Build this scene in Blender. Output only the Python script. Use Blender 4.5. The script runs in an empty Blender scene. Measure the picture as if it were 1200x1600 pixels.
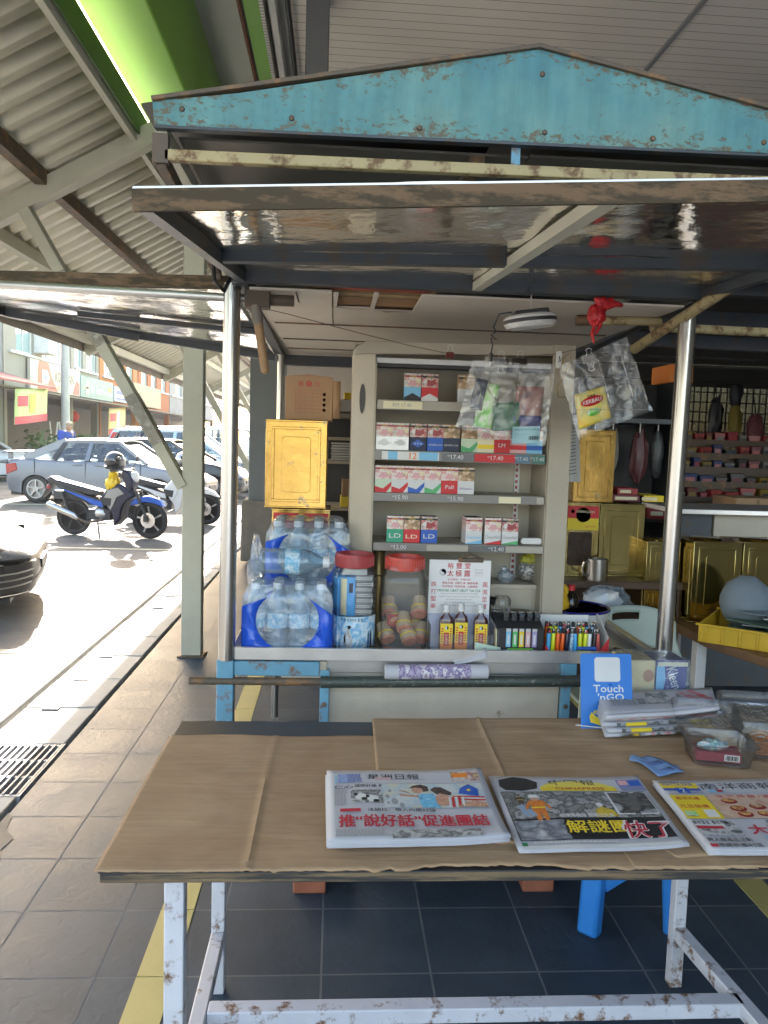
import bpy, bmesh, math, random
from mathutils import Vector, Matrix, noise
random.seed(7)
SC = bpy.context.scene
COL = SC.collection
V = Vector
PI = math.pi
# ------------------------------------------------------------------ camera
EYE = V((0, 0, 1.4482)); FOC, PIT, YAW, ROL = 1218.13, .0893, .065, .0304
fw = V((math.sin(YAW)*math.cos(PIT), math.cos(YAW)*math.cos(PIT), -math.sin(PIT)))
r0 = V((math.cos(YAW), -math.sin(YAW), 0)); u0 = r0.cross(fw)
rt = r0*math.cos(ROL)+u0*math.sin(ROL); up = rt.cross(fw)
cam = bpy.data.cameras.new("camera"); cam_o = bpy.data.objects.new("camera", cam); COL.objects.link(cam_o)
cam_o.matrix_world = Matrix(((rt.x, up.x, -fw.x, 0), (rt.y, up.y, -fw.y, 0), (rt.z, up.z, -fw.z, EYE.z), (0, 0, 0, 1)))
cam.sensor_fit = 'HORIZONTAL'; cam.sensor_width = 36; cam.lens = 36*FOC/1200
cam.clip_start = .02; cam.clip_end = 3000
SC.camera = cam_o
# ------------------------------------------------------------------ light
SUN_DIR = V((-.725, 2.30, 1.12)).normalized()
w = bpy.data.worlds.new("World"); SC.world = w; w.use_nodes = True
nt = w.node_tree
sky = nt.nodes.new('ShaderNodeTexSky'); sky.sky_type = 'NISHITA'; sky.sun_disc = False
sky.sun_elevation = math.asin(SUN_DIR.z); sky.sun_rotation = math.atan2(SUN_DIR.x, SUN_DIR.y)
sky.air_density = 1.2; sky.dust_density = 3
nt.links.new(sky.outputs[0], nt.nodes['Background'].inputs[0]); nt.nodes['Background'].inputs[1].default_value = .15
sl = bpy.data.lights.new("sun", 'SUN'); sl.energy = 4.8; sl.angle = math.radians(.5); sl.color = (1, .975, .93)
so = bpy.data.objects.new("sun", sl); COL.objects.link(so); so.rotation_euler = SUN_DIR.to_track_quat('Z', 'Y').to_euler()
SC.view_settings.view_transform = 'Standard'; SC.view_settings.look = 'None'; SC.view_settings.gamma = 1
SC.view_settings.exposure = 2.82
SC.view_settings.use_white_balance = True; SC.view_settings.white_balance_temperature = 6900; SC.view_settings.white_balance_tint = 14
SC.render.engine = 'CYCLES'
SC.cycles.max_bounces = 10; SC.cycles.diffuse_bounces = 6; SC.cycles.transparent_max_bounces = 16; SC.cycles.sample_clamp_indirect = 6

def at(px, py, Y):
    "the point of the place seen at photo position px, py that stands Y metres down the walkway"
    d = fw+rt*((px-600)/FOC)+up*((800-py)/FOC)
    return EYE+d*(Y/d.y)

# ------------------------------------------------------------------ materials
def nodes(name):
    m = bpy.data.materials.new(name); m.use_nodes = True
    n = m.node_tree; return m, n, n.nodes, n.links, n.nodes['Principled BSDF']

def mat(name, c, rough=.6, metal=0, var=.12, scale=9, bump=0, bscale=None, rust=None, ramt=.5, rscale=14, spec=.5, stretch=None, coat=0):
    m, n, N, L, b = nodes(name)
    b.inputs['Roughness'].default_value = rough; b.inputs['Metallic'].default_value = metal
    b.inputs['Specular IOR Level'].default_value = spec; b.inputs['Coat Weight'].default_value = coat
    tc = N.new('ShaderNodeTexCoord'); vec = tc.outputs['Object']
    if stretch:
        mp = N.new('ShaderNodeMapping'); mp.inputs['Scale'].default_value = stretch; L.new(vec, mp.inputs[0]); vec = mp.outputs[0]
    nz = N.new('ShaderNodeTexNoise'); nz.inputs['Scale'].default_value = scale; nz.inputs['Detail'].default_value = 6; nz.inputs['Roughness'].default_value = .62
    L.new(vec, nz.inputs['Vector'])
    mx = N.new('ShaderNodeMix'); mx.data_type = 'RGBA'
    lo = [max(0, x*(1-var*1.6)) for x in c]; hi = [min(1, x*(1+var*1.6)) for x in c]
    mx.inputs[6].default_value = (*lo, 1); mx.inputs[7].default_value = (*hi, 1)
    L.new(nz.outputs[0], mx.inputs[0]); col = mx.outputs[2]
    if rust:
        n2 = N.new('ShaderNodeTexNoise'); n2.inputs['Scale'].default_value = rscale; n2.inputs['Detail'].default_value = 9; n2.inputs['Roughness'].default_value = .7
        L.new(vec, n2.inputs['Vector'])
        rp = N.new('ShaderNodeMapRange'); rp.inputs[1].default_value = 1-ramt-.04; rp.inputs[2].default_value = 1-ramt+.05
        L.new(n2.outputs[0], rp.inputs[0])
        m2 = N.new('ShaderNodeMix'); m2.data_type = 'RGBA'; m2.inputs[7].default_value = (*rust, 1)
        L.new(rp.outputs[0], m2.inputs[0]); L.new(col, m2.inputs[6]); col = m2.outputs[2]
        if metal > .5:
            mm = N.new('ShaderNodeMath'); mm.operation = 'SUBTRACT'; mm.inputs[0].default_value = metal; L.new(rp.outputs[0], mm.inputs[1]); mm.use_clamp = True
            L.new(mm.outputs[0], b.inputs['Metallic'])
    L.new(col, b.inputs['Base Color'])
    rr = N.new('ShaderNodeMapRange'); rr.inputs[3].default_value = max(.02, rough*.8); rr.inputs[4].default_value = min(1, rough*1.2)
    L.new(nz.outputs[0], rr.inputs[0]); L.new(rr.outputs[0], b.inputs['Roughness'])
    if bump:
        bp = N.new('ShaderNodeBump'); bp.inputs['Strength'].default_value = bump; bp.inputs['Distance'].default_value = .01
        src = nz
        if bscale:
            src = N.new('ShaderNodeTexNoise'); src.inputs['Scale'].default_value = bscale; src.inputs['Detail'].default_value = 5; L.new(vec, src.inputs['Vector'])
        L.new(src.outputs[0], bp.inputs['Height']); L.new(bp.outputs[0], b.inputs['Normal'])
    return m

def clear(name, tint=(1, 1, 1), diff=.08, dcol=(.9, .9, .9), gloss=.18, rough=.08, crumple=.6, cscale=25):
    "thin clear plastic: see-through, glossy where it creases, a little milky"
    m, n, N, L, b = nodes(name); N.remove(b)
    out = N['Material Output']
    tr = N.new('ShaderNodeBsdfTransparent'); tr.inputs[0].default_value = (*tint, 1)
    gl = N.new('ShaderNodeBsdfGlossy'); gl.inputs['Roughness'].default_value = rough
    df = N.new('ShaderNodeBsdfDiffuse'); df.inputs[0].default_value = (*dcol, 1)
    tc = N.new('ShaderNodeTexCoord'); nz = N.new('ShaderNodeTexNoise'); nz.inputs['Scale'].default_value = cscale; nz.inputs['Detail'].default_value = 3
    nz.inputs['Distortion'].default_value = 1.2
    L.new(tc.outputs['Object'], nz.inputs['Vector'])
    bp = N.new('ShaderNodeBump'); bp.inputs['Strength'].default_value = crumple; bp.inputs['Distance'].default_value = .02
    L.new(nz.outputs[0], bp.inputs['Height']); L.new(bp.outputs[0], gl.inputs['Normal'])
    fr = N.new('ShaderNodeFresnel'); fr.inputs['IOR'].default_value = 1.45; L.new(bp.outputs[0], fr.inputs['Normal'])
    ad = N.new('ShaderNodeMath'); ad.inputs[1].default_value = gloss; L.new(fr.outputs[0], ad.inputs[0]); ad.use_clamp = True; fr.inputs['IOR'].default_value = 1.35
    m1 = N.new('ShaderNodeMixShader'); m1.inputs[0].default_value = diff; L.new(tr.outputs[0], m1.inputs[1]); L.new(df.outputs[0], m1.inputs[2])
    mp_ = N.new('ShaderNodeMath'); mp_.operation = 'MULTIPLY'; mp_.inputs[1].default_value = .8; L.new(ad.outputs[0], mp_.inputs[0])
    m2 = N.new('ShaderNodeMixShader'); L.new(mp_.outputs[0], m2.inputs[0]); L.new(m1.outputs[0], m2.inputs[1]); L.new(gl.outputs[0], m2.inputs[2])
    L.new(m2.outputs[0], out.inputs[0]); return m

def photo(name, cols, scale=30, rough=.55):
    "blotchy printed picture"
    m, n, N, L, b = nodes(name); b.inputs['Roughness'].default_value = rough
    tc = N.new('ShaderNodeTexCoord'); nz = N.new('ShaderNodeTexNoise'); nz.inputs['Scale'].default_value = scale; nz.inputs['Detail'].default_value = 4
    nz.inputs['Distortion'].default_value = .2
    L.new(tc.outputs['Object'], nz.inputs['Vector'])
    cr = N.new('ShaderNodeValToRGB'); e = cr.color_ramp.elements
    k = len(cols)
    e[0].position = .3; e[0].color = (*cols[0], 1); e[1].position = .7; e[1].color = (*cols[-1], 1)
    for i in range(1, k-1):
        x = e.new(.3+.4*i/(k-1)); x.color = (*cols[i], 1)
    L.new(nz.outputs[0], cr.inputs[0]); L.new(cr.outputs[0], b.inputs['Base Color']); return m

def flat(name, c, rough=.55, metal=0): return mat(name, c, rough, metal, var=.04)

def tile_mat():
    m, n, N, L, b = nodes('slate_floor_tiles')
    g = N.new('ShaderNodeNewGeometry'); mp = N.new('ShaderNodeMapping'); mp.inputs['Location'].default_value = (.9047-.0017+6, -2.0028+6-.0017, 0)
    L.new(g.outputs['Position'], mp.inputs[0])
    bt = N.new('ShaderNodeTexBrick'); bt.offset = 0; bt.squash = 1
    for k, v in (('Scale', 1), ('Mortar Size', .0034), ('Mortar Smooth', .3), ('Brick Width', .3), ('Row Height', .3), ('Bias', 0)): bt.inputs[k].default_value = v
    bt.inputs['Color1'].default_value = (.035, .048, .066, 1); bt.inputs['Color2'].default_value = (.050, .066, .086, 1); bt.inputs['Mortar'].default_value = (.125, .135, .145, 1)
    L.new(mp.outputs[0], bt.inputs['Vector'])
    nz = N.new('ShaderNodeTexNoise'); nz.inputs['Scale'].default_value = 5; nz.inputs['Detail'].default_value = 7; L.new(g.outputs['Position'], nz.inputs['Vector'])
    mx = N.new('ShaderNodeMix'); mx.data_type = 'RGBA'; mx.blend_type = 'MULTIPLY'; mx.inputs[0].default_value = 1
    rp = N.new('ShaderNodeMapRange'); rp.inputs[3].default_value = .55; rp.inputs[4].default_value = 1.6; L.new(nz.outputs[0], rp.inputs[0])
    L.new(bt.outputs[0], mx.inputs[6]); L.new(rp.outputs[0], mx.inputs[7]); L.new(mx.outputs[2], b.inputs['Base Color'])
    b.inputs['Specular Tint'].default_value = (.78, .92, 1, 1)
    n2 = N.new('ShaderNodeTexNoise'); n2.inputs['Scale'].default_value = 28; n2.inputs['Detail'].default_value = 6; n2.inputs['Distortion'].default_value = 1; L.new(g.outputs['Position'], n2.inputs['Vector'])
    r2 = N.new('ShaderNodeMapRange'); r2.inputs[3].default_value = .42; r2.inputs[4].default_value = .62; L.new(nz.outputs[0], r2.inputs[0])
    mxr = N.new('ShaderNodeMath'); mxr.operation = 'MAXIMUM'; L.new(r2.outputs[0], mxr.inputs[0]); L.new(bt.outputs['Fac'], mxr.inputs[1]); L.new(mxr.outputs[0], b.inputs['Roughness'])
    sl_ = N.new('ShaderNodeMapRange'); sl_.inputs[3].default_value = .22; sl_.inputs[4].default_value = .05; L.new(bt.outputs['Fac'], sl_.inputs[0]); L.new(sl_.outputs[0], b.inputs['Specular IOR Level'])
    ma = N.new('ShaderNodeMath'); ma.operation = 'MULTIPLY_ADD'; ma.inputs[1].default_value = -1.3; L.new(bt.outputs['Fac'], ma.inputs[0]); L.new(n2.outputs[0], ma.inputs[2])
    bp = N.new('ShaderNodeBump'); bp.inputs['Strength'].default_value = .28; bp.inputs['Distance'].default_value = .006; L.new(ma.outputs[0], bp.inputs['Height']); L.new(bp.outputs[0], b.inputs['Normal'])
    return m

def strip_mat(name, c, pitch, axis=1, dark=.35, w=.06, rough=.45):
    "painted boards with a dark joint every pitch metres along the axis"
    m, n, N, L, b = nodes(name); b.inputs['Roughness'].default_value = rough
    g = N.new('ShaderNodeNewGeometry'); sp = N.new('ShaderNodeSeparateXYZ'); L.new(g.outputs['Position'], sp.inputs[0])
    d = N.new('ShaderNodeMath'); d.operation = 'DIVIDE'; d.inputs[1].default_value = pitch; L.new(sp.outputs[axis], d.inputs[0])
    f = N.new('ShaderNodeMath'); f.operation = 'FRACT'; L.new(d.outputs[0], f.inputs[0])
    c1 = N.new('ShaderNodeMath'); c1.operation = 'LESS_THAN'; c1.inputs[1].default_value = w; L.new(f.outputs[0], c1.inputs[0])
    nz = N.new('ShaderNodeTexNoise'); nz.inputs['Scale'].default_value = 1.5; nz.inputs['Detail'].default_value = 6; L.new(g.outputs['Position'], nz.inputs['Vector'])
    mx = N.new('ShaderNodeMix'); mx.data_type = 'RGBA'; mx.inputs[6].default_value = (*[x*.85 for x in c], 1); mx.inputs[7].default_value = (*[min(1, x*1.12) for x in c], 1); L.new(nz.outputs[0], mx.inputs[0])
    m2 = N.new('ShaderNodeMix'); m2.data_type = 'RGBA'; m2.inputs[7].default_value = (*[x*dark for x in c], 1); L.new(c1.outputs[0], m2.inputs[0]); L.new(mx.outputs[2], m2.inputs[6])
    L.new(m2.outputs[2], b.inputs['Base Color'])
    bp = N.new('ShaderNodeBump'); bp.inputs['Strength'].default_value = .5; bp.inputs['Distance'].default_value = .01; bp.invert = True; L.new(c1.outputs[0], bp.inputs['Height']); L.new(bp.outputs[0], b.inputs['Normal'])
    return m

# ------------------------------------------------------------------ mesh builder
TXT = {}
def text_mesh(s, bold):
    key = (s, bold)
    if key not in TXT:
        c = bpy.data.curves.new('t', 'FONT'); c.body = s; c.size = 1; c.resolution_u = 2; c.align_x = 'LEFT'; c.offset = bold; c.dimensions = '2D'; c.fill_mode = 'BOTH'
        o = bpy.data.objects.new('t', c); COL.objects.link(o)
        dg = bpy.context.evaluated_depsgraph_get(); me = bpy.data.meshes.new_from_object(o.evaluated_get(dg))
        TXT[key] = ([tuple(v.co) for v in me.vertices], [tuple(p.vertices) for p in me.polygons])
        bpy.data.objects.remove(o); bpy.data.curves.remove(c); bpy.data.meshes.remove(me)
    return TXT[key]

class MB:
    def __init__(s): s.v = []; s.f = []; s.mi = []; s.ms = []
    def add(s, vs, fs, m, M=None):
        if m not in s.ms: s.ms.append(m)
        k = s.ms.index(m); b = len(s.v)
        s.v += [(M @ V(v)) if M is not None else V(v) for v in vs]
        for f in fs: s.f.append([i+b for i in f]); s.mi.append(k)
        return s
    def box(s, x0, x1, y0, y1, z0, z1, m, M=None):
        vs = [(x, y, z) for z in (z0, z1) for y in (y0, y1) for x in (x0, x1)]
        return s.add(vs, [(0, 2, 3, 1), (4, 5, 7, 6), (0, 1, 5, 4), (2, 6, 7, 3), (0, 4, 6, 2), (1, 3, 7, 5)], m, M)
    def bar(s, p0, p1, w, h, m, upv=(0, 0, 1)):
        p0, p1 = V(p0), V(p1); d = (p1-p0); l = d.length; d.normalize()
        sd = d.cross(V(upv))
        if sd.length < 1e-4: sd = d.cross(V((0, 1, 0)))
        sd.normalize(); u = sd.cross(d)
        M = Matrix(((d.x, sd.x, u.x, p0.x), (d.y, sd.y, u.y, p0.y), (d.z, sd.z, u.z, p0.z), (0, 0, 0, 1)))
        return s.box(0, l, -w/2, w/2, -h/2, h/2, m, M)
    def tube(s, pts, r, m, n=10):
        pts = [V(p) for p in pts]; rs = r if isinstance(r, (list, tuple)) else [r]*len(pts)
        vs = []; a = None
        for i, p in enumerate(pts):
            t = (pts[min(i+1, len(pts)-1)]-pts[max(i-1, 0)]).normalized()
            if a is None: a = t.orthogonal().normalized()
            else: a = (a-t*a.dot(t)).normalized()
            b = t.cross(a)
            vs += [p+(a*math.cos(2*PI*k/n)+b*math.sin(2*PI*k/n))*rs[i] for k in range(n)]
        fs = [(i*n+k, i*n+(k+1) % n, (i+1)*n+(k+1) % n, (i+1)*n+k) for i in range(len(pts)-1) for k in range(n)]
        fs += [tuple(range(n))[::-1], tuple(range((len(pts)-1)*n, len(pts)*n))]
        return s.add(vs, fs, m)
    def lathe(s, prof, c, m, n=24, sx=1, sy=1, M=None, sq=0):
        vs = []
        for r, z in prof:
            for k in range(n):
                a = 2*PI*k/n; ca, sa = math.cos(a), math.sin(a)
                q = 1
                if sq: q = 1/((abs(ca)**sq+abs(sa)**sq)**(1/sq))
                vs.append((c[0]+r*q*ca*sx, c[1]+r*q*sa*sy, c[2]+z))
        fs = [(i*n+k, i*n+(k+1) % n, (i+1)*n+(k+1) % n, (i+1)*n+k) for i in range(len(prof)-1) for k in range(n)]
        if prof[0][0] > 1e-5: fs.append(tuple(range(n))[::-1])
        if prof[-1][0] > 1e-5: fs.append(tuple(range((len(prof)-1)*n, len(prof)*n)))
        return s.add(vs, fs, m, M)
    def prism(s, poly, d0, d1, ax, m, M=None, inset=0):
        n = len(poly); vs = []
        cx = sum(p[0] for p in poly)/n; cy = sum(p[1] for p in poly)/n
        lv = [(d0, 0), (d1, 0)] if not inset else [(d0, inset), (d0+(d1-d0)*.12, 0), (d1-(d1-d0)*.12, 0), (d1, inset)]
        for d, i in lv:
            for a, b in poly:
                l = math.hypot(a-cx, b-cy) or 1; a2, b2 = a-(a-cx)/l*i, b-(b-cy)/l*i
                vs.append((a2, d, b2) if ax == 'y' else (d, a2, b2) if ax == 'x' else (a2, b2, d))
        fs = [tuple(range(n))[::-1], tuple(range((len(lv)-1)*n, len(lv)*n))]
        fs += [(j*n+i, j*n+(i+1) % n, (j+1)*n+(i+1) % n, (j+1)*n+i) for j in range(len(lv)-1) for i in range(n)]
        return s.add(vs, fs, m, M)
    def quad(s, a, b, c, d, m): return s.add([a, b, c, d], [(0, 1, 2, 3)], m)
    def poly(s, pts, m): return s.add(pts, [tuple(range(len(pts)))], m)
    def grid(s, fn, nu, nv, m, closed=False):
        vs = [fn(i/nu, j/nv) for j in range(nv+1) for i in range(nu+1)]
        return s.add(vs, [(j*(nu+1)+i, j*(nu+1)+i+1, (j+1)*(nu+1)+i+1, (j+1)*(nu+1)+i) for j in range(nv) for i in range(nu)], m)
    def ball(s, c, rx, ry, rz, m, amp=0, sc=3, n=16, seed=0):
        pr = []
        vs = []; h = n//2
        for j in range(h+1):
            t = PI*j/h
            for k in range(n):
                a = 2*PI*k/n; d = V((math.sin(t)*math.cos(a), math.sin(t)*math.sin(a), math.cos(t)))
                q = 1+amp*noise.noise(d*sc+V((seed, seed*.7, 3)))
                vs.append((c[0]+d.x*rx*q, c[1]+d.y*ry*q, c[2]+d.z*rz*q))
        fs = [(j*n+k, j*n+(k+1) % n, (j+1)*n+(k+1) % n, (j+1)*n+k)[::-1] for j in range(h) for k in range(n)]
        return s.add(vs, fs, m)
    def text(s, t, o, xd, yd, size, m, align='C', width=None, bold=0, slant=0):
        "lettering centred on o in the plane xd, yd; size is the height of its capitals"
        if bold > .004:      # struck several times, each a hair above the last
            o, xd, yd = V(o), V(xd), V(yd); nn = xd.cross(yd).normalized(); d = bold*size*.75
            for i, (p, q) in enumerate(((-1, 0), (1, 0), (0, 1), (0, -1))): s.text(t, o+xd*d*p+yd*d*q+nn*1.5e-5*(i+1), xd, yd, size, m, align, width, 0, slant)
        vs, fs = text_mesh(t, 0)
        if not vs: return s
        x0 = min(v[0] for v in vs); x1 = max(v[0] for v in vs); y0 = min(v[1] for v in vs); y1 = max(v[1] for v in vs)
        ky = size/(y1-y0); kx = ky if width is None else width/(x1-x0)
        o, xd, yd = V(o), V(xd), V(yd)
        off = {'C': (x0+x1)/2, 'L': x0, 'R': x1}[align]; ym = (y0+y1)/2
        return s.add([o+xd*((v[0]-off)*kx+slant*(v[1]-ym)*ky)+yd*((v[1]-ym)*ky) for v in vs], fs, m)
    def build(s, name, parent=None, label=None, cat=None, group=None, kind=None, bevel=0, sub=0, smooth=38, solid=0, segs=2):
        me = bpy.data.meshes.new(name)
        root = parent
        while root is not None and root.parent is not None: root = root.parent
        off = root.location if root is not None else V((0, 0, 0))
        base = off
        if root is None and s.v and kind is None:      # put the origin at the thing's own foot
            xs = [v.x for v in s.v]; ys = [v.y for v in s.v]; base = V(((min(xs)+max(xs))/2, (min(ys)+max(ys))/2, min(v.z for v in s.v)))
        me.from_pydata([tuple(v-base) for v in s.v], [], s.f)
        for m in s.ms: me.materials.append(m)
        me.polygons.foreach_set('material_index', s.mi)
        bm = bmesh.new(); bm.from_mesh(me); bmesh.ops.recalc_face_normals(bm, faces=bm.faces); bm.to_mesh(me); bm.free()
        if smooth:
            me.polygons.foreach_set('use_smooth', [True]*len(me.polygons)); me.set_sharp_from_angle(angle=math.radians(smooth))
        me.update()
        o = bpy.data.objects.new(name, me); COL.objects.link(o)
        if parent is not None: o.parent = parent
        elif kind is None: o.location = base
        if solid:
            q = o.modifiers.new('solid', 'SOLIDIFY'); q.thickness = solid; q.offset = 0
        if bevel:
            q = o.modifiers.new('bevel', 'BEVEL'); q.width = bevel; q.segments = segs; q.limit_method = 'ANGLE'; q.angle_limit = math.radians(35)
        if sub:
            q = o.modifiers.new('sub', 'SUBSURF'); q.levels = q.render_levels = sub
        tag(o, label, cat, group, kind); return o

def tag(o, label=None, cat=None, group=None, kind=None):
    if label: o['label'] = label
    if cat: o['category'] = cat
    if group: o['group'] = group
    if kind: o['kind'] = kind
    return o
def thing(name, label, cat, loc=(0, 0, 0), group=None):
    o = bpy.data.objects.new(name, None); COL.objects.link(o); o.location = loc; o.empty_display_size = .1
    return tag(o, label, cat, group)
def kids(o): return list(o.children)
def dup(o, loc=None, rotz=None, label=None):
    def rec(a, par):
        c = a.copy(); COL.objects.link(c)
        if par is not None: c.parent = par
        for k in kids(a): rec(k, c)
        return c
    ch = kids(o); r = o.copy(); COL.objects.link(r)
    for k in ch: rec(k, r)
    if loc is not None: r.location = loc
    if rotz is not None: r.rotation_euler = (0, 0, rotz)
    if label: r['label'] = label
    return r
def arc(cx, cy, r, a0, a1, n): return [(cx+r*math.cos(math.radians(a0+(a1-a0)*i/n)), cy+r*math.sin(math.radians(a0+(a1-a0)*i/n))) for i in range(n+1)]
def rrect(x0, x1, y0, y1, r, n=4):
    return arc(x1-r, y0+r, r, -90, 0, n)+arc(x1-r, y1-r, r, 0, 90, n)+arc(x0+r, y1-r, r, 90, 180, n)+arc(x0+r, y0+r, r, 180, 270, n)

# shared materials
RUST = (.16, .075, .03)
K = dict(
    white=mat('white_paint', (.60, .60, .59)), white_rust=mat('chipped_white_paint', (.54, .54, .58), .5, rust=RUST, ramt=.42, rscale=19),
    black=mat('black_plastic', (.02, .02, .022), .4), blackm=mat('black_board', (.022, .022, .024), .5, var=.3),
    steel=mat('stainless_steel', (.46, .445, .42), .24, .95, var=.08, stretch=(1, 1, .15)), steel_b=mat('worn_steel', (.5, .48, .46), .38, .8, bump=.1),
    tray=mat('tray_steel', (.6, .59, .58), .34, .8, rust=(.25, .2, .15), ramt=.3),
    sheet=mat('crinkled_steel_sheet', (.80, .76, .68), .11, 1, var=.06, scale=5, bump=.8, bscale=5.5),
    blue_frame=mat('rusty_blue_paint', (.10, .27, .38), .5, rust=RUST, ramt=.42, rscale=16),
    dark_frame=mat('dark_blue_steel', (.036, .045, .055), .45, var=.3, rust=(.06, .04, .025), ramt=.42),
    rust_rail=mat('yellowed_rusty_paint', (.36, .29, .15), .6, rust=(.14, .075, .03), ramt=.46, rscale=20),
    turq=mat('turquoise_fascia_paint', (.12, .30, .33), .6, var=.22, scale=3.5, rust=(.17, .14, .08), ramt=.445, rscale=27, stretch=(1, 1, 1.8), bump=.15, bscale=30),
    rusty=mat('rusty_dark_steel', (.09, .065, .045), .6, rust=(.2, .1, .04), ramt=.45), roof_in=mat('sooty_roof_sheet', (.085, .078, .07), .5, .3, var=.3, scale=4),
    ceil=mat('old_white_board', (.60, .54, .46), .6, var=.18, scale=3, rust=(.3, .25, .2), ramt=.3), board=mat('brown_board', (.22, .13, .06), .7, var=.3),
    beige=mat('beige_cabinet_paint', (.365, .32, .245), .45, var=.1, rust=(.2, .15, .1), ramt=.27), beige2=mat('beige_panel_paint', (.41, .36, .28), .5, var=.15, rust=(.2, .15, .1), ramt=.3),
    canopy=mat('canopy_cream_paint', (.72, .69, .56), .45, var=.1), column=mat('greyish_cream_paint', (.43, .425, .345), .5, var=.12, scale=6, rust=(.2, .18, .13), ramt=.3),
    cardboard=None, wood=mat('worn_wood', (.30, .18, .09), .65, var=.35, stretch=(.3, 4, 4)), dark_wood=mat('dark_wood', (.075, .04, .022), .5, var=.3, stretch=(.4, 4, 4)),
    concrete=mat('concrete', (.40, .39, .36), .8, var=.18, scale=7, bump=.2, bscale=60), conc_d=mat('stained_concrete', (.19, .165, .135), .8, var=.3, scale=5, bump=.2),
    gold=mat('gold_tin', (.46, .29, .085), .2, 1, var=.3, scale=3, rust=(.45, .36, .2), ramt=.37, rscale=26, bump=.4, bscale=5), gold2=mat('brass_tin', (.46, .37, .15), .14, 1, var=.25, scale=3, bump=.45, bscale=4),
    red=flat('red_print', (.55, .025, .03)), dkred=mat('dark_red_plastic', (.30, .03, .03), .4), ink=flat('black_ink', (.02, .02, .022)), green=flat('green_print', (.02, .22, .08)), yellow=flat('yellow_print', (.75, .55, .03)),
    blue=flat('blue_print', (.02, .10, .42)), ltblue=flat('light_blue_print', (.18, .45, .65)), paper=mat('newsprint', (.46, .455, .485), .7, var=.06), cream=flat('cream_print', (.70, .63, .42)), grey=flat('grey_print', (.3, .3, .31)), pale=flat('pale_print', (.62, .62, .60)),
    orange=flat('orange_print', (.75, .22, .03)), pink=flat('pink_print', (.65, .35, .36)), teal=flat('teal_print', (.03, .22, .25)), skin=mat('skin', (.42, .24, .16), .5), purple=flat('purple_print', (.10, .06, .28)),
    rubber=mat('tyre_rubber', (.018, .018, .018), .7), glass=None, chrome=mat('chrome', (.7, .7, .7), .1, 1), alloy=mat('alloy_wheel', (.45, .45, .46), .3, .9), brick=mat('red_brick', (.33, .11, .06), .85, var=.3, bump=.4, bscale=60),
    green_leaf=mat('leaf_green', (.05, .10, .03), .5, var=.5, scale=12), brass=mat('old_brass', (.28, .2, .09), .4, .8),
    film=clear('clear_bag_film', diff=.06, gloss=.05, rough=.09, crumple=.35, cscale=11), jarpl=clear('clear_jar_plastic', (.97, .97, .96), .04, gloss=.015, rough=.05, crumple=.06, cscale=12),
    clam=clear('clamshell_plastic', diff=.02, gloss=.015, rough=.12, crumple=.12, cscale=40), wrap=clear('shrink_wrap', (.94, .97, 1), .15, (.72, .84, .96), .07, .12, .5, 13),
)
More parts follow.
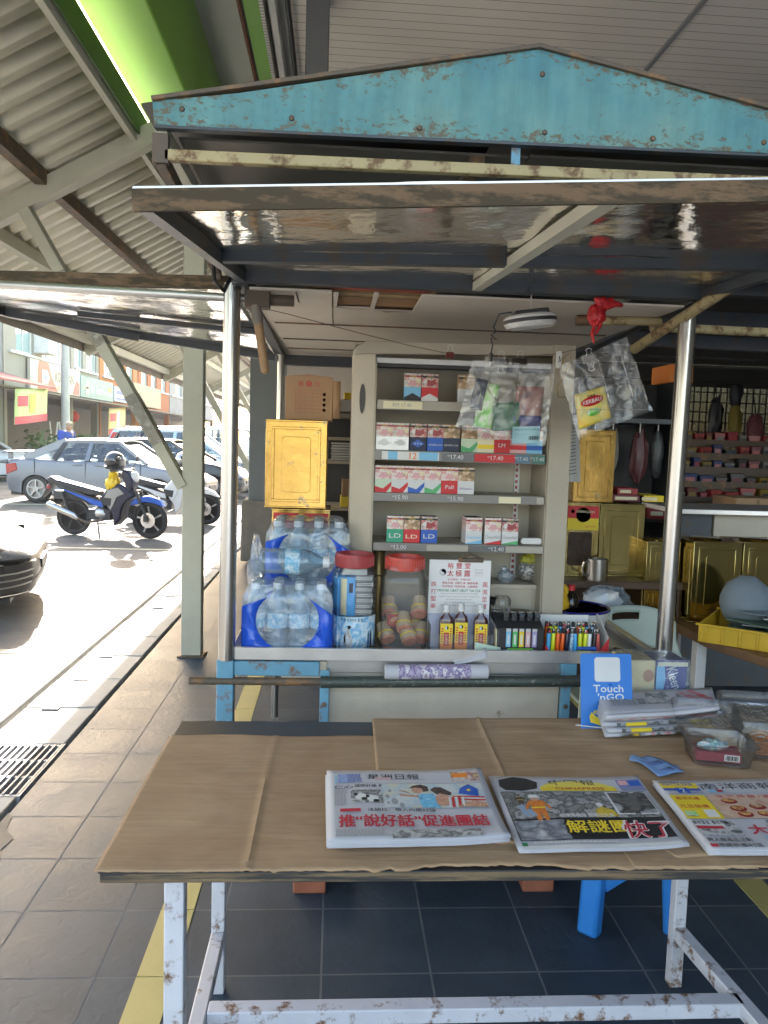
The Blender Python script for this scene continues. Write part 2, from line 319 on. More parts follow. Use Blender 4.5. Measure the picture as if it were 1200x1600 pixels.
def fascia_mat():
    "faded turquoise paint, rust creeping in from the edges"
    m, n, N, L, b = nodes('faded_turquoise_paint'); b.inputs['Roughness'].default_value = .6
    g = N.new('ShaderNodeNewGeometry'); sp = N.new('ShaderNodeSeparateXYZ'); L.new(g.outputs['Position'], sp.inputs[0])
    def M(op, a, c):
        x = N.new('ShaderNodeMath'); x.operation = op
        for i, q in enumerate((a, c)):
            if q is None: continue
            if isinstance(q, (int, float)): x.inputs[i].default_value = q
            else: L.new(q, x.inputs[i])
        return x.outputs[0]
    top = M('SUBTRACT', M('SUBTRACT', 2.229, M('MULTIPLY', M('ABSOLUTE', M('SUBTRACT', sp.outputs[0], .381), None), .19)), sp.outputs[2])
    d = M('MINIMUM', top, M('SUBTRACT', sp.outputs[2], 2.046))
    d = M('MINIMUM', d, M('MULTIPLY', M('ADD', sp.outputs[0], .36), .5))
    e = N.new('ShaderNodeMapRange'); e.inputs[1].default_value = 0; e.inputs[2].default_value = .06; e.inputs[3].default_value = .17; e.inputs[4].default_value = 0; L.new(d, e.inputs[0])
    def noise_(s_, det, st):
        mp = N.new('ShaderNodeMapping'); mp.inputs['Scale'].default_value = st; L.new(g.outputs['Position'], mp.inputs[0]); x = N.new('ShaderNodeTexNoise'); x.inputs['Scale'].default_value = s_; x.inputs['Detail'].default_value = det; x.inputs['Roughness'].default_value = .68; L.new(mp.outputs[0], x.inputs['Vector']); return x.outputs[0]
    n1, n2, n3 = noise_(62, 11, (1, 1, 1.6)), noise_(3.5, 5, (1, 1, 1)), noise_(30, 6, (1, 1, .12))
    c = N.new('ShaderNodeValToRGB'); E = c.color_ramp.elements; E[0].position = .34; E[0].color = (.055, .20, .235, 1); E[1].position = .7; E[1].color = (.165, .285, .25, 1); x = E.new(.5); x.color = (.09, .245, .25, 1); L.new(n2, c.inputs[0])
    st = N.new('ShaderNodeMix'); st.data_type = 'RGBA'; st.blend_type = 'MULTIPLY'; st.inputs[0].default_value = .5; r3 = N.new('ShaderNodeMapRange'); r3.inputs[1].default_value = .35; r3.inputs[2].default_value = .65; r3.inputs[3].default_value = .65; r3.inputs[4].default_value = 1.15; L.new(n3, r3.inputs[0]); L.new(c.outputs[0], st.inputs[6]); L.new(r3.outputs[0], st.inputs[7])
    v = M('ADD', M('ADD', n1, e.outputs[0]), M('MULTIPLY', M('SUBTRACT', n2, .5), .25)); r = N.new('ShaderNodeMapRange'); r.inputs[1].default_value = .635; r.inputs[2].default_value = .73; L.new(v, r.inputs[0])
    mx = N.new('ShaderNodeMix'); mx.data_type = 'RGBA'; mx.inputs[7].default_value = (.115, .095, .06, 1); L.new(r.outputs[0], mx.inputs[0]); L.new(st.outputs[2], mx.inputs[6]); L.new(mx.outputs[2], b.inputs['Base Color'])
    bp = N.new('ShaderNodeBump'); bp.inputs['Strength'].default_value = .25; bp.inputs['Distance'].default_value = .004; bp.invert = True; L.new(r.outputs[0], bp.inputs['Height']); L.new(bp.outputs[0], b.inputs['Normal']); return m
K['turq'] = fascia_mat()
K['glass'] = clear('car_glass', (.42, .5, .52), .03, (.1, .12, .12), .1, .02, 0, 5)
# ------------------------------------------------------------------ ground
m_road = mat('sunny_asphalt', (.115, .108, .093), .85, rust=(.075, .068, .056), ramt=.48, rscale=.8, var=.3, scale=9, bump=1, bscale=45)
m_ground = mat('dusty_ground', (.33, .325, .31), .9, var=.2, scale=.4)
m_tile = tile_mat()
MB().quad((-400, -400, -.16), (400, -400, -.16), (400, 800, -.16), (-400, 800, -.16), m_ground).build('ground', kind='structure', smooth=0)
MB().quad((-11.2, -30, -.12), (-1.9, -30, -.12), (-1.9, 120, -.12), (-11.2, 120, -.12), m_road).build('road', kind='structure', smooth=0)
b = MB(); m_bay = mat('faded_bay_paint', (.42, .38, .27), .8, var=.4, scale=8)
for y in (3.0, 5.6, 8.2, 10.8, 14.6, 17.2, 19.6, 22): b.box(-7.2, -2.2, y-.05, y+.05, -.13, -.115, m_bay)
b.build('parking_bay_markings', kind='structure', smooth=0)
MB().box(-1.2, 9, -12, -.7, -.16, -.002, mat('pale_bounce_concrete', (.68, .65, .6), .8, var=.1)).build('bounce_ground', kind='structure', smooth=0)  # unseen pale ground behind the camera, added to bounce light to the ceiling
b = MB(); b.box(-1.2, 9, -.7, 9.4, -.16, 0, m_tile); b.box(-1.2, -.55, 9.4, 40, -.16, 0, m_tile)
b.build('pavement', kind='structure', smooth=0)
m_tact = mat('yellow_floor_tile', (.42, .36, .13), .5, var=.12, scale=6, bump=.15, bscale=40); m_grout = flat('tile_joint', (.12, .12, .11))
b = MB()
for i in range(60):
    y = 2.0028-2.7+.3*i
    b.box(-.496, -.397, y+.002, y+.298, 0, .003, m_tact)
    if y < 8: b.box(1.39, 1.488, y+.002, y+.298, 0, .003, m_tact)
b.build('yellow_guide_strip', kind='structure', smooth=0)
b = MB(); b.box(-1.60, -1.235, -6, 3.08, -.1, -.004, K['concrete'])
random.seed(3)
y = 3.63
while y < 40:
    dz = random.uniform(-.006, .004)
    b.box(-1.60, -1.235, y+.006, y+.494, -.1, -.004+dz, K['concrete']); y += .5
b.build('drain_covers', kind='structure', bevel=.006)
b = MB(); b.box(-1.90, -1.625, -6, 40, -.16, .0, K['concrete']); b.build('kerb', kind='structure', bevel=.02)
b = MB(); b.quad((-1.62, -6, -.08), (-1.19, -6, -.08), (-1.19, 40, -.08), (-1.62, 40, -.08), K['blackm']); b.build('drain_bed', kind='structure', smooth=0)
b = MB(); y = 3.63
while y < 16:
    b.box(-1.505, -1.42, y+.455, y+.495, -.012, .0015, K['blackm']); y += .5
b.build('drain_cover_slots', kind='structure', smooth=0)
# broken tile patch and cracked mortar at the edge of the tiles
b = MB(); random.seed(5)
def blob(cx, cy, rx, ry, z, m, seed, n=18):
    pts = []
    for k in range(n):
        a = 2*PI*k/n; q = 1+.45*noise.noise(V((math.cos(a)*1.5+seed, math.sin(a)*1.5, seed)))
        pts.append((cx+rx*q*math.cos(a), cy+ry*q*math.sin(a), z))
    b.poly(pts, m)
b.poly([(x, y, .003) for x, y in ((-1.204, 2.05), (-1.10, 2.08), (-1.07, 2.2), (-1.09, 2.33), (-1.04, 2.42), (-1.075, 2.5), (-1.10, 2.6), (-1.12, 2.66), (-1.11, 2.74), (-1.16, 2.8), (-1.18, 2.9), (-1.204, 2.93))], K['conc_d'])
b.poly([(x, y, .006) for x, y in ((-1.19, 2.1), (-1.13, 2.12), (-1.11, 2.3), (-1.13, 2.36), (-1.10, 2.43), (-1.14, 2.47), (-1.19, 2.44))], K['concrete']); b.poly([(x, y, .006) for x, y in ((-1.2, 2.55), (-1.13, 2.58), (-1.14, 2.67), (-1.18, 2.7))], K['concrete'])
b.build('broken_paving_patch', kind='structure', smooth=0)

t = thing('drain_grate', 'dark steel drain grate with parallel bars set among the concrete drain covers', 'grate', (-1.42, 3.35, -.03))
b = MB()
for k in range(13): x = -1.60+.03*k; b.box(x, x+.009, 3.1, 3.61, -.03, .0, K['grey'])
b.build('grate_bars', t)
b = MB()
for y in (3.095, 3.27, 3.44, 3.61): b.box(-1.62, -1.225, y-.008, y+.008, -.034, -.006, K['grey'])
b.box(-1.632, -1.618, 3.08, 3.62, -.05, -.002, K['grey']); b.box(-1.238, -1.222, 3.08, 3.62, -.05, -.002, K['grey']); b.build('grate_frame', t)

# ------------------------------------------------------------------ canopy over the walkway (corrugated, on columns)
def cz(x): return 3.36+.562*(x+1.16)       # underside of the sheet above its beams
t = thing('walkway_canopy', 'cream corrugated steel canopy sloping over the walkway and kerb', 'canopy', (-2, 8, 0))
def rib(k, x):
    return k
b = MB(); pitch = .2; prof = [(0, 0), (.06, 0), (.085, .045), (.165, .045), (.19, 0)]
ys = []
yy = -1.5
while yy < 26:
    for dy, dz in prof: ys.append((yy+dy, dz))
    yy += pitch
xa, xb = -2.86, -1.27
vs = []
for y, dz in ys: vs += [(xa, y, cz(xa)+.09+dz), (xb, y, cz(xb)+.09+dz)]
b.add(vs, [(2*i, 2*i+1, 2*i+3, 2*i+2) for i in range(len(ys)-1)], K['canopy']); b.build('roof_sheet', t, solid=.004, smooth=20)
for x in (-2.78, -2.3, -1.85): MB().bar((x, -1.5, cz(x)+.04), (x, 26, cz(x)+.04), .07, .09, K['rusty'] if x == -1.85 else K['column']).build('purlin', t)  # middle purlin coloured dark to stand for the shadow on it
b = MB(); b.bar((-1.29, -1.5, cz(-1.29)+.035), (-1.29, 26, cz(-1.29)+.035), .035, .13, K['column']); b.build('inner_edge_beam', t)
b = MB(); b.bar((-2.87, -1.5, cz(-2.87)+.05), (-2.87, 26, cz(-2.87)+.05), .02, .16, K['conc_d']); b.build('edge_flashing', t)
for y in (1.1, 5.15, 9.2, 13.25, 17.3, 21.35):
    MB().bar((-2.86, y, cz(-2.86)-.03), (-.85, y, cz(-.85)-.03), .1, .12, K['column']).build('beam', t, bevel=.004)
NM = {5.15: 'nearest one, left of the steel stall pole', 9.2: '', 13.25: 'first one behind the grey pillar', 17.3: 'second one behind the grey pillar', 21.35: 'farthest down the walkway'}
for y in (5.15, 13.25, 17.3, 21.35):
    c = thing('canopy_column', 'cream steel canopy column with slanting brace, '+NM[y], 'column', (-.915, y, 0), 'columns under the walkway canopy')
    MB().box(-.98, -.85, y-.05, y+.05, 0, 3.42, K['column']).build('post', c, bevel=.006)
    MB().bar((-.98, y, 1.12), (-1.96, y, cz(-1.96)-.09), .07, .12, K['column'], (0, 1, 0)).build('brace', c, bevel=.004)
    b = MB(); b.box(-1.0, -.83, y-.08, y+.08, 0, .012, K['rusty']); b.build('base_plate', c)
    if y == 5.15:
        p0 = V((-.98, y, 1.12)); p1 = V((-1.96, y, cz(-1.96)-.09)); d = p1-p0
        m_old = mat('torn_old_posters', (.27, .26, .22), .8, var=.4, scale=18, bump=.6, bscale=50, rust=(.45, .44, .4), ramt=.45)
        for f0, f1 in ((.16, .34), (.52, .78)): MB().bar(p0+d*f0, p0+d*f1, .074, .125, m_old, (0, 1, 0)).build('poster_scraps', c)

b = MB(); b.bar((-.985, 9.2, 1.08), (-1.96, 9.2, cz(-1.96)-.09), .07, .12, K['column'], (0, 1, 0)); tag(b.build('canopy_brace'), 'cream slanting canopy brace fixed to the grey pillar behind the steel stall pole', 'brace')
# ------------------------------------------------------------------ the shop house the stall leans on (right and above)
m_gr = mat('lime_green_wall_paint', (.24, .50, .075), .5, var=.08, scale=2); m_gr2 = mat('green_wall_paint', (.20, .46, .07), .5, var=.08, scale=2)
m_sof = strip_mat('white_strip_ceiling', (.86, .81, .73), .10, 1, rough=.28); m_slab = mat('pale_wall_plaster', (.55, .55, .52), .7, var=.06)
bl = thing('shop_house', 'lime green shop house with white strip ceiling over its front and a dark shop inside', 'building', (3, 4, 0))
MB().box(-1.34, -.99, -2, 60, 3.6, 6.2, m_gr).build('green_beam', bl, bevel=.01)
MB().box(-1.262, -1.25, -2, 60, 3.30, 3.45, mat('shaded_green_trim', (.05, .13, .025), .5)).build('green_trim', bl)  # wall green darkened, so the trim's shade is in its colour
b = MB(); b.box(-.985, -.66, -2, 60, 4.27, 4.35, m_slab); b.build('plaster_band', bl)
MB().box(-.655, -.53, -2, 60, 4.2, 4.3, m_gr2).build('green_ceiling_band', bl)
b = MB(); b.tube([(-.68, -2, 4.2), (-.68, 20, 4.2)], .014, mat('red_brown_conduit', (.2, .07, .035), .5)); b.tube([(-.66, -2, 4.2), (-.66, 20, 4.2)], .006, K['black']); b.build('conduit', bl)
m_track = strip_mat('slotted_white_track', (.62, .6, .55), .035, 1, dark=.45, w=.4)
b = MB(); b.box(-.525, -.50, -2, 30, 4.06, 4.2, m_track); b.box(-.47, -.43, -2, 30, 4.08, 4.2, K['white']); b.box(-.5, -.36, -2, 30, 4.2, 4.24, m_slab); b.build('cable_track', bl)
MB().tube([(-.355, -2, 4.1), (-.355, 20, 4.1)], .018, K['black']).build('black_pipe', bl)
b = MB(); b.quad((-.35, -1.2, 4.17), (9, -1.2, 4.17), (9, 12, 4.17), (-.35, 12, 4.17), m_sof); b.box(2.14, 2.17, -1.2, 12, 4.15, 4.168, K['grey']); b.build('strip_ceiling', bl, smooth=0)
b = MB(); b.box(-.35, 9, -1.2, 12, 4.2, 4.3, m_slab); b.build('upper_floor', bl)
MB().box(-.24, -.10, 5.0, 5.2, 0, 4.17, mat('dark_grey_column_paint', (.12, .125, .13), .5)).build('steel_column', bl, bevel=.006)
m_pil = mat('grey_pillar_paint', (.16, .17, .17), .7, var=.1)
b = MB(); b.box(-.98, -.42, 9.0, 9.4, .72, 4.2, m_pil); b.build('pillar', bl, bevel=.01)
b = MB(); b.box(-1.05, -.36, 8.92, 9.48, .04, .74, K['conc_d']); b.build('pillar_base', bl, bevel=.015)
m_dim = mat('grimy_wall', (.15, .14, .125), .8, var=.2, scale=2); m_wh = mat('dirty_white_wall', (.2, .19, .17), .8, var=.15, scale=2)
b = MB(); b.box(-.42, 2.6, 9.1, 9.3, 0, 4.17, m_dim); b.box(2.6, 6.2, 9.1, 9.3, 0, 1.45, m_wh); b.box(2.6, 6.2, 9.1, 9.3, 2.62, 4.17, m_dim); b.box(2.6, 4.15, 9.1, 9.3, 1.45, 2.62, m_wh); b.box(6.0, 6.2, 9.1, 9.3, 1.45, 2.62, m_wh); b.build('back_wall', bl, smooth=0)
b = MB(); b.box(6.2, 6.4, 1.6, 9.3, 0, 4.17, m_dim); b.build('side_wall', bl, smooth=0)
b = MB(); b.box(2.75, 2.9, -3, 2.45, 0, 4.17, m_dim); b.build('light_blocking_wall', bl, smooth=0)  # unseen wall, added to keep the front light out of the shop
m_clad = strip_mat('white_ribbed_cladding', (.52, .5, .46), .07, 0, dark=.7, w=.15)
b = MB(); b.box(1.9, 6.2, 5.2, 5.26, 2.42, 2.8, m_clad); b.build('ribbed_cladding', bl, smooth=0)
g = MB(); x0, x1 = 4.15, 6.0
for k in range(24): x = x0+(x1-x0)*k/23; g.bar((x, 9.08, 1.45), (x, 9.08, 2.62), .014, .014, K['black'], (0, 1, 0))
for k in range(11): z = 1.45+1.17*k/10; g.bar((x0, 9.07, z), (x1, 9.07, z), .014, .014, K['black'])
wf = MB().box(x0, x1, 9.2, 9.21, 1.45, 2.62, clear('window_pane', (.13, .14, .135), .08, (.3, .32, .3))).build('window', bl); g.build('grille', wf, smooth=0)
b = MB()
for y in (3.2, 4.0, 4.8): b.bar((1.1, y, 2.14), (6.2, y, 2.08), .06, .08, K['dark_frame'])
b.build('ceiling_beams', bl)
m_soot = mat('sooty_loft_boards', (.05, .045, .04), .8, var=.4, scale=3, stretch=(1, 4, 1))
b = MB(); random.seed(11)
y = 2.9
while y < 9:
    wd = random.uniform(.25, .5); z = 2.2+random.uniform(-.02, .02); b.box(1.3, 6.2, y, y+wd-.02, z, z+.02, m_soot); y += wd
b.build('loft_boards', bl, smooth=0)
MB().box(1.35, 6, 3.0, 3.05, 2.12, 2.2, mat('grey_blue_gutter', (.16, .19, .2), .4, .4)).build('gutter', bl, bevel=.006)

# ------------------------------------------------------------------ shops across the road
FX = -12.0
def shop(label, y0, y1, wall, top, wins, loc, upper0=2.95, vents=True, cols=True, sill=True):
    s = thing('shop_building', label, 'building', (FX, (y0+y1)/2, 0), 'shop houses across the road')
    b = MB()
    # upper wall with real window openings: strips between the openings
    zs = upper0
    wz0, wz1 = 4.45, 5.75
    b.box(FX-.25, FX, y0, y1, zs, wz0, wall); b.box(FX-.25, FX, y0, y1, wz1, top, wall)
    e = y0
    for a, c in wins: b.box(FX-.25, FX, e, a, wz0, wz1, wall); e = c
    b.box(FX-.25, FX, e, y1, wz0, wz1, wall)
    b.box(FX-9, FX-3.1, y0, y1, zs-.1, top, wall); b.box(FX-.3, FX+.04, y0, y0+.25, -.1, top, wall); b.box(FX-9, FX-.26, y0+.01, y1-.01, top-.6, top-.4, wall)
    b.build('wall', s, smooth=0)
    b = MB(); b.box(FX-3.0, FX-2.9, y0, y1, -.1, zs, mat('shop_shutter', (.05, .055, .06), .6, var=.2)); b.box(FX-3.1, FX-.02, y0+.02, y1-.02, zs-.08, zs-.02, m_dim); b.build('shopfront', s, smooth=0)
    for a, c in wins:
        f = MB(); f.box(FX-.14, FX-.08, a, a+.06, wz0, wz1, K['white']); f.box(FX-.14, FX-.08, c-.06, c, wz0, wz1, K['white']); f.box(FX-.14, FX-.08, a+.06, c-.06, wz1-.06, wz1, K['white']); f.box(FX-.14, FX-.08, a+.06, c-.06, wz0, wz0+.06, K['white'])
        n = max(1, int((c-a)/.7))
        for k in range(1, n): y = a+(c-a)*k/n; f.box(FX-.135, FX-.085, y-.025, y+.025, wz0+.06, wz1-.06, K['white'])
        fo = f.build('window', s, smooth=0)
        MB().box(FX-.125, FX-.115, a+.03, c-.03, wz0+.03, wz1-.03, mat('window_glass', (.30, .42, .42), .1, var=.2, spec=.8)).build('pane', fo, smooth=0)
    if vents:
        v = MB(); y = y0+.9
        while y < y1-1.2:
            for k in range(4): v.box(FX, FX+.05, y, y+1.1, 5.98+.1*k, 6.03+.1*k, K['white'])
            y += 1.7
        v.build('louvre_vents', s, smooth=0)
    if sill: MB().box(FX, FX+.12, y0+.5, y1-.4, 4.32, 4.42, K['white']).build('sill', s, bevel=.01)
    a = MB(); a.prism([(FX, upper0+.12), (FX+1.5, upper0-.05), (FX+1.5, upper0-.12), (FX, upper0+.04)], y0+.02, y1-.02, 'y', K['conc_d']); a.build('awning', s, smooth=0)
    b = MB(); b.box(FX-.3, FX, y1-.35, y1, -.1, upper0, wall); b.box(FX-9, FX, y0, y1, -.15, .12, m_dim); b.build('column', s, smooth=0)
    return s
m_cr = mat('cream_render', (.30, .28, .24), .8, var=.12, scale=1); m_gw = mat('stained_grey_render', (.24, .24, .235), .8, var=.35, scale=.5); m_or = mat('orange_render', (.45, .15, .035), .8, var=.06, scale=1); m_or2 = mat('dark_orange_render', (.38, .10, .025), .8, var=.06)
shop('stained grey shop house with a blank upper wall and maroon eave, at the left edge', 22, 29.2, m_gw, 7.2, [], 0, vents=False, sill=False)
s1 = shop('cream shop house with an air conditioner between upper windows, above the long white shop sign', 29.2, 36.4, m_cr, 6.9, [(30.4, 32.1), (33.0, 36.0)], 0)
shop('narrow cream shop house with a teal shop sign', 36.4, 40.7, m_cr, 6.9, [(37.0, 38.2), (38.8, 40.3)], 0)
shop('orange shop house with two narrow windows above a pale blue sign', 40.7, 48.5, m_or, 7.0, [(41.6, 43.2), (44.0, 45.4), (46.0, 47.4)], 0, vents=False)
shop('orange shop house with a long tan balcony wall', 48.5, 57.5, m_or2, 7.2, [(49.4, 51.0), (52.0, 53.5), (55, 56.4)], 0, vents=False)
shop('pale grey shop house farthest along the row', 57.5, 78, m_gw, 6.5, [(60, 62), (65, 67), (70, 72)], 0, vents=False)
b = MB(); b.prism([(FX, 3.55), (FX+1.9, 3.05), (FX+1.9, 2.98), (FX, 3.45)], 22.1, 29.15, 'y', mat('maroon_awning', (.25, .05, .06), .6)); tag(b.build('shop_awning'), 'maroon awning sloping below the blank grey wall', 'awning')
ac = thing('air_conditioner', 'boxy white air conditioner hung on the cream wall between two windows', 'air conditioner', (FX+.3, 32.6, 4.1))
MB().box(FX, FX+.6, 32.1, 33.1, 4.55, 5.3, K['white']).build('casing', ac, bevel=.03)
b = MB()
for k in range(9): b.box(FX+.6, FX+.61, 32.2, 33.0, 4.62+.07*k, 4.65+.07*k, K['grey'])
b.build('front_grille', ac); b = MB(); b.tube([(FX+.05, 32.55, 5.3), (FX+.08, 32.5, 5.6), (FX+.06, 32.75, 5.9), (FX+.06, 32.7, 6.6)], .035, K['black']); b.build('hose', ac)

def sign(name, label, y0, y1, z0, z1, back, x=FX+.18, tilt=0):
    t = thing(name, label, 'sign', (x, (y0+y1)/2, z0)); MB().box(x-.12, x, y0, y1, z0, z1, back).build('board', t, bevel=.01); return t
xd, yd = V((0, 1, 0)), V((0, 0, 1)); X1 = FX+.185
t = sign('shop_sign', 'long white shop sign with red emblem and KOK LEAN in dark letters', 31.3, 37.2, 3.12, 4.28, mat('white_sign', (.46, .44, .38), .5, var=.03))
b = MB(); b.poly([(X1, 32.0, 3.14), (X1, 34.3, 3.14), (X1, 33.6, 3.7), (X1, 33.2, 4.26), (X1, 32.2, 4.26), (X1, 32.05, 3.9)], mat('sign_red', (.55, .05, .04), .5))
b.poly([(X1+.004, 32.5, 3.4), (X1+.004, 33.1, 3.4), (X1+.004, 33.35, 3.65), (X1+.004, 33.1, 3.95), (X1+.004, 32.5, 3.95)], K['white'])
b.text('F&N', (X1+.008, 32.9, 3.68), xd, yd, .22, K['blue'], width=.55, bold=.02); b.poly([(X1, 36.0, 3.14), (X1, 37.15, 3.14), (X1, 37.15, 4.26), (X1, 36.5, 4.2)], K['pale']); b.poly([(X1+.003, 36.1, 3.16), (X1+.003, 37.1, 3.16), (X1+.003, 37.1, 3.7), (X1+.003, 36.6, 3.8)], mat('sign_red_b', (.55, .12, .1)))
b.text('KOK LEAN', (X1, 35.15, 3.78), xd, yd, .42, K['ink'], width=2.3, bold=.02); b.text('國 聯 茶 室', (X1, 35.0, 3.34), xd, yd, .22, K['dkred'], width=1.6); b.build('sign_print', t, smooth=0)
t = sign('shop_sign', 'teal shop sign with white old style letters', 37.3, 42.6, 3.12, 4.12, mat('teal_sign', (.025, .19, .22), .5, var=.05))
b = MB(); b.text('Ban Guan Co.', (X1, 40.1, 3.62), xd, yd, .44, K['white'], width=2.6, bold=.02); b.box(X1-.005, X1, 37.6, 38.5, 3.55, 3.62, K['cream'])
b.poly([(X1, 38.3+.3*math.cos(a*PI/8), 3.6+.36*math.sin(a*PI/8)) for a in range(16)], K['cream']); b.text('萬源', (X1, 42.0, 3.72), xd, yd, .22, K['yellow'], width=.7); b.box(X1-.005, X1, 41.5, 42.4, 3.42, 3.5, K['cream']); b.build('sign_print', t, smooth=0)
t = sign('shop_sign', 'small pale blue shop sign on the orange shop house', 42.9, 46.2, 3.2, 4.0, mat('pale_sign', (.5, .58, .66), .5))
b = MB(); b.box(X1-.005, X1, 43.2, 45.9, 3.3, 3.42, K['blue']); b.box(X1-.005, X1, 43.2, 45.9, 3.6, 3.8, K['blue']); b.build('sign_print', t, smooth=0)
t = sign('balcony_wall', 'long tan balcony wall on the orange shop house', 47, 54, 3.2, 4.5, mat('tan_hoarding', (.48, .37, .26), .8, var=.2, scale=1)); t['category'] = 'wall'
def banner(label, y0, y1, z0, z1, ca, cb, cc, x, skew=.3):
    t = thing('banner', label, 'banner', (x, (y0+y1)/2, z0))
    f = lambda u, v: (x+.06*math.sin(u*5), y0+(y1-y0)*u+skew*(v-1)*.4, z0+(z1-z0)*v+(u-.5)*.2)
    MB().grid(f, 10, 6, ca).build('cloth', t, solid=.01)
    g = lambda u0, u1, v0, v1, m: (lambda u, v: V(f(u0+(u1-u0)*u, v0+(v1-v0)*v))+V((.02, 0, 0)))
    b = MB(); b.grid(g(0, 1, .0, .22, 0), 8, 2, cb); b.grid(g(.35, .55, .3, .85, 0), 3, 3, cc); b.grid(g(.05, .3, .5, .8, 0), 3, 3, cb); b.build('print', t)
m_bg = mat('green_white_banner', (.50, .58, .25), .6, var=.2, scale=2)
banner('pale green banner with red print hung under the maroon awning', 26.0, 29.0, 1.75, 2.9, m_bg, mat('banner_red', (.55, .04, .08)), K['yellow'], FX+1.7)
banner('upper yellow and red banner hung from the awning of the teal signed shop', 38.2, 41.4, 1.5, 2.75, mat('banner_yellow', (.65, .48, .2), .6, var=.25, scale=2), mat('banner_crimson', (.5, .04, .06)), K['white'], FX+1.2)
banner('lower yellow and red banner standing on the five foot way', 37.6, 39.6, .4, 1.35, mat('banner_yellow_b', (.65, .48, .2), .6, var=.25, scale=2), mat('banner_crimson_b', (.5, .04, .06)), K['white'], FX+1.2)
for y, z, l in ((33.0, 2.2, 'red paper lantern hanging in the open shopfront below the white sign'), (37.3, 2.2, 'red paper lantern hanging beside the lamp pole')):
    t = thing('paper_lantern', l, 'lantern', (FX-.2, y, z-.3), 'red lanterns in the shopfronts')
    MB().ball((FX-.2, y, z), .3, .3, .28, mat('lantern_red', (.5, .03, .03), .6), n=14).build('lantern_globe', t); b = MB(); b.lathe([(.09, -.3), (.09, -.27)], (FX-.2, y, z), K['yellow'], 10); b.lathe([(.09, .27), (.09, .3)], (FX-.2, y, z), K['yellow'], 10); b.tube([(FX-.2, y, z+.3), (FX-.2, y, 2.9)], .01, K['ink'], 5); b.build('lantern_cap', t)
t = thing('lamp_pole', 'tall grey concrete lamp pole standing before the cream shops', 'pole', (-10.07, 30, -.1))
MB().tube([(-10.07, 30, -.12), (-10.07, 30, 8)], [.17, .11], mat('pole_concrete', (.42, .42, .4), .8), 12).build('shaft', t)
b = MB(); b.tube([(-10.07, 30, 7.6), (-9.4, 29.8, 8.2), (-8.6, 29.6, 8.4)], .05, K['steel_b']); b.box(-8.7, -8.2, 29.5, 29.7, 8.33, 8.46, K['steel_b']); b.build('lamp_arm', t)
# plants, table and chair on the far five-foot way
random.seed(21)
for i, (y, x, h, l) in enumerate(((29.6, -10.9, 1.2, 'bushy potted plant at the left of the row of pots'), (31.2, -10.6, 1.0, 'leafy potted plant beside the stacked table'), (32.8, -10.7, 1.25, 'broad leaved potted plant behind the parked sedan'), (34.2, -10.7, .95, 'low potted plant beside the man in blue'), (35.8, -10.8, 1.1, 'small potted shrub nearest the lower banner'))):
    t = thing('potted_plant', l, 'plant', (x, y, -.12), 'potted plants across the road')
    MB().lathe([(.22, 0), (.3, .35), (.32, .4), (.28, .4)], (x, y, -.12), mat('terracotta', (.32, .12, .06), .8), 14).build('plant_pot', t)
    b = MB()
    for k in range(170):
        p = V((x, y, .25+h*.45))+V((random.gauss(0, .32), random.gauss(0, .42), random.gauss(0, .25)*h)); d = V((random.uniform(-1, 1), random.uniform(-1, 1), random.uniform(-.3, 1))).normalized(); s = d.orthogonal().normalized()*.07; q = d*.22
        b.add([p-q*.5, p+s, p+q*.6, p-s], [(0, 1, 2, 3)], K['green_leaf'])
    b.build('foliage', t, smooth=0)
t = thing('wooden_table', 'pale folding table standing on the far five foot way with a chair on top', 'table', (-10.9, 31.6, .1))
b = MB(); b.box(-11.3, -10.5, 31.0, 32.3, 1.05, 1.1, K['cream']); b.build('table_top', t)
for x in (-11.2, -10.6):
    for y in (31.1, 32.2): MB().box(x-.03, x+.03, y-.03, y+.03, -.1, 1.05, K['cream']).build('leg', t)
t = thing('folding_chair', 'white chair turned upside down on the pale table', 'chair', (-10.9, 31.6, 1.1))
b = MB(); b.box(-11.1, -10.7, 31.4, 31.9, 1.1, 1.16, K['white']); b.build('seat', t)
for x, y in ((-11.08, 31.42), (-10.72, 31.42), (-11.08, 31.88), (-10.72, 31.88)): MB().bar((x, y, 1.16), (x*1.0, 31.65+(y-31.65)*1.9, 1.85), .04, .04, K['white']).build('leg', t)
# ------------------------------------------------------------------ vehicles
def wheel(parent, x, y, r, side, spokes=5, w=.2):
    t = MB(); pr = [(r*.66, -w/2), (r*.9, -w/2), (r, -w*.36), (r, w*.36), (r*.9, w/2), (r*.66, w/2)]
    M = Matrix.Translation((x, y, r)) @ Matrix.Rotation(PI/2, 4, 'X')
    t.lathe([*pr, pr[0]], (0, 0, 0), K['rubber'], 28, M=M); t.lathe([(0, -w*.25), (r*.67, -w*.25), (r*.67, w*.25), (0, w*.25)], (0, 0, 0), K['black'], 20, M=M)
    o = t.build('wheel', parent)
    b = MB(); yo = y+side*w*.42
    for k in range(spokes):
        a = 2*PI*k/spokes+.3; b.bar((x+.05*math.cos(a), yo, r+.05*math.sin(a)), (x+r*.64*math.cos(a), yo, r+r*.64*math.sin(a)), .035, r*.24, K['alloy'], (0, 1, 0))
    b.lathe([(r*.6, -.02), (r*.68, -.02), (r*.68, .02), (r*.6, .02), (r*.6, -.02)], (0, 0, 0), K['alloy'], 28, M=Matrix.Translation((x, yo, r)) @ Matrix.Rotation(PI/2, 4, 'X')); b.lathe([(0, -.03), (r*.2, -.03), (r*.2, .03), (0, .03)], (0, 0, 0), K['alloy'], 12, M=Matrix.Translation((x, yo, r)) @ Matrix.Rotation(PI/2, 4, 'X'))
    b.build('rim', o); return o

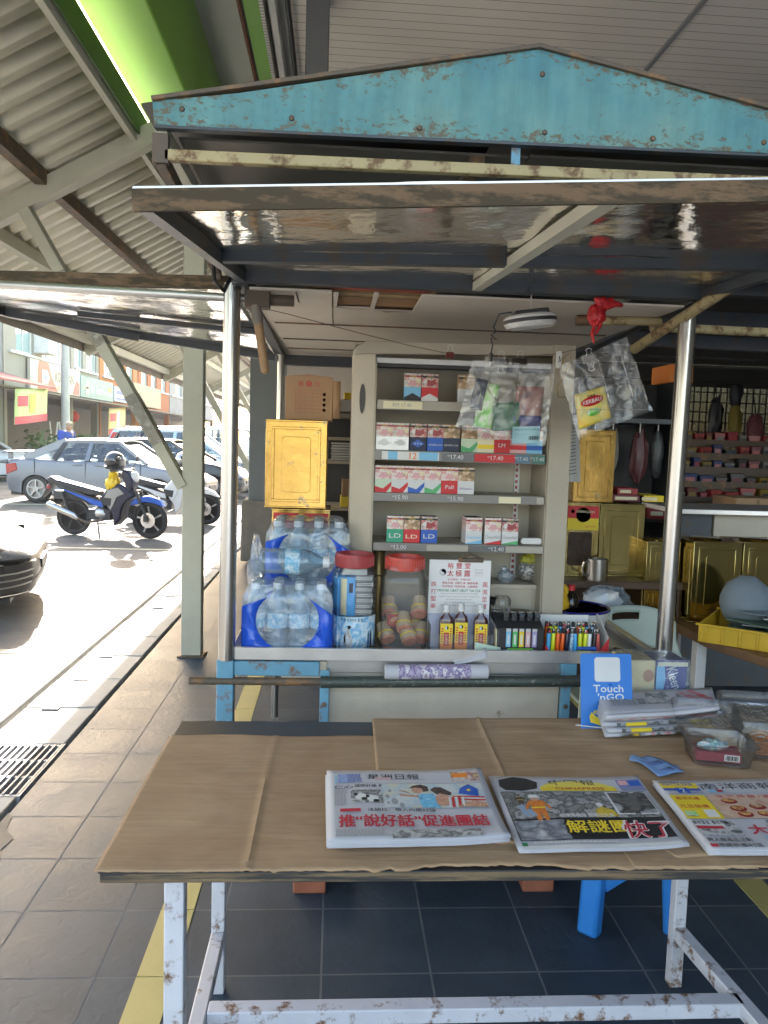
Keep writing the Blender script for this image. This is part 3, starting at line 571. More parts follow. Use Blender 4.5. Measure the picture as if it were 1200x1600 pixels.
def car(name, label, cat, paint, L, W, deck, belt, roof, wx, r, zb=.2, group=None, spoiler=False, lamp_z=.62, win=None, trim=None):
    """deck: top outline rear to front; belt: (x rear, x front, z rear, z front); roof: (x rear, x front, z)"""
    t = thing(name, label, cat, (0, 0, 0), group)
    h = W/2
    poly = [(.06, zb+.06), (0, .45), (.01, .6)]+deck+[(L-.02, .55), (L, .4), (L-.05, zb+.02)]
    ar = r+.05
    for x in wx[::-1]: poly += [(x+ar*1.0, zb+.0)]+[(x+ar*math.cos(math.radians(a)), r+ar*math.sin(math.radians(a))) for a in range(10, 171, 16)]+[(x-ar, zb)]
    b = MB(); n = len(poly); cx = L/2; vs = []
    def tuck(y, px):       # the nose and tail curve back towards the sides
        e = max(0, (abs(y)-h*.45)/(h*.55)); k = max(0, (abs(px-cx)/cx-.74)/.26); return (.24 if px > cx else .2)*e**2.3*k
    ysl = [-1, -.985, -.93, -.8, -.62, -.4, .4, .62, .8, .93, .985, 1]
    for yy in ysl:
        y = yy*h; s = .05*max(0, (abs(yy)-.9)/.1)**2
        for px, pz in poly:
            vs.append((px-math.copysign(tuck(y, px), px-cx), y-math.copysign(.03, y)*max(0, (pz-.62)/.4)*(abs(yy) > .9)-math.copysign(.02, y)*max(0, (.42-pz)/.3)*(abs(yy) > .9), pz-(s if pz > .5 else 0)))
    m_ = len(ysl)
    fs = [tuple(range(n))[::-1], tuple(range((m_-1)*n, m_*n))]+[(j*n+i, j*n+(i+1) % n, (j+1)*n+(i+1) % n, (j+1)*n+i) for j in range(m_-1) for i in range(n)]
    b.add(vs, fs, paint); body = b.build('body', t, bevel=.012, smooth=50)
    fp_ = [(zb+.02, L-.05), (.4, L), (.55, L-.02)]+[(pz, px) for px, pz in deck[::-1]]
    def fx(z):
        for (za, xa), (zc, xc) in zip(fp_, fp_[1:]):
            if za <= z <= zc: return xa+(xc-xa)*(z-za)/(zc-za)
        return fp_[0][1] if z < zb else fp_[3][1]
    def skin_at(a, z, s, out=.004):
        "a 0: front at mid width, .6: the corner, 1: back along the side"
        if a < .6: y = h*a/.6; x = fx(z); return V((x-tuck(y, L)+out, s*(y+out*.6), z))
        return V((L-.24-(a-.6)/.4*.42-.012, s*(h-.0+out*1.3), z))
    bx0, bx1, bz0, bz1 = belt; rx0, rx1, rz = roof; hb = h-.1; hr = h-.27
    P = lambda s: dict(A=V((bx1, s*hb, bz1)), D=V((bx0, s*hb, bz0)), a=V((rx1, s*hr, rz-.02)), d=V((rx0, s*hr, rz-.03)))
    Lf, Rt = P(-1), P(1)
    top = MB()
    def rf(u, v):
        x = rx0-.06+(rx1-rx0+.1)*u; y = (v-.5)*2*(hr+.02); q = 1-(2*u-1)**2*.75; return (x, y, rz-.04+.05*(1-(2*v-1)**2)*1+.035*q)
    top.grid(rf, 12, 8, paint)
    vsb = [rf(i/12, 0) for i in range(13)]
    top.build('roof', t, solid=.035)
    wv = win or [bx0+(bx1-bx0)*.36]
    for Q in (Lf, Rt):
        fr = MB(); fr.bar(Q['A'], Q['a'], .07, .07, paint, (0, 1, 0)); fr.bar(Q['D'], Q['d'], .16, .06, paint, (0, 1, 0)); fr.bar(Q['d'], Q['a'], .06, .06, paint)
        for x in wv:
            u = (x-bx0)/(bx1-bx0); p = Q['D'].lerp(Q['A'], u); q = Q['d'].lerp(Q['a'], min(1, max(0, (x+.05-rx0)/(rx1-rx0)))); fr.bar(p, q, .09, .05, K['black'] if x != wv[0] else paint, (0, 1, 0))
        fr.build('window_pillars', t, smooth=30)
    for Q in (Lf, Rt): MB().quad(Q['D'], Q['A'], Q['a'], Q['d'], K['glass']).build('side_window', t)
    MB().quad(Lf['A'], Rt['A'], Rt['a'], Lf['a'], K['glass']).build('windscreen', t); MB().quad(Lf['D'], Rt['D'], Rt['d'], Lf['d'], K['glass']).build('rear_window', t)
    # seats and steering wheel seen through the glass
    st = MB()
    for sx in (bx0+(bx1-bx0)*.28, bx0+(bx1-bx0)*.56):
        for sy in (-.35, .35): st.box(sx, sx+.14, sy-.24, sy+.24, bz0-.2, rz-.32, K['black']); st.box(sx+.02, sx+.12, sy-.12, sy+.12, rz-.3, rz-.16, K['black'])
    st.build('seat', t, bevel=.03)
    for s in (-1, 1):
        for x in wx: wheel(t, x, s*(h-.11), r, s)
        m = MB(); mx_ = bx1-.42; m.ball((mx_, s*(h+.06), bz1+.06), .07, .1, .065, trim or paint, n=12); m.build('mirror', t)
        hl = MB(); hl.grid(lambda u, v: skin_at(.36+.56*u, lamp_z-.085+.05*u+(.15-.10*u**2)*v, s, .006), 16, 4, K['black']); hl.build('headlight_housing', t)
        hl = MB(); hl.grid(lambda u, v: skin_at(.38+.50*u, lamp_z-.07+.045*u+(.12-.085*u**2)*v, s, .012+.012*math.sin(PI*v)*math.sin(PI*u)), 16, 6, clear('lamp_lens', (.75, .78, .8), .35, (.5, .5, .5), .05, .05, .1)); hl.build('headlight', t)
        tl = MB(); tl.prism([(.17, .62), (.15, .84), (.38, .87), (.42, .72)], s*(h-.3), s*(h+.004), 'y', mat('tail_lens', (.35, .03, .025), .15)); tl.build('tail_light', t, bevel=.015)
        d = MB(); y = s*(h+.002); line = K['black']
        for x in (bx0+.25, wv[-1] if len(wv) == 1 else wv[0], bx1-.12):
            d.bar((x, y-s*.012, bz0-.04), (x, y-s*.012, zb+.14), .01, .012, line)
        d.bar((bx0+.25, y-s*.012, zb+.14), (bx1-.12, y-s*.012, zb+.14), .01, .012, line)
        d.build('door_seams', t)
        for x in (wv[0]-.28, bx1-1.15): MB().box(x, x+.2, y-s*.012, y+s*.012, bz0-.13, bz0-.095, trim or paint).build('handle', t, bevel=.008)
    b = MB()
    for z0, z1, aw in ((.50, .58, .42), (zb+.05, zb+.15, .5)): b.grid(lambda u, v: skin_at(abs(u-.5)*2*aw, z0+(z1-z0)*v, -1 if u < .5 else 1, .006), 16, 3, K['black'])
    b.build('front_grille', t)
    b = MB(); b.box(L-.025, L+.012, -.25, .25, .38, .47, K['black']); b.build('number_plate', t); b = MB(); b.box(-.003, .04, -.25, .25, .62, .73, K['black']); b.build('number_plate', t)
    b = MB(); b.box(.2, L-.2, -h+.14, h-.14, zb-.04, zb+.05, K['black']); b.build('underbody', t)
    if spoiler:
        b = MB(); b.prism([(-.02, 1.08), (.06, 1.13), (.28, 1.12), (.3, 1.09)], -h+.12, h-.12, 'y', paint); b.box(.1, .2, -h+.2, -h+.26, .95, 1.1, paint); b.box(.1, .2, h-.26, h-.2, .95, 1.1, paint); b.build('spoiler', t, bevel=.012)
    return t
def carpaint(n, c, met=.6, r=.28): return mat(n, c, r, met, var=.04, scale=2, coat=.25, spec=.35)
silver = carpaint('silver_blue_car_paint', (.17, .18, .205), .5, .35)
c = car('parked_car', 'silver sedan with a boot spoiler parked side-on behind the blue motorcycle', 'car', silver, 4.55, 1.72,
        [(.03, .80), (.10, .93), (.55, .985), (1.0, .96), (3.15, .93), (3.7, .84), (4.25, .70), (4.45, .62)], (.55, 3.30, .98, .92), (1.42, 2.62, 1.40), (.83, 3.55), .31, spoiler=True, win=[1.95, 1.2], group='cars parked beyond the kerb')
c.location = (-7.28, 18.55, -.12); c.rotation_euler = (0, 0, math.radians(-7))
bg = MB(); bg.ball((2.05, -.62, .98), .12, .06, .2, K['ltblue'], .3, 4, 14, 2); bg.build('blue_bag', c)
c = car('parked_car', 'dark hatchback with a glossy bonnet, half hidden behind the silver sedan', 'car', carpaint('dark_green_car_paint', (.035, .04, .045), .4), 4.0, 1.7,
        [(.02, .9), (.12, 1.0), (.5, .99), (2.7, .96), (3.3, .88), (3.8, .74)], (.3, 2.95, .99, .95), (.75, 2.1, 1.44), (.75, 3.25), .31, win=[1.5], group='cars parked beyond the kerb')
c.location = (-6.2, 20.9, -.12); c.rotation_euler = (0, 0, math.radians(-6))
c = car('parked_car', 'pale blue people carrier with red upright tail lights and roof rails', 'car', carpaint('pale_blue_car_paint', (.34, .40, .47)), 4.5, 1.8,
        [(.02, 1.0), (.06, 1.1), (.3, 1.1), (3.1, 1.04), (3.7, .98), (4.2, .82)], (.12, 3.45, 1.1, 1.03), (.4, 2.55, 1.72), (.8, 3.6), .33, win=[2.05, 1.1], lamp_z=.75, group='cars parked beyond the kerb')
m_tl2 = mat('tail_lens_b', (.45, .03, .03), .2)
for s in (-1, 1):
    MB().tube([(.6, s*.6, 1.72), (.65, s*.6, 1.78), (2.3, s*.6, 1.79), (2.4, s*.6, 1.72)], .018, K['black'], 6).build('roof_rail', c); b = MB(); b.prism([(.08, 1.12), (.14, 1.12), (.46, 1.62), (.34, 1.62)], s*.66, s*.80, 'y', m_tl2); b.build('upper_tail_light', c)
c.location = (-6.6, 23.6, -.12); c.rotation_euler = (0, 0, math.radians(-5))
c = car('parked_car', 'white van parked last in the row, seen above the pale blue people carrier', 'van', carpaint('white_car_paint', (.6, .6, .6), 0), 4.4, 1.7,
        [(.02, 1.0), (.06, 1.1), (.3, 1.1), (3.7, 1.0), (4.1, .85)], (.1, 3.9, 1.1, 1.02), (.3, 3.1, 1.86), (.8, 3.6), .33, win=[2.05, 1.1], lamp_z=.75, group='cars parked beyond the kerb')
c.location = (-6.2, 27.2, -.12); c.rotation_euler = (0, 0, math.radians(-4))
c = car('parked_car', 'black car cut off by the left edge, its nose and headlight pointing at the kerb', 'car', carpaint('black_car_paint', (.010, .010, .011), 0, .5), 4.1, 1.74,
        [(.02, .9), (.12, 1.0), (.5, 1.0), (2.7, .97), (3.3, .86), (3.75, .72), (3.98, .61)], (.3, 2.9, 1.0, .96), (.75, 2.05, 1.48), (.78, 3.22), .31, zb=.17, lamp_z=.60, win=[1.5], group='cars parked beyond the kerb')
b = MB()
h = .87; L = 4.1
def nose(a, z, s, out=.006):
    e = lambda y: .24*max(0, (abs(y)-h*.45)/(h*.55))**2.3
    fxz = L-.05*max(0, .4-z)/.21-.13*max(0, z-.4)
    if a < .6: y = h*a/.6; return V((fxz-e(y)+out, s*(y+out*.6), z))
    return V((L-.24-(a-.6)/.4*.42-.012, s*(h-.015+out*1.5), z))
for s in (-1, 1):
    b = MB(); b.grid(lambda u, v: nose(.42+.24*u, .25+.24*v-.03*u+.06*u*v, s, .008), 8, 6, K['ink'])
    b.tube([nose(.38+.32*u, .50+.0*u, s, .015) for u in (0, .3, .6, .8, .95)]+[nose(.72-.02*k, .46-.05*k, s, .016) for k in range(5)]+[nose(.62-.2*u, .22, s, .016) for u in (0, .5, 1)], .009, K['chrome'], 6)
    for z in (.31, .37, .43): b.tube([nose(.42+.24*u, z-.02*u, s, .014) for u in (0, .25, .5, .75, 1)], .008, K['steel_b'], 5)
    b.build('bumper_vent', c)
c.scale = (1, 1, .92); c.location = (-6.655, 6.35, -.12); c.rotation_euler = (0, 0, math.radians(15))
c = car('parked_car', 'white car far across the road, cut off by the left edge', 'car', carpaint('white_car_paint_b', (.55, .56, .58), 0), 4.3, 1.7,
        [(.02, .9), (.12, 1.0), (.5, 1.0), (2.8, .97), (3.5, .88), (4.0, .72)], (.3, 3.05, 1.0, .96), (.8, 2.2, 1.47), (.78, 3.35), .31, win=[1.6], group='cars parked beyond the kerb')
c.location = (-14.3+.0, 25.6, -.12); c.rotation_euler = (0, 0, math.radians(-12))
c.location = (-13.8, 26.4, -.12)

def moto(label, accent, body, grey, helmet, with_bag):
    t = thing('motorcycle', label, 'motorcycle', (0, 0, 0), 'motorcycles parked by the kerb'); R = .285; xr, xf = .3, 1.55
    for nm, x in (('rear', xr), ('front', xf)):
        M = Matrix.Translation((x, 0, R)) @ Matrix.Rotation(PI/2, 4, 'X'); w = MB()
        tor = [(R-.03+.03*math.cos(a*PI/5), .035*math.sin(a*PI/5)) for a in range(11)]; w.lathe(tor, (0, 0, 0), K['rubber'], 36, M=M); wo = w.build('wheel', t)
        b = MB(); b.lathe([(R-.075, -.02), (R-.055, -.02), (R-.055, .02), (R-.075, .02), (R-.075, -.02)], (0, 0, 0), K['black'], 36, M=M); b.lathe([(0, -.06), (.035, -.06), (.035, .06), (0, .06)], (0, 0, 0), K['black'], 12, M=M)
        for k in range(5):
            a = 2*PI*k/5+.2; p = V((x+.03*math.cos(a), 0, R+.03*math.sin(a))); q = V((x+(R-.07)*math.cos(a+.25), 0, R+(R-.07)*math.sin(a+.25))); b.bar(p, q, .025, .024, K['alloy'] if nm == 'front' else K['black'], (0, 1, 0))
        b.build('rim', wo)
    b = MB(); M = Matrix.Translation((xf, -.075, R)) @ Matrix.Rotation(PI/2, 4, 'X'); b.lathe([(.055, -.003), (.115, -.003), (.115, .003), (.055, .003), (.055, -.003)], (0, 0, 0), K['chrome'], 28, M=M); b.build('brake_disc', t)
    b = MB()
    for s in (-1, 1): b.tube([(xf, s*.075, R), (xf-.2, s*.075, .72)], [.022, .028], K['black'], 8)
    b.tube([(xf-.2, -.08, .72), (xf-.2, .08, .72)], .02, K['black'], 8); b.box(xf-.06, xf+.0, -.105, -.07, R-.02, R+.08, K['black']); b.build('fork', t)
    b = MB(); b.prism([(xf-.30, .50), (xf-.24, .60), (xf-.02, .66), (xf+.14, .60), (xf+.24, .50), (xf+.1, .545), (xf-.06, .56), (xf-.18, .52)], -.07, .07, 'y', accent, inset=.012); b.build('front_mudguard', t, bevel=.01)
    b = MB()   # leg shield with its silver wing
    b.prism([(.80, .62), (.95, .78), (1.12, .83), (1.28, .72), (1.36, .66), (1.24, .58), (1.16, .46), (1.12, .28), (1.02, .18), (1.0, .34), (.90, .46)], -.13, .13, 'y', body, inset=.02); b.build('leg_shield', t, bevel=.012)
    b = MB()
    for s in (-1, 1): b.prism([(.86, .58), (.94, .72), (1.10, .77), (1.2, .68), (1.08, .62), (1.03, .5), (.98, .42)], s*.125, s*.145, 'y', grey); b.prism([(.80, .62), (1.0, .60), (.98, .48), (.86, .50)], s*.13, s*.15, 'y', K['black']); 
    b.build('side_wing', t, bevel=.006)
    b = MB(); b.prism([(1.28, .68), (1.33, .86), (1.24, 1.02), (1.15, 1.05), (1.12, .95), (1.2, .8), (1.18, .7)], -.11, .11, 'y', body, inset=.02); b.build('headlight_cowl', t, bevel=.015)
    b = MB(); b.ball((1.3, 0, .93), .07, .085, .085, K['pale'], n=14); b.build('headlight', t)
    b = MB(); b.tube([(1.12, -.32, 1.03), (1.17, -.2, 1.05), (1.2, 0, 1.0), (1.17, .2, 1.05), (1.12, .32, 1.03)], .014, K['black'], 8)
    for s in (-1, 1): b.tube([(1.14, s*.22, 1.04), (1.1, s*.35, 1.03)], .022, K['black'], 8); b.tube([(1.17, s*.2, 1.05), (1.2, s*.26, 1.17)], .007, K['black'], 6); b.ball((1.2, s*.29, 1.2), .02, .06, .04, K['black'], n=10)
    b.build('handlebar', t)
    b = MB(); b.prism([(.02, .80), (.05, .86), (.35, .80), (.62, .74), (.80, .70), (.84, .62), (.6, .63), (.3, .70)], -.12, .12, 'y', K['black'], inset=.025); b.build('seat', t, bevel=.02)
    b = MB(); b.prism([(-.1, .86), (-.02, .9), (.3, .74), (.62, .62), (.86, .56), (.90, .44), (.70, .48), (.45, .56), (.12, .72)], -.13, .13, 'y', K['black'], inset=.03)
    for s in (-1, 1): b.prism([(.1, .735), (.6, .60), (.84, .54), (.86, .45), (.66, .50), (.56, .56)], s*.125, s*.138, 'y', accent)
    b.build('side_panel', t, bevel=.01)
    b = MB(); b.prism([(-.08, .82), (-.02, .74), (-.16, .60), (-.22, .56), (-.19, .62)], -.05, .05, 'y', K['black']); b.box(-.12, -.06, -.06, .06, .7, .76, K['dkred']); b.build('tail', t, bevel=.008)
    b = MB(); b.ball((.78, 0, .36), .15, .13, .12, K['steel_b'], .15, 4); b.box(.6, .95, -.1, .1, .26, .42, K['blackm']); b.tube([(.3, .06, .285), (.72, .06, .36)], .04, K['blackm'], 8); b.build('engine', t, bevel=.015)
    b = MB(); b.tube([(.86, -.13, .27), (.6, -.16, .22), (.4, -.16, .30)], .02, K['rusty'], 8); b.tube([(.46, -.16, .27), (.40, -.165, .32), (.0, -.17, .47), (-.04, -.17, .485)], [.03, .048, .05, .035], K['steel'], 12); b.build('exhaust', t)
    b = MB()
    for s in (-1, 1): MB().tube([(.3, s*.09, .3), (.16, s*.1, .66)], [.03, .025], K['black'], 8).build('shock_absorber', t)
    b.tube([(.84, -.02, .2), (.84, -.26, .22)], .012, K['rusty'], 6); b.tube([(.84, .02, .2), (.84, .26, .22)], .012, K['rusty'], 6); b.tube([(.76, -.12, .24), (.86, -.24, .01), (.92, -.25, .0)], .012, K['black'], 6); b.build('stand', t)
    b = MB(); b.box(.0, .6, -.06, .06, .55, .68, K['blackm']); b.tube([(.32, .0, .64), (.9, 0, .45), (1.3, 0, .82)], .035, K['black'], 8); b.build('frame', t)
    return t
m_bb = mat('blue_moto_paint', (.012, .09, .40), .25, .2, var=.05); m_navy = mat('navy_moto_paint', (.012, .015, .035), .25, .1); m_sg = mat('silver_moto_paint', (.25, .25, .245), .3, .6, var=.05)
t = moto('blue and silver underbone motorcycle parked by the kerb with a black helmet on its mirror', m_bb, m_navy, m_sg, None, True)
t.location = (-4.28, 12.3, -.12); t.rotation_euler = (0, 0, math.radians(-13))
t2 = moto('white motorcycle with a silver helmet, behind the slanting column brace', K['white'], K['white'], K['pale'], None, False)
t2.location = (-3.80, 14.3, -.12); t2.rotation_euler = (0, 0, math.radians(-9))
def helmet(label, p, m):
    t = thing('helmet', label, 'helmet', p); b = MB(); b.ball(p+V((0, 0, .13)), .15, .125, .135, m, n=24); b.build('shell', t)
    b = MB(); b.grid(lambda u, v: p+V((.157*math.cos((u-.5)*1.9), .132*math.sin((u-.5)*1.9), .04+.12*v)), 10, 4, mat('helmet_visor', (.06, .06, .065), .05, spec=.9)); b.build('visor', t, solid=.004)
    b = MB(); b.lathe([(.10, 0), (.135, .01), (.148, .05), (.14, .05)], p, K['black'], 20, sx=1.02, sy=.88); b.build('rim', t); return t
def on(t, x, y, z): return Matrix.Translation(t.location) @ Matrix.Rotation(t.rotation_euler.z, 4, 'Z') @ V((x, y, z))
helmet('glossy black helmet hung on the blue motorcycle', on(t, 1.06, -.16, 1.04), mat('black_helmet', (.015, .015, .017), .08, coat=1))
helmet('silver helmet hung on the white motorcycle', on(t2, 1.16, -.1, 1.02), mat('silver_helmet', (.45, .45, .46), .12, .7))
p = on(t, .98, -.06, .72); b = MB(); b.ball(p+V((0, 0, .1)), .11, .09, .12, mat('yellow_bag', (.75, .5, .02), .35, bump=.4), .35, 4, 22, 4); b.ball(p+V((.01, -.02, .24)), .07, .06, .07, b.ms[0], .5, 5, 16, 9)
tag(b.build('plastic_bag'), 'yellow plastic bag tied to the blue motorcycle below its handlebar', 'bag')

# ------------------------------------------------------------------ the man across the car park
def person(label, loc, rz):
    J = dict(pel=(0, 0, .95), sp=(0, 0, 1.12), ch=(.02, 0, 1.34), nk=(.04, 0, 1.5), hd=(.08, 0, 1.60), tp=(.08, 0, 1.70),
             ls=(.02, .19, 1.42), le=(-.04, .25, 1.16), lw=(.12, .22, .96), lh=(.18, .2, .9), rs=(.02, -.19, 1.42), re=(.02, -.26, 1.16), rw=(.2, -.22, 1.02), rh=(.27, -.2, .99),
             lhp=(0, .09, .9), lk=(.14, .1, .52), la=(.1, .1, .1), lf=(.24, .11, .04), rhp=(0, -.09, .9), rk=(.02, -.1, .5), ra=(-.16, -.1, .13), rf=(-.06, -.11, .05))
    Rr = dict(pel=.15, sp=.145, ch=.16, nk=.065, hd=.095, tp=.07, ls=.08, le=.05, lw=.036, lh=.04, rs=.08, re=.05, rw=.036, rh=.04, lhp=.1, lk=.07, la=.05, lf=.045, rhp=.1, rk=.07, ra=.05, rf=.045)
    E = [('pel', 'sp'), ('sp', 'ch'), ('ch', 'nk'), ('nk', 'hd'), ('hd', 'tp'), ('ch', 'ls'), ('ls', 'le'), ('le', 'lw'), ('lw', 'lh'), ('ch', 'rs'), ('rs', 're'), ('re', 'rw'), ('rw', 'rh'), ('pel', 'lhp'), ('lhp', 'lk'), ('lk', 'la'), ('la', 'lf'), ('pel', 'rhp'), ('rhp', 'rk'), ('rk', 'ra'), ('ra', 'rf')]
    def skin(keys, grow, m, name, parent):
        ks = [k for k in J if k in keys]; me = bpy.data.meshes.new(name)
        me.from_pydata([J[k] for k in ks], [(ks.index(a), ks.index(c)) for a, c in E if a in ks and c in ks], [])
        o = bpy.data.objects.new(name, me); COL.objects.link(o); o.modifiers.new('skin', 'SKIN'); q = o.modifiers.new('sub', 'SUBSURF'); q.levels = q.render_levels = 1
        for i, k in enumerate(ks):
            sv = me.skin_vertices[0].data[i]; sv.radius = (Rr[k]+grow, Rr[k]+grow); sv.use_root = (i == 0)
        dg = bpy.context.evaluated_depsgraph_get(); m2 = bpy.data.meshes.new_from_object(o.evaluated_get(dg)); o.modifiers.clear(); o.data = m2; m2.materials.append(m)
        m2.polygons.foreach_set('use_smooth', [True]*len(m2.polygons)); m2.update(); o.parent = parent; return o
    t = thing('person', label, 'person', (0, 0, 0)); skin(list(J), 0, K['skin'], 'person_body', t)
    skin(['pel', 'sp', 'ch', 'ls', 'le', 'rs', 're'], .035, mat('blue_shirt', (.02, .06, .33), .8), 'shirt', t)
    skin(['pel', 'lhp', 'lk', 'la', 'rhp', 'rk', 'ra'], .02, mat('dark_trousers', (.05, .05, .06), .8), 'trousers', t)
    b = MB(); b.ball((.085, 0, 1.70), .105, .092, .075, mat('beige_cap', (.42, .33, .24), .8), n=16); b.prism([(.1, -.07), (.23, -.05), (.25, 0), (.23, .05), (.1, .07)], 1.685, 1.7, 'z', b.ms[0]); b.build('cap', t)
    b = MB(); b.ball((.175, 0, 1.6), .018, .014, .02, K['skin'], n=8)
    for s in (-1, 1): b.ball((.08, s*.092, 1.6), .018, .01, .028, K['skin'], n=8); b.ball((.158, s*.035, 1.63), .01, .01, .007, K['ink'], n=6)
    b.build('face', t)
    t.location = loc; t.rotation_euler = (0, 0, rz)
person('man in a blue shirt and beige cap walking past the potted plants', (-7.75, 23.2, -.0), math.radians(-25))
# ------------------------------------------------------------------ the stall
ST = thing('market_stall', 'small turquoise roofed steel stall with raised sheet metal flaps and a counter', 'stall', (.36, 2.3, 0))
b = MB(); b.tube([(-.307, 2.3, .79), (-.304, 2.3, 1.885)], .0245, K['steel'], 18); b.build('pole', ST)
b = MB(); b.tube([(1.035, 2.33, .12), (1.045, 2.32, 1.86)], .0255, K['steel'], 18); b.build('pole', ST)
for x in (-.262, 1.03): MB().tube([(x, 3.72, .1), (x, 3.72, 1.84)], .017, K['steel'], 12).build('pole', ST)
b = MB(); b.box(-.335, -.285, 2.285, 2.335, .14, .79, K['blue_frame']); b.build('corner_leg', ST, bevel=.003)
# roof with gable boards
def gable(y): return [(-.362, y, 2.040), (-.367, y, 2.088), (-.2, y, 2.112), (.381, y, 2.229), (.9, y, 2.132), (1.13, y, 2.088), (1.13, y, 2.052), (.86, y, 2.055), (.38, y, 2.048)]
b = MB(); g = [(p[0], p[2]) for p in gable(0)]; b.prism(g, 1.588, 1.597, 'y', K['turq'])
b.bar((-.367, 1.592, 2.09), (.381, 1.592, 2.231), .026, .008, K['rusty']); b.bar((.381, 1.592, 2.231), (1.13, 1.592, 2.09), .026, .008, K['rusty']); b.bar((-.362, 1.594, 2.04), (1.13, 1.594, 2.052), .02, .006, K['dark_frame'])
for x, z in ((-.31, 2.075), (.15, 2.065), (.39, 2.18), (.40, 2.07), (.62, 2.07), (.85, 2.075), (-.1, 2.07)): b.lathe([(0, 0), (.006, 0), (.005, .004), (0, .005)], (0, 0, 0), K['rusty'], 8, M=Matrix.Translation((x, 1.588, z)) @ Matrix.Rotation(PI/2, 4, 'X'))
b.build('gable_board', ST, bevel=.001)
b = MB(); b.prism(g, 4.12, 4.13, 'y', K['roof_in']); b.build('gable_board', ST)
b = MB()
for y0, y1 in ((1.6, 2.6), (2.6, 3.4), (3.4, 4.12)):
    b.quad((-.39, y0, 2.084), (.381, y0, 2.224), (.381, y1, 2.224), (-.39, y1, 2.084), K['roof_in']); b.quad((.381, y0, 2.224), (1.15, y0, 2.084), (1.15, y1, 2.084), (.381, y1, 2.224), K['roof_in'])
b.build('roof_sheet', ST, solid=.006)
b = MB(); m_sm = mat('smoky_flat_sheet', (.13, .12, .105), .5, .3, var=.35, scale=3)
b.box(-.33, .385, 1.66, 2.3, 2.045, 2.05, m_sm); b.box(.39, 1.1, 1.66, 2.3, 2.048, 2.053, m_sm); b.bar((.28, 1.66, 2.035), (.28, 2.3, 2.035), .03, .02, K['rusty']); b.build('roof_lining', ST)
for x in (-.352, 1.115):
    b = MB(); b.bar((x, 1.6, 2.035), (x, 4.1, 2.04), .022, .03, K['column']); b.bar((x, 1.6, 1.985), (x, 2.32, 1.93), .02, .03, K['rusty']); b.bar((x, 1.6, 2.03), (x, 1.6, 1.975), .03, .02, K['rusty'], (0, 1, 0)); b.bar((x, 2.32, 2.03), (x, 2.32, 1.9), .025, .025, K['rusty'], (0, 1, 0)); b.bar((x, 4.08, 2.03), (x, 4.08, 1.86), .025, .025, K['rusty'], (0, 1, 0)); b.build('roof_frame', ST)
MB().bar((-.345, 1.6, 1.991), (1.12, 1.6, 2.003), .02, .021, K['rust_rail']).build('front_rail', ST, bevel=.002)
b = MB(); b.bar((.347, 1.603, 2.05), (.347, 1.603, 2.0), .018, .005, K['blue_frame'], (0, 1, 0)); b.build('hanger_strap', ST)
# ceiling boards, beams
b = MB(); zc = 1.872; T = .006
def cb(x0, x1, y0, y1): b.box(x0, x1, y0, y1, zc, zc+T, K['ceil'])
cb(-.255, -.02, 2.29, 2.905); cb(-.016, .102, 2.545, 2.905); cb(.102, .115, 2.29, 2.905); cb(.115, .24, 2.575, 2.905); cb(.24, 1.02, 2.29, 2.905)
b.quad((-.016, 2.29, zc+.001), (.0, 2.29, zc+.001), (-.006, 2.545, zc+.001), (-.016, 2.545, zc+.001), K['ceil']); b.poly([(.115, 2.575, zc), (.135, 2.54, zc-.006), (.155, 2.558, zc-.008), (.17, 2.565, zc-.004), (.2, 2.53, zc-.009), (.24, 2.575, zc)], K['ceil']); b.poly([(-.016, 2.545, zc), (.01, 2.52, zc-.006), (.03, 2.538, zc-.004), (.06, 2.525, zc-.008), (.102, 2.545, zc)], K['ceil'])
cb(-.255, 1.02, 2.913, 3.35); cb(-.255, 1.02, 3.36, 3.69); cb(-.255, 1.02, 3.70, 4.0)
b.build('ceiling_board', ST)
b = MB(); m_tan = mat('pale_old_plywood', (.62, .47, .26), .7, var=.3, scale=14); b.box(-.1, .3, 2.29, 3.1, 1.912, 1.917, m_tan); b.box(-.05, .27, 2.30, 2.33, 1.89, 1.911, K['red']); b.box(-.05, .27, 2.40, 2.42, 1.895, 1.911, K['board']); b.box(-.05, .27, 2.56, 2.62, 1.885, 1.911, K['wood']); b.build('torn_lining', ST)
b = MB()
for y in (2.909, 3.355, 3.695): b.box(-.23, 1.0, y-.006, y+.006, zc-.004, zc+.001, K['rusty'])
b.box(-.125, -.121, 2.3, 2.47, zc-.002, zc-.0005, K['ink']); b.build('ceiling_seams', ST)
b = MB(); b.bar((-.30, 2.265, 1.903), (1.075, 2.265, 1.906), .03, .042, K['dark_frame'])
b.bar((-.275, 2.25, 1.9), (-.275, 4.0, 1.86), .04, .045, K['dark_frame']); b.bar((1.04, 2.25, 1.9), (1.04, 4.0, 1.86), .04, .045, K['dark_frame']); b.bar((-.29, 3.9, 1.835), (1.06, 3.9, 1.835), .03, .05, K['dark_frame']); b.build('roof_beams', ST, bevel=.003)
b = MB(); b.box(-.25, 1.02, 3.98, 3.99, .2, 1.83, K['ceil']); b.build('back_sheet', ST)
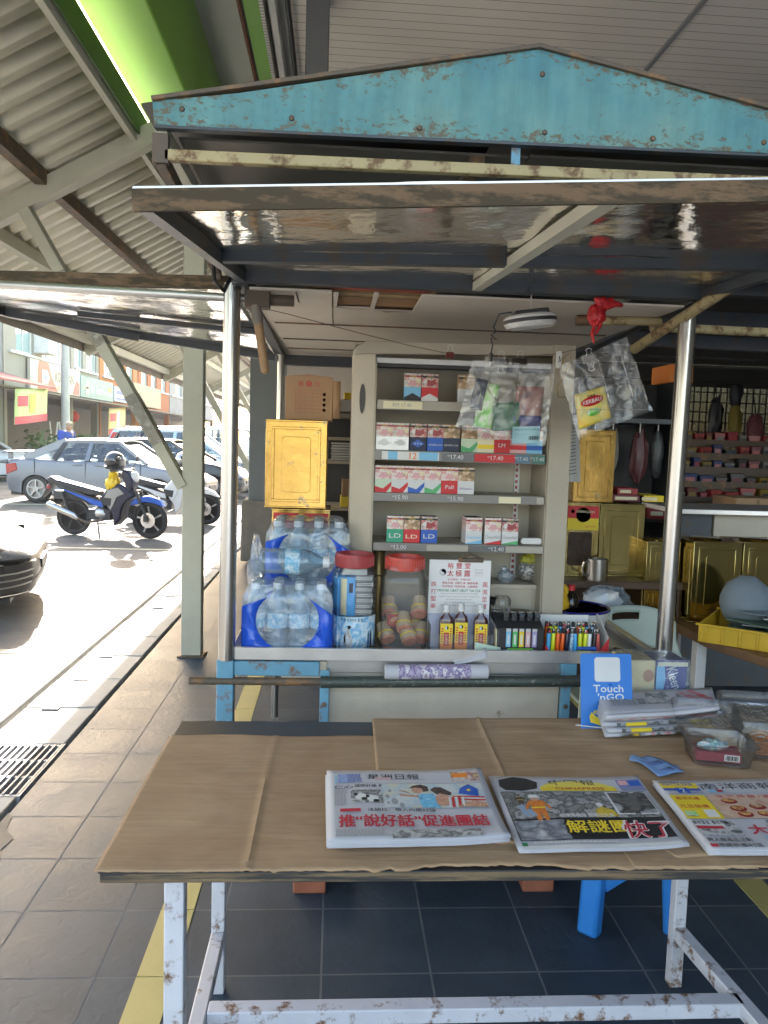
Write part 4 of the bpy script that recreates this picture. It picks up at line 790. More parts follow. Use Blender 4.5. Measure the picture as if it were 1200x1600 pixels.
# front flap, propped up
HL, HR, FL, FR = V((-.268, 2.24, 1.893)), V((1.039, 2.24, 1.898)), V((-.27, 1.11, 1.768)), V((1.04, 1.11, 1.853))
def fp(u, v): return HL.lerp(HR, u).lerp(FL.lerp(FR, u), v)
b = MB(); b.grid(lambda u, v: fp(u, v)+V((0, 0, .012+.006*noise.noise(V((u*5, v*4, 1))))), 40, 30, K['sheet']); b.build('flap_sheet', ST, solid=.0015)
b = MB(); m_an = mat('worn_grey_angle', (.06, .045, .028), .75, 0, spec=.2, rust=(.15, .095, .055), ramt=.48, rscale=22, stretch=(.5, 1, 2))
b.bar(FL+V((-.012, 0, -.004)), FR+V((.012, 0, -.004)), .006, .030, m_an); b.bar(FL+V((-.012, .014, .012)), FR+V((.012, .014, .012)), .03, .005, K['steel_b']); b.build('flap_front_bar', ST)
b = MB(); b.bar(fp(0, .01), fp(0, .985), .022, .03, K['dark_frame']); b.bar(fp(1, .01), fp(1, .985), .022, .03, K['dark_frame']); b.bar(fp(0, .41), fp(1, .41), .028, .022, K['dark_frame']); b.bar(fp(0, .02), fp(1, .02), .02, .03, K['dark_frame']); b.bar(fp(.5, .02)-V((0, 0, .004)), fp(.5, .98)-V((0, 0, .004)), .026, .022, K['column']); b.build('flap_frame', ST)
b = MB(); b.tube([(.995, 2.6, 1.785), (1.045, 2.15, 1.88), (1.085, 1.75, 1.965)], .017, K['rust_rail'], 12); b.build('flap_prop', ST)
# side flap over the walkway
A0, A1, B0, B1 = V((-.30, 2.36, 1.90)), V((-.29, 3.72, 1.825)), V((-1.42, 2.40, 1.885)), V((-1.43, 3.72, 1.965))
def sp(u, v): return A0.lerp(A1, u).lerp(B0.lerp(B1, u), v)
b = MB(); b.grid(lambda u, v: sp(u, v)+V((0, 0, .014+.010*noise.noise(V((u*4, v*5, 5))))), 30, 30, K['sheet']); b.build('side_flap_sheet', ST, solid=.0015)
b = MB(); b.bar(A0+V((.02, 0, 0)), B0, .03, .035, m_an); b.bar(A1, B1, .03, .03, K['dark_frame']); b.bar(B0, B1, .03, .03, K['dark_frame']); b.bar(sp(.55, 0), sp(.55, .62), .028, .02, K['dark_frame']); b.bar(sp(.9, .52)-V((0, 0, .02)), sp(.82, 1)-V((0, 0, .0)), .025, .03, K['dark_frame']); b.build('side_flap_frame', ST)
b = MB(); b.tube([(-1.3, 2.34, 1.868), (-.25, 2.34, 1.852)], .0125, K['steel_b'], 10); b.tube([(-.25, 2.34, 1.852), (-.13, 2.34, 1.851)], .017, K['rusty'], 10); b.box(-.27, -.20, 2.31, 2.36, 1.825, 1.875, K['rusty']); b.build('cross_pipe', ST)
b = MB(); b.tube([(.77, 2.5, 1.855), (1.03, 2.48, 1.86)], .014, K['rust_rail'], 10); b.tube([(.76, 2.5, 1.855), (.83, 2.495, 1.857)], .018, K['rusty'], 10); b.tube([(1.05, 2.6, 1.86), (2.4, 2.9, 1.9)], .016, K['rust_rail'], 10); b.bar((.93, 2.5, 1.91), (.93, 2.5, 1.85), .03, .03, K['rusty'], (0, 1, 0)); b.build('cross_pipe', ST)
b = MB(); b.tube([(-.238, 2.31, 1.83), (-.233, 2.31, 1.795), (-.23, 2.31, 1.775)], [.014, .016, .014], K['conc_d'], 10); b.tube([(-.23, 2.31, 1.78), (-.207, 2.30, 1.642), (-.206, 2.3, 1.635)], [.0135, .0125, .006], K['wood'], 12); b.build('prop_stick', ST)
b = MB()
b.tube([at(*p) for p in ((332, 400, 2.2), (335, 440, 2.18), (350, 455, 2.2), (362, 430, 2.25))], .006, K['black'], 6); b.build('tie_wire', ST)
# counter
b = MB(); b.box(-.288, 1.012, 2.30, 2.80, .794, .80, K['tray']); b.box(-.288, 1.016, 2.296, 2.30, .790, .827, K['tray']); b.box(-.288, 1.016, 2.301, 2.312, .82, .8265, K['tray']); b.box(-.292, -.288, 2.296, 2.8, .79, .827, K['tray']); b.box(1.008, 1.016, 2.301, 2.8, .79, .8265, K['tray']); b.box(.99, 1.007, 2.313, 2.8, .82, .825, K['tray']); b.box(-.288, 1.016, 2.795, 2.8, .80, .83, K['tray']); b.build('counter_tray', ST, bevel=.001)
b = MB(); b.box(-.285, -.03, 2.292, 2.33, .742, .786, K['blue_frame']); b.build('front_beam', ST, bevel=.003)
b = MB(); b.box(-.03, .715, 2.318, 2.35, .746, .787, K['steel_b']); b.box(-.033, -.008, 2.30, 2.33, .748, .786, K['beige']); b.build('front_beam', ST, bevel=.003)
b = MB(); b.tube([(-.414, 2.29, .7265), (-.02, 2.29, .7265)], .0115, K['rusty'], 12); b.build('handle_pipe', ST)
b = MB(); b.tube([(-.026, 2.28, .729), (.765, 2.28, .741)], .0175, mat('speckled_green_pipe', (.055, .065, .055), .5, .3, rust=(.2, .18, .15), ramt=.4, rscale=60), 14); b.build('handle_pipe', ST)
for x in (-.014, .727): b = MB(); b.box(x-.014, x+.014, 2.296, 2.32, .1, .76, K['blue_frame']); b.lathe([(0, 0), (.008, 0), (.008, .004), (0, .004)], (0, 0, 0), K['rusty'], 8, M=Matrix.Translation((x, 2.296, .655)) @ Matrix.Rotation(PI/2, 4, 'X')); b.build('inner_leg', ST, bevel=.002)
b = MB(); b.box(.708, .755, 2.29, 2.318, .748, .79, K['blue_frame']); b.build('bracket', ST, bevel=.002)
b = MB(); b.box(.001, .712, 2.325, 2.335, .12, .745, K['beige2']); b.box(.001, .712, 2.335, 2.8, .12, .13, K['beige2']); b.build('front_panel', ST)
b = MB(); b.box(-.29, 1.0, 2.76, 2.79, .74, .79, K['dark_frame']); b.build('rear_frame', ST)
for px, py, L in ((487, 1390, 'red brick under the left inner leg of the stall'), (836, 1395, 'orange brick with a worn end under the right inner leg of the stall')):
    x = -.045 if px < 600 else .70
    b = MB(); b.box(x-.055, x+.05, 2.385, 2.58, 0, .068, K['brick']); tag(b.build('brick', bevel=.006), L, 'brick', 'bricks propping the stall')
b = MB(); b.box(-.06, -.012, 2.7, 2.82, .0, .34, K['brick']); tag(b.build('brick_pile', bevel=.006), 'pinkish brick stack standing behind the left blue leg of the stall', 'bricks')

# ------------------------------------------------------------------ cigarette cabinet
CB = thing('display_cabinet', 'beige steel cabinet with four stepped shelves of cigarette packs', 'cabinet', (.4, 2.6, .8))
be = K['beige']
b = MB(); b.box(.122, .128, 2.5, 2.72, .80, 1.70, be); b.prism([(.122, 2.5), (.122, 2.51), (.056, 2.56), (.052, 2.55)], .80, 1.742, 'z', be); b.prism([(.052, 2.55), (.056, 2.55), (.056, 2.76), (.052, 2.76)], .80, 1.742, 'z', be); b.build('left_stile', CB, bevel=.003)
b = MB(); b.box(.692, .764, 2.495, 2.51, .80, 1.775, be); b.box(.758, .764, 2.51, 2.76, .80, 1.775, be); b.box(.688, .692, 2.5, 2.72, .8, 1.70, be); b.build('right_stile', CB, bevel=.003)
b = MB(); b.prism([(.085, 1.725), (.692, 1.74), (.692, 1.772), (.09, 1.765), (.056, 1.742), (.056, 1.72)], 2.497, 2.51, 'y', be); b.box(.056, .76, 2.511, 2.76, 1.755, 1.76, be); b.build('header', CB, bevel=.002)
b = MB(); b.box(.124, .69, 2.512, 2.53, 1.70, 1.716, K['white']); b.box(.124, .69, 2.512, 2.56, 1.688, 1.699, K['blackm']); b.build('light_rail', CB)
b = MB(); b.box(.056, .76, 2.70, 2.71, .80, 1.755, mat('cabinet_back', (.40, .355, .275), .5, var=.12, rust=(.2, .16, .1), ramt=.27)); b.build('back_panel', CB)
b = MB(); p = at(565, 620, 2.54); b.add([(.0835+.009*math.cos(a*PI/12), 2.5275-.0072*math.cos(a*PI/12)-.0012, 1.585+.048*math.sin(a*PI/12)) for a in range(24)], [tuple(range(24))], K['ink']); b.build('key_hole', CB, smooth=0)
m_strip = mat('shelf_strip_grey', (.18, .17, .155), .45, .3, var=.2, stretch=(.5, 1, 3)); m_strip2 = mat('shelf_strip_beige', (.36, .33, .27), .5); m_strip3 = mat('shelf_strip_dark', (.10, .10, .10), .35)
SH = [(.131, .60, 1.583, 1.553), (.127, .682, 1.424, 1.391), (.126, .685, 1.287, 1.259), (.131, .689, 1.125, 1.098)]
fy = 2.498
def price(b, t, x, z, s=.014): 
    b.text('RM', (x-.019, fy-.0035, z+.003), (1, 0, 0), (0, 0, 1), .005, K['white'], align='R'); b.text(t, (x-.017, fy-.0035, z), (1, 0, 0), (0, 0, 1), s, K['white'], align='L', bold=.008)
for i, (x0, x1, z1, z0) in enumerate(SH):
    b = MB(); b.box(x0, x1, 2.506, 2.70, z1-.006, z1-.001, be); b.box(x0, x1, 2.496+.004, 2.506, z0, z1, m_strip2 if i == 0 else m_strip); so_ = b.build('shelf', CB, bevel=.001)
    b = MB(); zm = (z0+z1)/2
    def seg(xa, xb, m, e=0): b.box(xa, xb, fy-.002-e, fy+.002, z0+.003, z1-.004, m)
    if i == 0: seg(.15, .275, K['cream'], .0004); b.text('RM 17.40', (.21, fy-.0035, zm), (1, 0, 0), (0, 0, 1), .011, K['grey'], width=.06)
    if i == 1:
        seg(.15, .335, K['pale']); b.text('12', (.25, fy-.0036, zm), (1, 0, 0), (0, 0, 1), .02, K['orange'], bold=.02); seg(.17, .20, K['ltblue'], .0004); seg(.27, .33, K['ltblue'], .0004)
        seg(.345, .448, m_strip3); price(b, '17.40', .39, zm); seg(.45, .582, K['red']); price(b, '17.40', .52, zm); seg(.583, .63, mat('strip_blue', (.08, .17, .25))); price(b, '17.40', .607, zm, .012); seg(.638, .68, mat('strip_green', (.05, .17, .14))); price(b, '17.40', .66, zm, .012)
    if i == 2: price(b, '15.90', .215, zm); price(b, '15.90', .395, zm); seg(.535, .607, K['cream']); seg(.66, .684, m_strip2)
    if i == 3: price(b, '12.00', .215, zm); seg(.305, .44, m_strip2); price(b, '12.40', .535, zm); seg(.442, .562, m_strip3, -.0004); seg(.565, .688, m_strip2)
    b.build('price_strip', so_, kind='stuff' if 0 else None)
b = MB(); b.box(.628, .646, 2.69, 2.699, .95, 1.40, K['pale'])
for k in range(22): b.box(.631, .639, 2.6875, 2.69, .96+.02*k, .97+.02*k, K['dkred'])
b.build('slotted_upright', CB)
b = MB(); b.box(.48, .69, 2.56, 2.69, .80, .985, be); b.box(.48, .69, 2.555, 2.56, .97, .985, K['beige2']); b.build('lower_box', CB, bevel=.002)

# ------------------------------------------------------------------ cigarette packs
warn = [photo('warning_picture_'+n, c, 70) for n, c in (('pale', [(.75, .7, .62), (.55, .25, .2), (.7, .68, .6), (.25, .3, .25)]), ('red', [(.6, .62, .58), (.45, .06, .05), (.6, .5, .45), (.1, .05, .05)]), ('ochre', [(.6, .5, .3), (.2, .12, .06), (.55, .35, .2), (.6, .6, .55)]), ('pink', [(.75, .6, .55), (.6, .25, .22), (.75, .7, .65), (.55, .4, .35)]))]
m_silver = mat('silver_card', (.55, .55, .55), .3, .3)
def pack(px, py, shelf, front, wn, label, deep=1, art=None, top=None, logo=None, y0=2.506, rot=0, lc=None):
    x0 = at(px, py, y0)[0]; z = SH[shelf][2]+.0005; W, H, D = .0535, .086, .022
    b = MB(); d = D*1; zm = z+H*.5
    b.box(x0, x0+W, y0, y0+d, z, zm, front); b.box(x0, x0+W, y0, y0+d, zm, z+H, warn[wn]); b.box(x0+.002, x0+W-.002, y0+.002, y0+d-.002, z+H, z+H+.0006, top or K['ink'])
    e = y0-.0006; X = (1, 0, 0); Z = (0, 0, 1); xc = x0+W/2
    b.box(x0, x0+W, e+.0002, y0, z+H*.86, z+H*.93, K['ink'] if wn in (1, 2) else K['dkred']); b.text('AMARAN', (xc, e, z+H*.895), X, Z, .0035, K['yellow'])
    if wn == 1: b.poly([(x0+W*.3, e, zm+.006), (x0+W*.6, e, zm+.004), (x0+W*.9, e, zm+.014), (x0+W*.8, e, zm+.025), (x0+W*.55, e, zm+.022), (x0+W*.35, e, zm+.026)], K['dkred']); b.poly([(x0+W*.1, e, zm+.012), (x0+W*.3, e, zm+.012), (x0+W*.3, e, zm+.026), (x0+W*.12, e, zm+.024)], K['pale'])
    if wn in (0, 3): b.poly([(x0+W*.15, e, zm+.006), (x0+W*.7, e, zm+.004), (x0+W*.85, e, zm+.016), (x0+W*.4, e, zm+.024)], K['pink']); b.box(x0+W*.68, x0+W*.92, e, y0, zm+.012, zm+.027, K['cream'])
    if art == 'chev': b.poly([(x0, e, z), (x0+W, e, z), (x0+W, e, z+.010), (xc, e, z+.024), (x0, e, z+.010)], lc)
    if art == 'swoosh': b.poly([(x0, e, z), (x0+W*.7, e, z), (x0+W, e, z+.022), (x0+W, e, z+.035), (x0+W*.5, e, z+.012), (x0, e, z+.02)], lc)
    if art == 'diag': b.poly([(x0, e, z), (x0+W, e, z), (x0+W, e, z+.014), (x0, e, z+.002)], lc)
    if art == 'arrow': b.poly([(x0+W*.08, e, z+.022), (x0+W*.5, e, z+.036), (x0+W*.9, e, z+.022), (x0+W*.5, e, z+.01)], lc)
    if art == 'band': b.box(x0, x0+W, e, y0, z+.012, z+.026, lc)
    if logo: b.text(logo[0], (xc, e-.0003, z+logo[1]), X, Z, logo[2], logo[3], width=W*logo[4], bold=.015)
    crook = random.uniform(-.05, .05); o = b.build('cigarette_pack', bevel=.0006, label=label, cat='cigarette pack', group='cigarette packs in the cabinet'); o.rotation_euler.z = crook; o.location.y += random.uniform(0, .004); 
    for k in range(1, deep):
        c = o.copy(); COL.objects.link(c); c.location.y += D*1.02*k; c.location.x -= .002*k; c['label'] = (['', 'blue pack behind the front blue one on the bottom shelf'] if deep == 2 else ['', 'middle one of the three deep pale blue footed packs on the bottom shelf', 'rearmost of the three deep pale blue footed packs on the bottom shelf'])[k]
    return o
wh, bl_, rd, gr_ = K['white'], K['blue'], K['red'], K['green']
lgreen = flat('fresh_green_print', (.08, .36, .14)); navy = flat('navy_print', (.012, .018, .05)); palgrn = flat('pale_green_print', (.5, .6, .45))
pack(631, 625, 0, K['ltblue'], 0, 'light blue pack with a black chevron, left of the pair on the top shelf', art='chev', lc=K['ink'])
pack(658, 625, 0, rd, 1, 'red pack with a white chevron, right of the pair on the top shelf', art='chev', lc=wh)
for k in range(3):
    c = pack(715+2*k, 628, 0, m_silver, 2, 'dark pack standing in a row half hidden by the left clear bag, '+['front', 'middle', 'rear'][k]+' one', y0=2.508+.023*k)
R2 = [(587, m_silver, 3, 'silver grey pack, leftmost on the second shelf', 'arrow', K['pale'], None), (612, m_silver, 0, 'silver pack with a gold square, second from the left on the second shelf', 'arrow', wh, None), (640, navy, 1, 'dark navy pack with a bright blue arrow on the second shelf', 'arrow', bl_, ('X O O', .022, .006, wh, .5)),
      (667, bl_, 1, 'royal blue pack with a white name on the second shelf', None, None, ('SEVEN-CA', .02, .0055, wh, .85)), (692, navy, 2, 'black pack with a white name on the second shelf', None, None, ('SEVEN-CA', .02, .0055, wh, .85)),
      (720, palgrn, 2, 'pale green pack below the left clear bag on the second shelf', 'swoosh', lgreen, None), (746, K['cream'], 0, 'cream pack below the left clear bag on the second shelf', 'band', K['yellow'], None), (771, rd, 3, 'bright red pack under the left clear bag on the second shelf', None, None, ('LM', .025, .012, wh, .4)), (797, K['pink'], 3, 'pink pack under the price card of the left clear bag', 'band', rd, None), (822, K['ltblue'], 0, 'light blue pack, rightmost on the second shelf', 'band', bl_, None)]
for px, f, wn, l, art, lc, lg in R2: pack(px, 708, 1, f, wn, l, art=art, lc=lc, logo=lg)
R3 = [(585, palgrn, 3, 'pack with a red globe and green swoosh, leftmost on the third shelf', rd, None), (611, wh, 3, 'white pack with a red swoosh on the third shelf', rd, None), (637, wh, 3, 'white pack with a blue swoosh on the third shelf', bl_, None), (663, wh, 3, 'white pack with a green swoosh on the third shelf', lgreen, None), (689, rd, 3, 'pack with a plain red lower half on the third shelf', None, ('Pall', .022, .012, wh, .5)), (715, wh, 2, 'white pack with a small purple bird, rightmost on the third shelf', None, ('Winston', .018, .007, K['purple'], .8))]
for px, f, wn, l, lc, lg in R3: pack(px, 770, 2, f, wn, l, art='swoosh' if lc else None, lc=lc, logo=lg)
pack(604, 848, 3, flat('emerald_print', (.02, .30, .17)), 0, 'emerald green pack, left of the three at the left of the bottom shelf', logo=('LD', .022, .014, wh, .7)); pack(630, 848, 3, rd, 2, 'red pack between the green and blue packs on the bottom shelf', logo=('LD', .02, .012, K['cream'], .7)); pack(657, 848, 3, bl_, 1, 'blue pack beside the red one on the bottom shelf', logo=('LD', .022, .014, wh, .7), deep=2)
pack(727, 848, 3, wh, 3, 'white pack with a pale blue slanted foot, front of its three deep row', art='diag', lc=K['ltblue'], logo=('Chesterfield', .022, .011, K['ltblue'], .9), deep=3); pack(757, 848, 3, wh, 3, 'white pack with a red slanted foot and a script name on the bottom shelf', art='diag', lc=rd, logo=('Chesterfield', .024, .011, K['grey'], .9)); pack(784, 848, 3, wh, 1, 'white pack with a green slanted foot and a script name, rightmost on the bottom shelf', art='diag', lc=lgreen, logo=('Chesterfield', .024, .011, K['grey'], .9))
b = MB(); b.prism(rrect(.620, .690, 1.127, 1.147, .009), 2.52, 2.54, 'y', K['pale']); tag(b.build('label_holder', bevel=.001), 'blank rounded label holder lying at the right end of the bottom shelf', 'label holder')
# ------------------------------------------------------------------ goods on the counter
X, Yv, Z = V((1, 0, 0)), V((0, 1, 0)), V((0, 0, 1))
CT = .801
m_lab = photo('water_label', [(.55, .68, .75), (.08, .35, .55), (.6, .7, .75), (.2, .45, .6)], 45, .35); m_bluefilm = mat('blue_printed_film', (.015, .09, .55), .18, var=.25, scale=14, bump=.6, bscale=30)
m_cap = mat('white_cap', (.62, .64, .66), .4, var=.06)
m_water = clear('water_body', (.84, .93, .97), .13, (.58, .75, .86), .05, .06, .2, 30)
BOT = [(0.0, 0), (.029, .0), (.032, .006), (.032, .03), (.0305, .035), (.032, .04), (.032, .06), (.0305, .065), (.032, .07), (.032, .135), (.028, .155), (.018, .178), (.0125, .187), (.0125, .198), (.0, .198)]
def bottle(t, x, y, z, label=True, M=None):
    c = (x, y, z) if M is None else (0, 0, 0)
    b = MB(); b.lathe(BOT, c, m_water, 16, M=M); o = b.build('bottle', t)
    b = MB(); b.lathe([(0, .214), (.0135, .214), (.0145, .212), (.0145, .194), (0, .194)], c, m_cap, 14, M=M); b.build('cap', o)
    if label: b = MB(); b.lathe([(.0326, .078), (.0326, .122)], c, m_lab, 18, M=M); b.build('bottle_label', o, solid=.0004)
def pack_of_bottles(label, x0, y0, z0, nx, ny, printed):
    P = .066; t = thing('bottled_water_pack', label, 'water pack', (x0+nx*P/2, y0+ny*P/2, z0), 'shrink wrapped packs of bottled water')
    for i in range(nx):
        for j in range(ny): bottle(t, x0+P*(i+.5), y0+P*(j+.5), z0, j == 0 or i in (0, nx-1))
    W, D = nx*P, ny*P; xa, xb, ya, yb = x0-.003, x0+W+.003, y0-.004, y0+D+.003
    def prof(v):   # wrap outline from the foot up over the shoulders to the caps
        if v < .6: return 0, .165*v/.6
        q = (v-.6)/.4; return .022*q**1.5, .165+.045*q
    nzf = lambda p: .0022*noise.noise(p*28)+.0016*noise.noise(p*60)
    b = MB()
    def side(fx):
        def f(u, v):
            ins, z = prof(v); p = fx(u, ins); p.z = z0+z; n = nzf(p); return p+V((n, n, 0))
        return f
    cyc = [V((xa, ya, 0)), V((xb, ya, 0)), V((xb, yb, 0)), V((xa, yb, 0)), V((xa, ya, 0))]
    def ring(u, ins):
        k = min(3, int(u*4)); f = u*4-k; p = cyc[k].lerp(cyc[k+1], f); c = V((x0+W/2, y0+D/2, 0)); d = p-c; d.normalize(); return p-d*ins
    b.grid(side(ring), 64, 14, K['wrap']); b.grid(lambda u, v: V((xa+.02+(xb-xa-.04)*u, ya+.02+(yb-ya-.04)*v, z0+.213+.003*noise.noise(V((u*9, v*9, x0*9)))-.010*abs(math.sin(u*nx*PI))*abs(math.sin(v*ny*PI))*-1)), 30, 20, K['wrap']); b.build('shrink_wrap', t)
    # printed blue lower corners: leave a round clear window at the front
    b = MB(); e = ya-.0035
    cx, cz_, R = x0+W*.5, z0+.105, W*.36
    for s in (-1, 1):
        pts = [(cx+s*(W/2+.003), z0+.002), (cx+s*(W/2+.003), z0+.135-.012*s)]
        for a in range(50, -71, -12): pts.append((cx+s*(R*math.cos(math.radians(a))), cz_+R*math.sin(math.radians(a))*.95))
        pts += [(cx+s*R*.25, z0+.002)]
        b.poly([(px, e+.0022*noise.noise(V((px*40, pz*40, 0))), pz) for px, pz in pts], m_bluefilm)
    for s, xx in ((-1, xa-.002), (1, xb+.002)): b.grid(lambda u, v: V((xx+.001*noise.noise(V((u*9, v*9, s))), ya+(yb-ya)*u, z0+.002+(.13+.012*math.sin(u*7))*v)), 20, 8, m_bluefilm)
    b.build('printed_film', t, solid=.0006); return t
pack_of_bottles('blue printed shrink wrapped pack of water bottles at the front left of the counter', -.262, 2.325, CT, 4, 2, True)
pack_of_bottles('lower rear pack of water bottles hidden behind the front pack', -.225, 2.50, CT, 4, 3, True)
pack_of_bottles('rear pack of water bottles raised above the front pack, against the red labelled tin', -.212, 2.51, CT+.215, 4, 3, True).location.z += -.045
# (the raised pack has settled between the caps of the one below)
t = thing('water_bottle', 'single water bottle lying on its side on top of the front pack', 'bottle', (-.13, 2.40, 1.02))
M = Matrix.Translation((-.222, 2.405, 1.072)) @ Matrix.Rotation(math.radians(90), 4, 'Y') @ Matrix.Diagonal((1.25, 1.25, 1, 1)); bottle(t, 0, 0, 0, True, M)
b = MB(); b.ball((-.235, 2.42, 1.09), .018, .03, .06, K['wrap'], .5, 4, 14, 3); b.ball((-.24, 2.41, 1.04), .022, .03, .05, K['wrap'], .6, 5, 14, 8); tag(b.build('torn_wrap'), 'torn clear wrapping bunched at the left end of the lying bottle', 'wrapping')

def jar(label, x, y, sq, lidm, w, hh):
    t = thing('plastic_jar', label, 'jar', (x, y, CT), 'large jars with red lids')
    prof = [(0, 0), (w*.92, 0), (w, .008), (w*1.0, .05), (w*.985, .06), (w, .07), (w, hh*.76), (w*.96, hh*.82), (w*.84, hh*.88), (w*.80, hh*.9), (w*.80, hh*.94)]
    MB().lathe(prof, (x, y, CT), K['jarpl'], 40, sq=sq).build('jar_body', t)
    b = MB(); lr = w*.86; z = CT+hh*.885; q = [(lr*.72, .040), (lr*.72, .03), (lr*.70, .028), (0, .028)]
    b.lathe([(lr*.94, 0), (lr, .003), (lr, .038), (lr*.97, .043), (lr*.80, .043), (lr*.74, .03), (0, .03)], (x, y, z), lidm, 48)
    for k in range(48): a = 2*PI*k/48; b.tube([(x+lr*1.0*math.cos(a), y+lr*1.0*math.sin(a), z+.005), (x+lr*1.0*math.cos(a), y+lr*1.0*math.sin(a), z+.036)], .0018, lidm, 4)
    b.build('jar_lid', t); return t
m_lid = mat('red_lid_plastic', (.50, .05, .03), .4, var=.1); m_lid2 = mat('dull_red_lid_plastic', (.36, .035, .035), .45, var=.15)
j = jar('round jar with a dull red lid, full of folded sachets with a penguin label', .071, 2.45, 0, m_lid2, .071, .285)
b = MB(); x, y = .071, 2.45
def onjar(r, a, z): return V((x+r*math.sin(math.radians(a)), y-r*math.cos(math.radians(a)), z))
sky_l = photo('icy_print', [(.25, .55, .75), (.65, .75, .8), (.12, .4, .65), (.7, .78, .8)], 28, .35); strong_b = flat('bright_blue_card', (.03, .32, .68), .35)
b.grid(lambda u, v: onjar(.0725, -75+150*u, CT+.006+.098*v), 20, 3, sky_l)
b.grid(lambda u, v: onjar(.069, -72+74*u, CT+.106+.12*v), 14, 3, strong_b); b.grid(lambda u, v: onjar(.0695, -38+18*u, CT+.108+.115*v), 4, 2, K['cream']); b.grid(lambda u, v: onjar(.0696, -14+10*u, CT+.18+.03*v), 3, 2, navy)
def onl(pts, m, r=.0732):
    b.poly([onjar(r, a, CT+z) for a, z in pts], m)
onl([(-20, .006), (-8, .006), (-2, .02), (-4, .045), (-10, .066), (-14, .07), (-18, .058), (-24, .035)], K['white']); onl([(-10, .066), (-5, .072), (-9, .078), (-15, .076), (-14, .066)], K['ink'], .0735); onl([(-24, .04), (-20, .055), (-19, .03), (-23, .015)], K['ink'], .0736); onl([(4, .006), (34, .006), (30, .022), (12, .03)], K['white'])
for a, m in ((38, navy), (46, navy), (54, K['pale'])): onl([(a, .006), (a+6, .006), (a+5, .05), (a+2, .06), (a, .045)], m)
for i, ch in enumerate('PREMIER'): a = -30+8.5*i; o = onjar(.0738, a, CT+.094); b.text(ch, o, V((math.cos(math.radians(a)), math.sin(math.radians(a)), 0)), Z, .009, navy)
b.build('jar_label', j, solid=.0003)
b = MB(); random.seed(4)
for k in range(22):
    z = CT+.105+.0058*k; sx = random.uniform(-.003, .003); b.box(.075+sx, .128+sx, 2.405, 2.50, z, z+.004, K['pale'] if k % 3 else K['grey'], Matrix.Translation((0, 0, 0)) @ Matrix.Rotation(0, 4, 'Y'))
for k in range(5): b.box(.03+.002*k, .11, 2.41, 2.49, CT+.232+.004*k, CT+.235+.004*k, K['pale'])
b.box(.02, .075, 2.40, 2.5, CT+.105, CT+.225, strong_b); b.box(.02, .12, 2.395, 2.5, CT+.005, CT+.1, sky_l)
b.build('sachets', j)
j = jar('square shouldered jar with a bright red lid, half full of tied bundles of pinkish cigars', .231, 2.45, 5, m_lid, .073, .278)
random.seed(8); m_leaf = mat('dry_cigar_wrapper', (.42, .32, .22), .7, var=.25, stretch=(1, 1, .2)); m_end = mat('pinkish_cigar_tips', (.50, .20, .13), .8, var=.35, scale=120, bump=.7, bscale=160)
for (px, py, yy, ax) in ((632, 985, 2.42, 0), (606, 1000, 2.43, .4), (655, 1000, 2.43, -.3), (640, 1003, 2.40, .2), (655, 960, 2.41, -.1), (618, 975, 2.46, .3), (608, 960, 2.48, 0), (648, 985, 2.47, .2)):
    p = at(px, py, yy); d = V((math.sin(ax)*.6, -.55, -.55)).normalized(); b = MB(); q = p-d*.06
    b.tube([q, q+d*.055], [.021, .026], m_leaf, 14); b.tube([q+d*.035, q+d*.039], [.0262, .0265], K['yellow'], 14); b.tube([q+d*.055, q+d*.062], [.026, .023], m_end, 14); b.build('cigar_bundle', j)
b = MB(); b.quad(at(598, 900, 2.40), at(668, 900, 2.40), at(668, 940, 2.40), at(598, 940, 2.40), K['dkred']); 
b.v = []; b.f = []; b.mi = []; b.box(.18, .26, 2.45, 2.452, CT+.06, CT+.10, K['dkred']); b.build('paper_slip', j)

# medicated oil advert board
SG = thing('advert_board', 'white card advert with red Chinese writing and MINYAK UBAT URUT TAI CHI in green', 'sign', (.41, 2.44, CT))
yb = 2.435
b = MB(); b.box(.308, .506, yb, yb+.004, CT, 1.082, mat('white_card', (.68, .67, .66), .5, var=.03)); b.build('card', SG, bevel=.0008)
b = MB(); e = yb-.0008; m_cr2 = flat('crimson_ink', (.5, .02, .025))
cx = .408
def line(t, z, s, m, w=None, x=None, bold=0, al='C'): b.text(t, (cx if x is None else x, e, z), X, Z, s, m, width=w, bold=bold, align=al)
line('裕 豐 堂', 1.064, .0185, m_cr2, .074, .403, .01); line('太 極 露', 1.040, .0205, m_cr2, .074, .403, .01)
b.lathe([(0, 0), (.0105, 0)], (0, 0, 0), K['ink'], 24, M=Matrix.Translation((.352, e-.0002, 1.043)) @ Matrix.Rotation(PI/2, 4, 'X'))
b.poly([(.352+p[0], e-.0006, 1.043+p[1]) for p in arc(0, 0, .0097, 90, 270, 14)+arc(0, -.00485, .00485, 270, 450, 10)+arc(0, .00485, .00485, 270, 90, 10)[1:]], K['white']); b.lathe([(0, 0), (.0016, 0)], (0, 0, 0), K['white'], 10, M=Matrix.Translation((.352, e-.0009, 1.0382)) @ Matrix.Rotation(PI/2, 4, 'X')); b.lathe([(0, 0), (.0016, 0)], (0, 0, 0), K['ink'], 10, M=Matrix.Translation((.352, e-.0012, 1.0478)) @ Matrix.Rotation(PI/2, 4, 'X'))
line('主治卷边   外椎毛肚', 1.020, .007, K['red'], .075, .405); line('頭風牙痛  活腰止痛  關節骨痛', 1.0085, .0075, m_cr2, .115, .408); line('手足軟弱  閃挫起盤  山嵐瘴氣', .9975, .0075, m_cr2, .115, .408)
line('MINYAK UBAT URUT TAI CHI', .984, .0085, K['green'], .137, .405, .012)
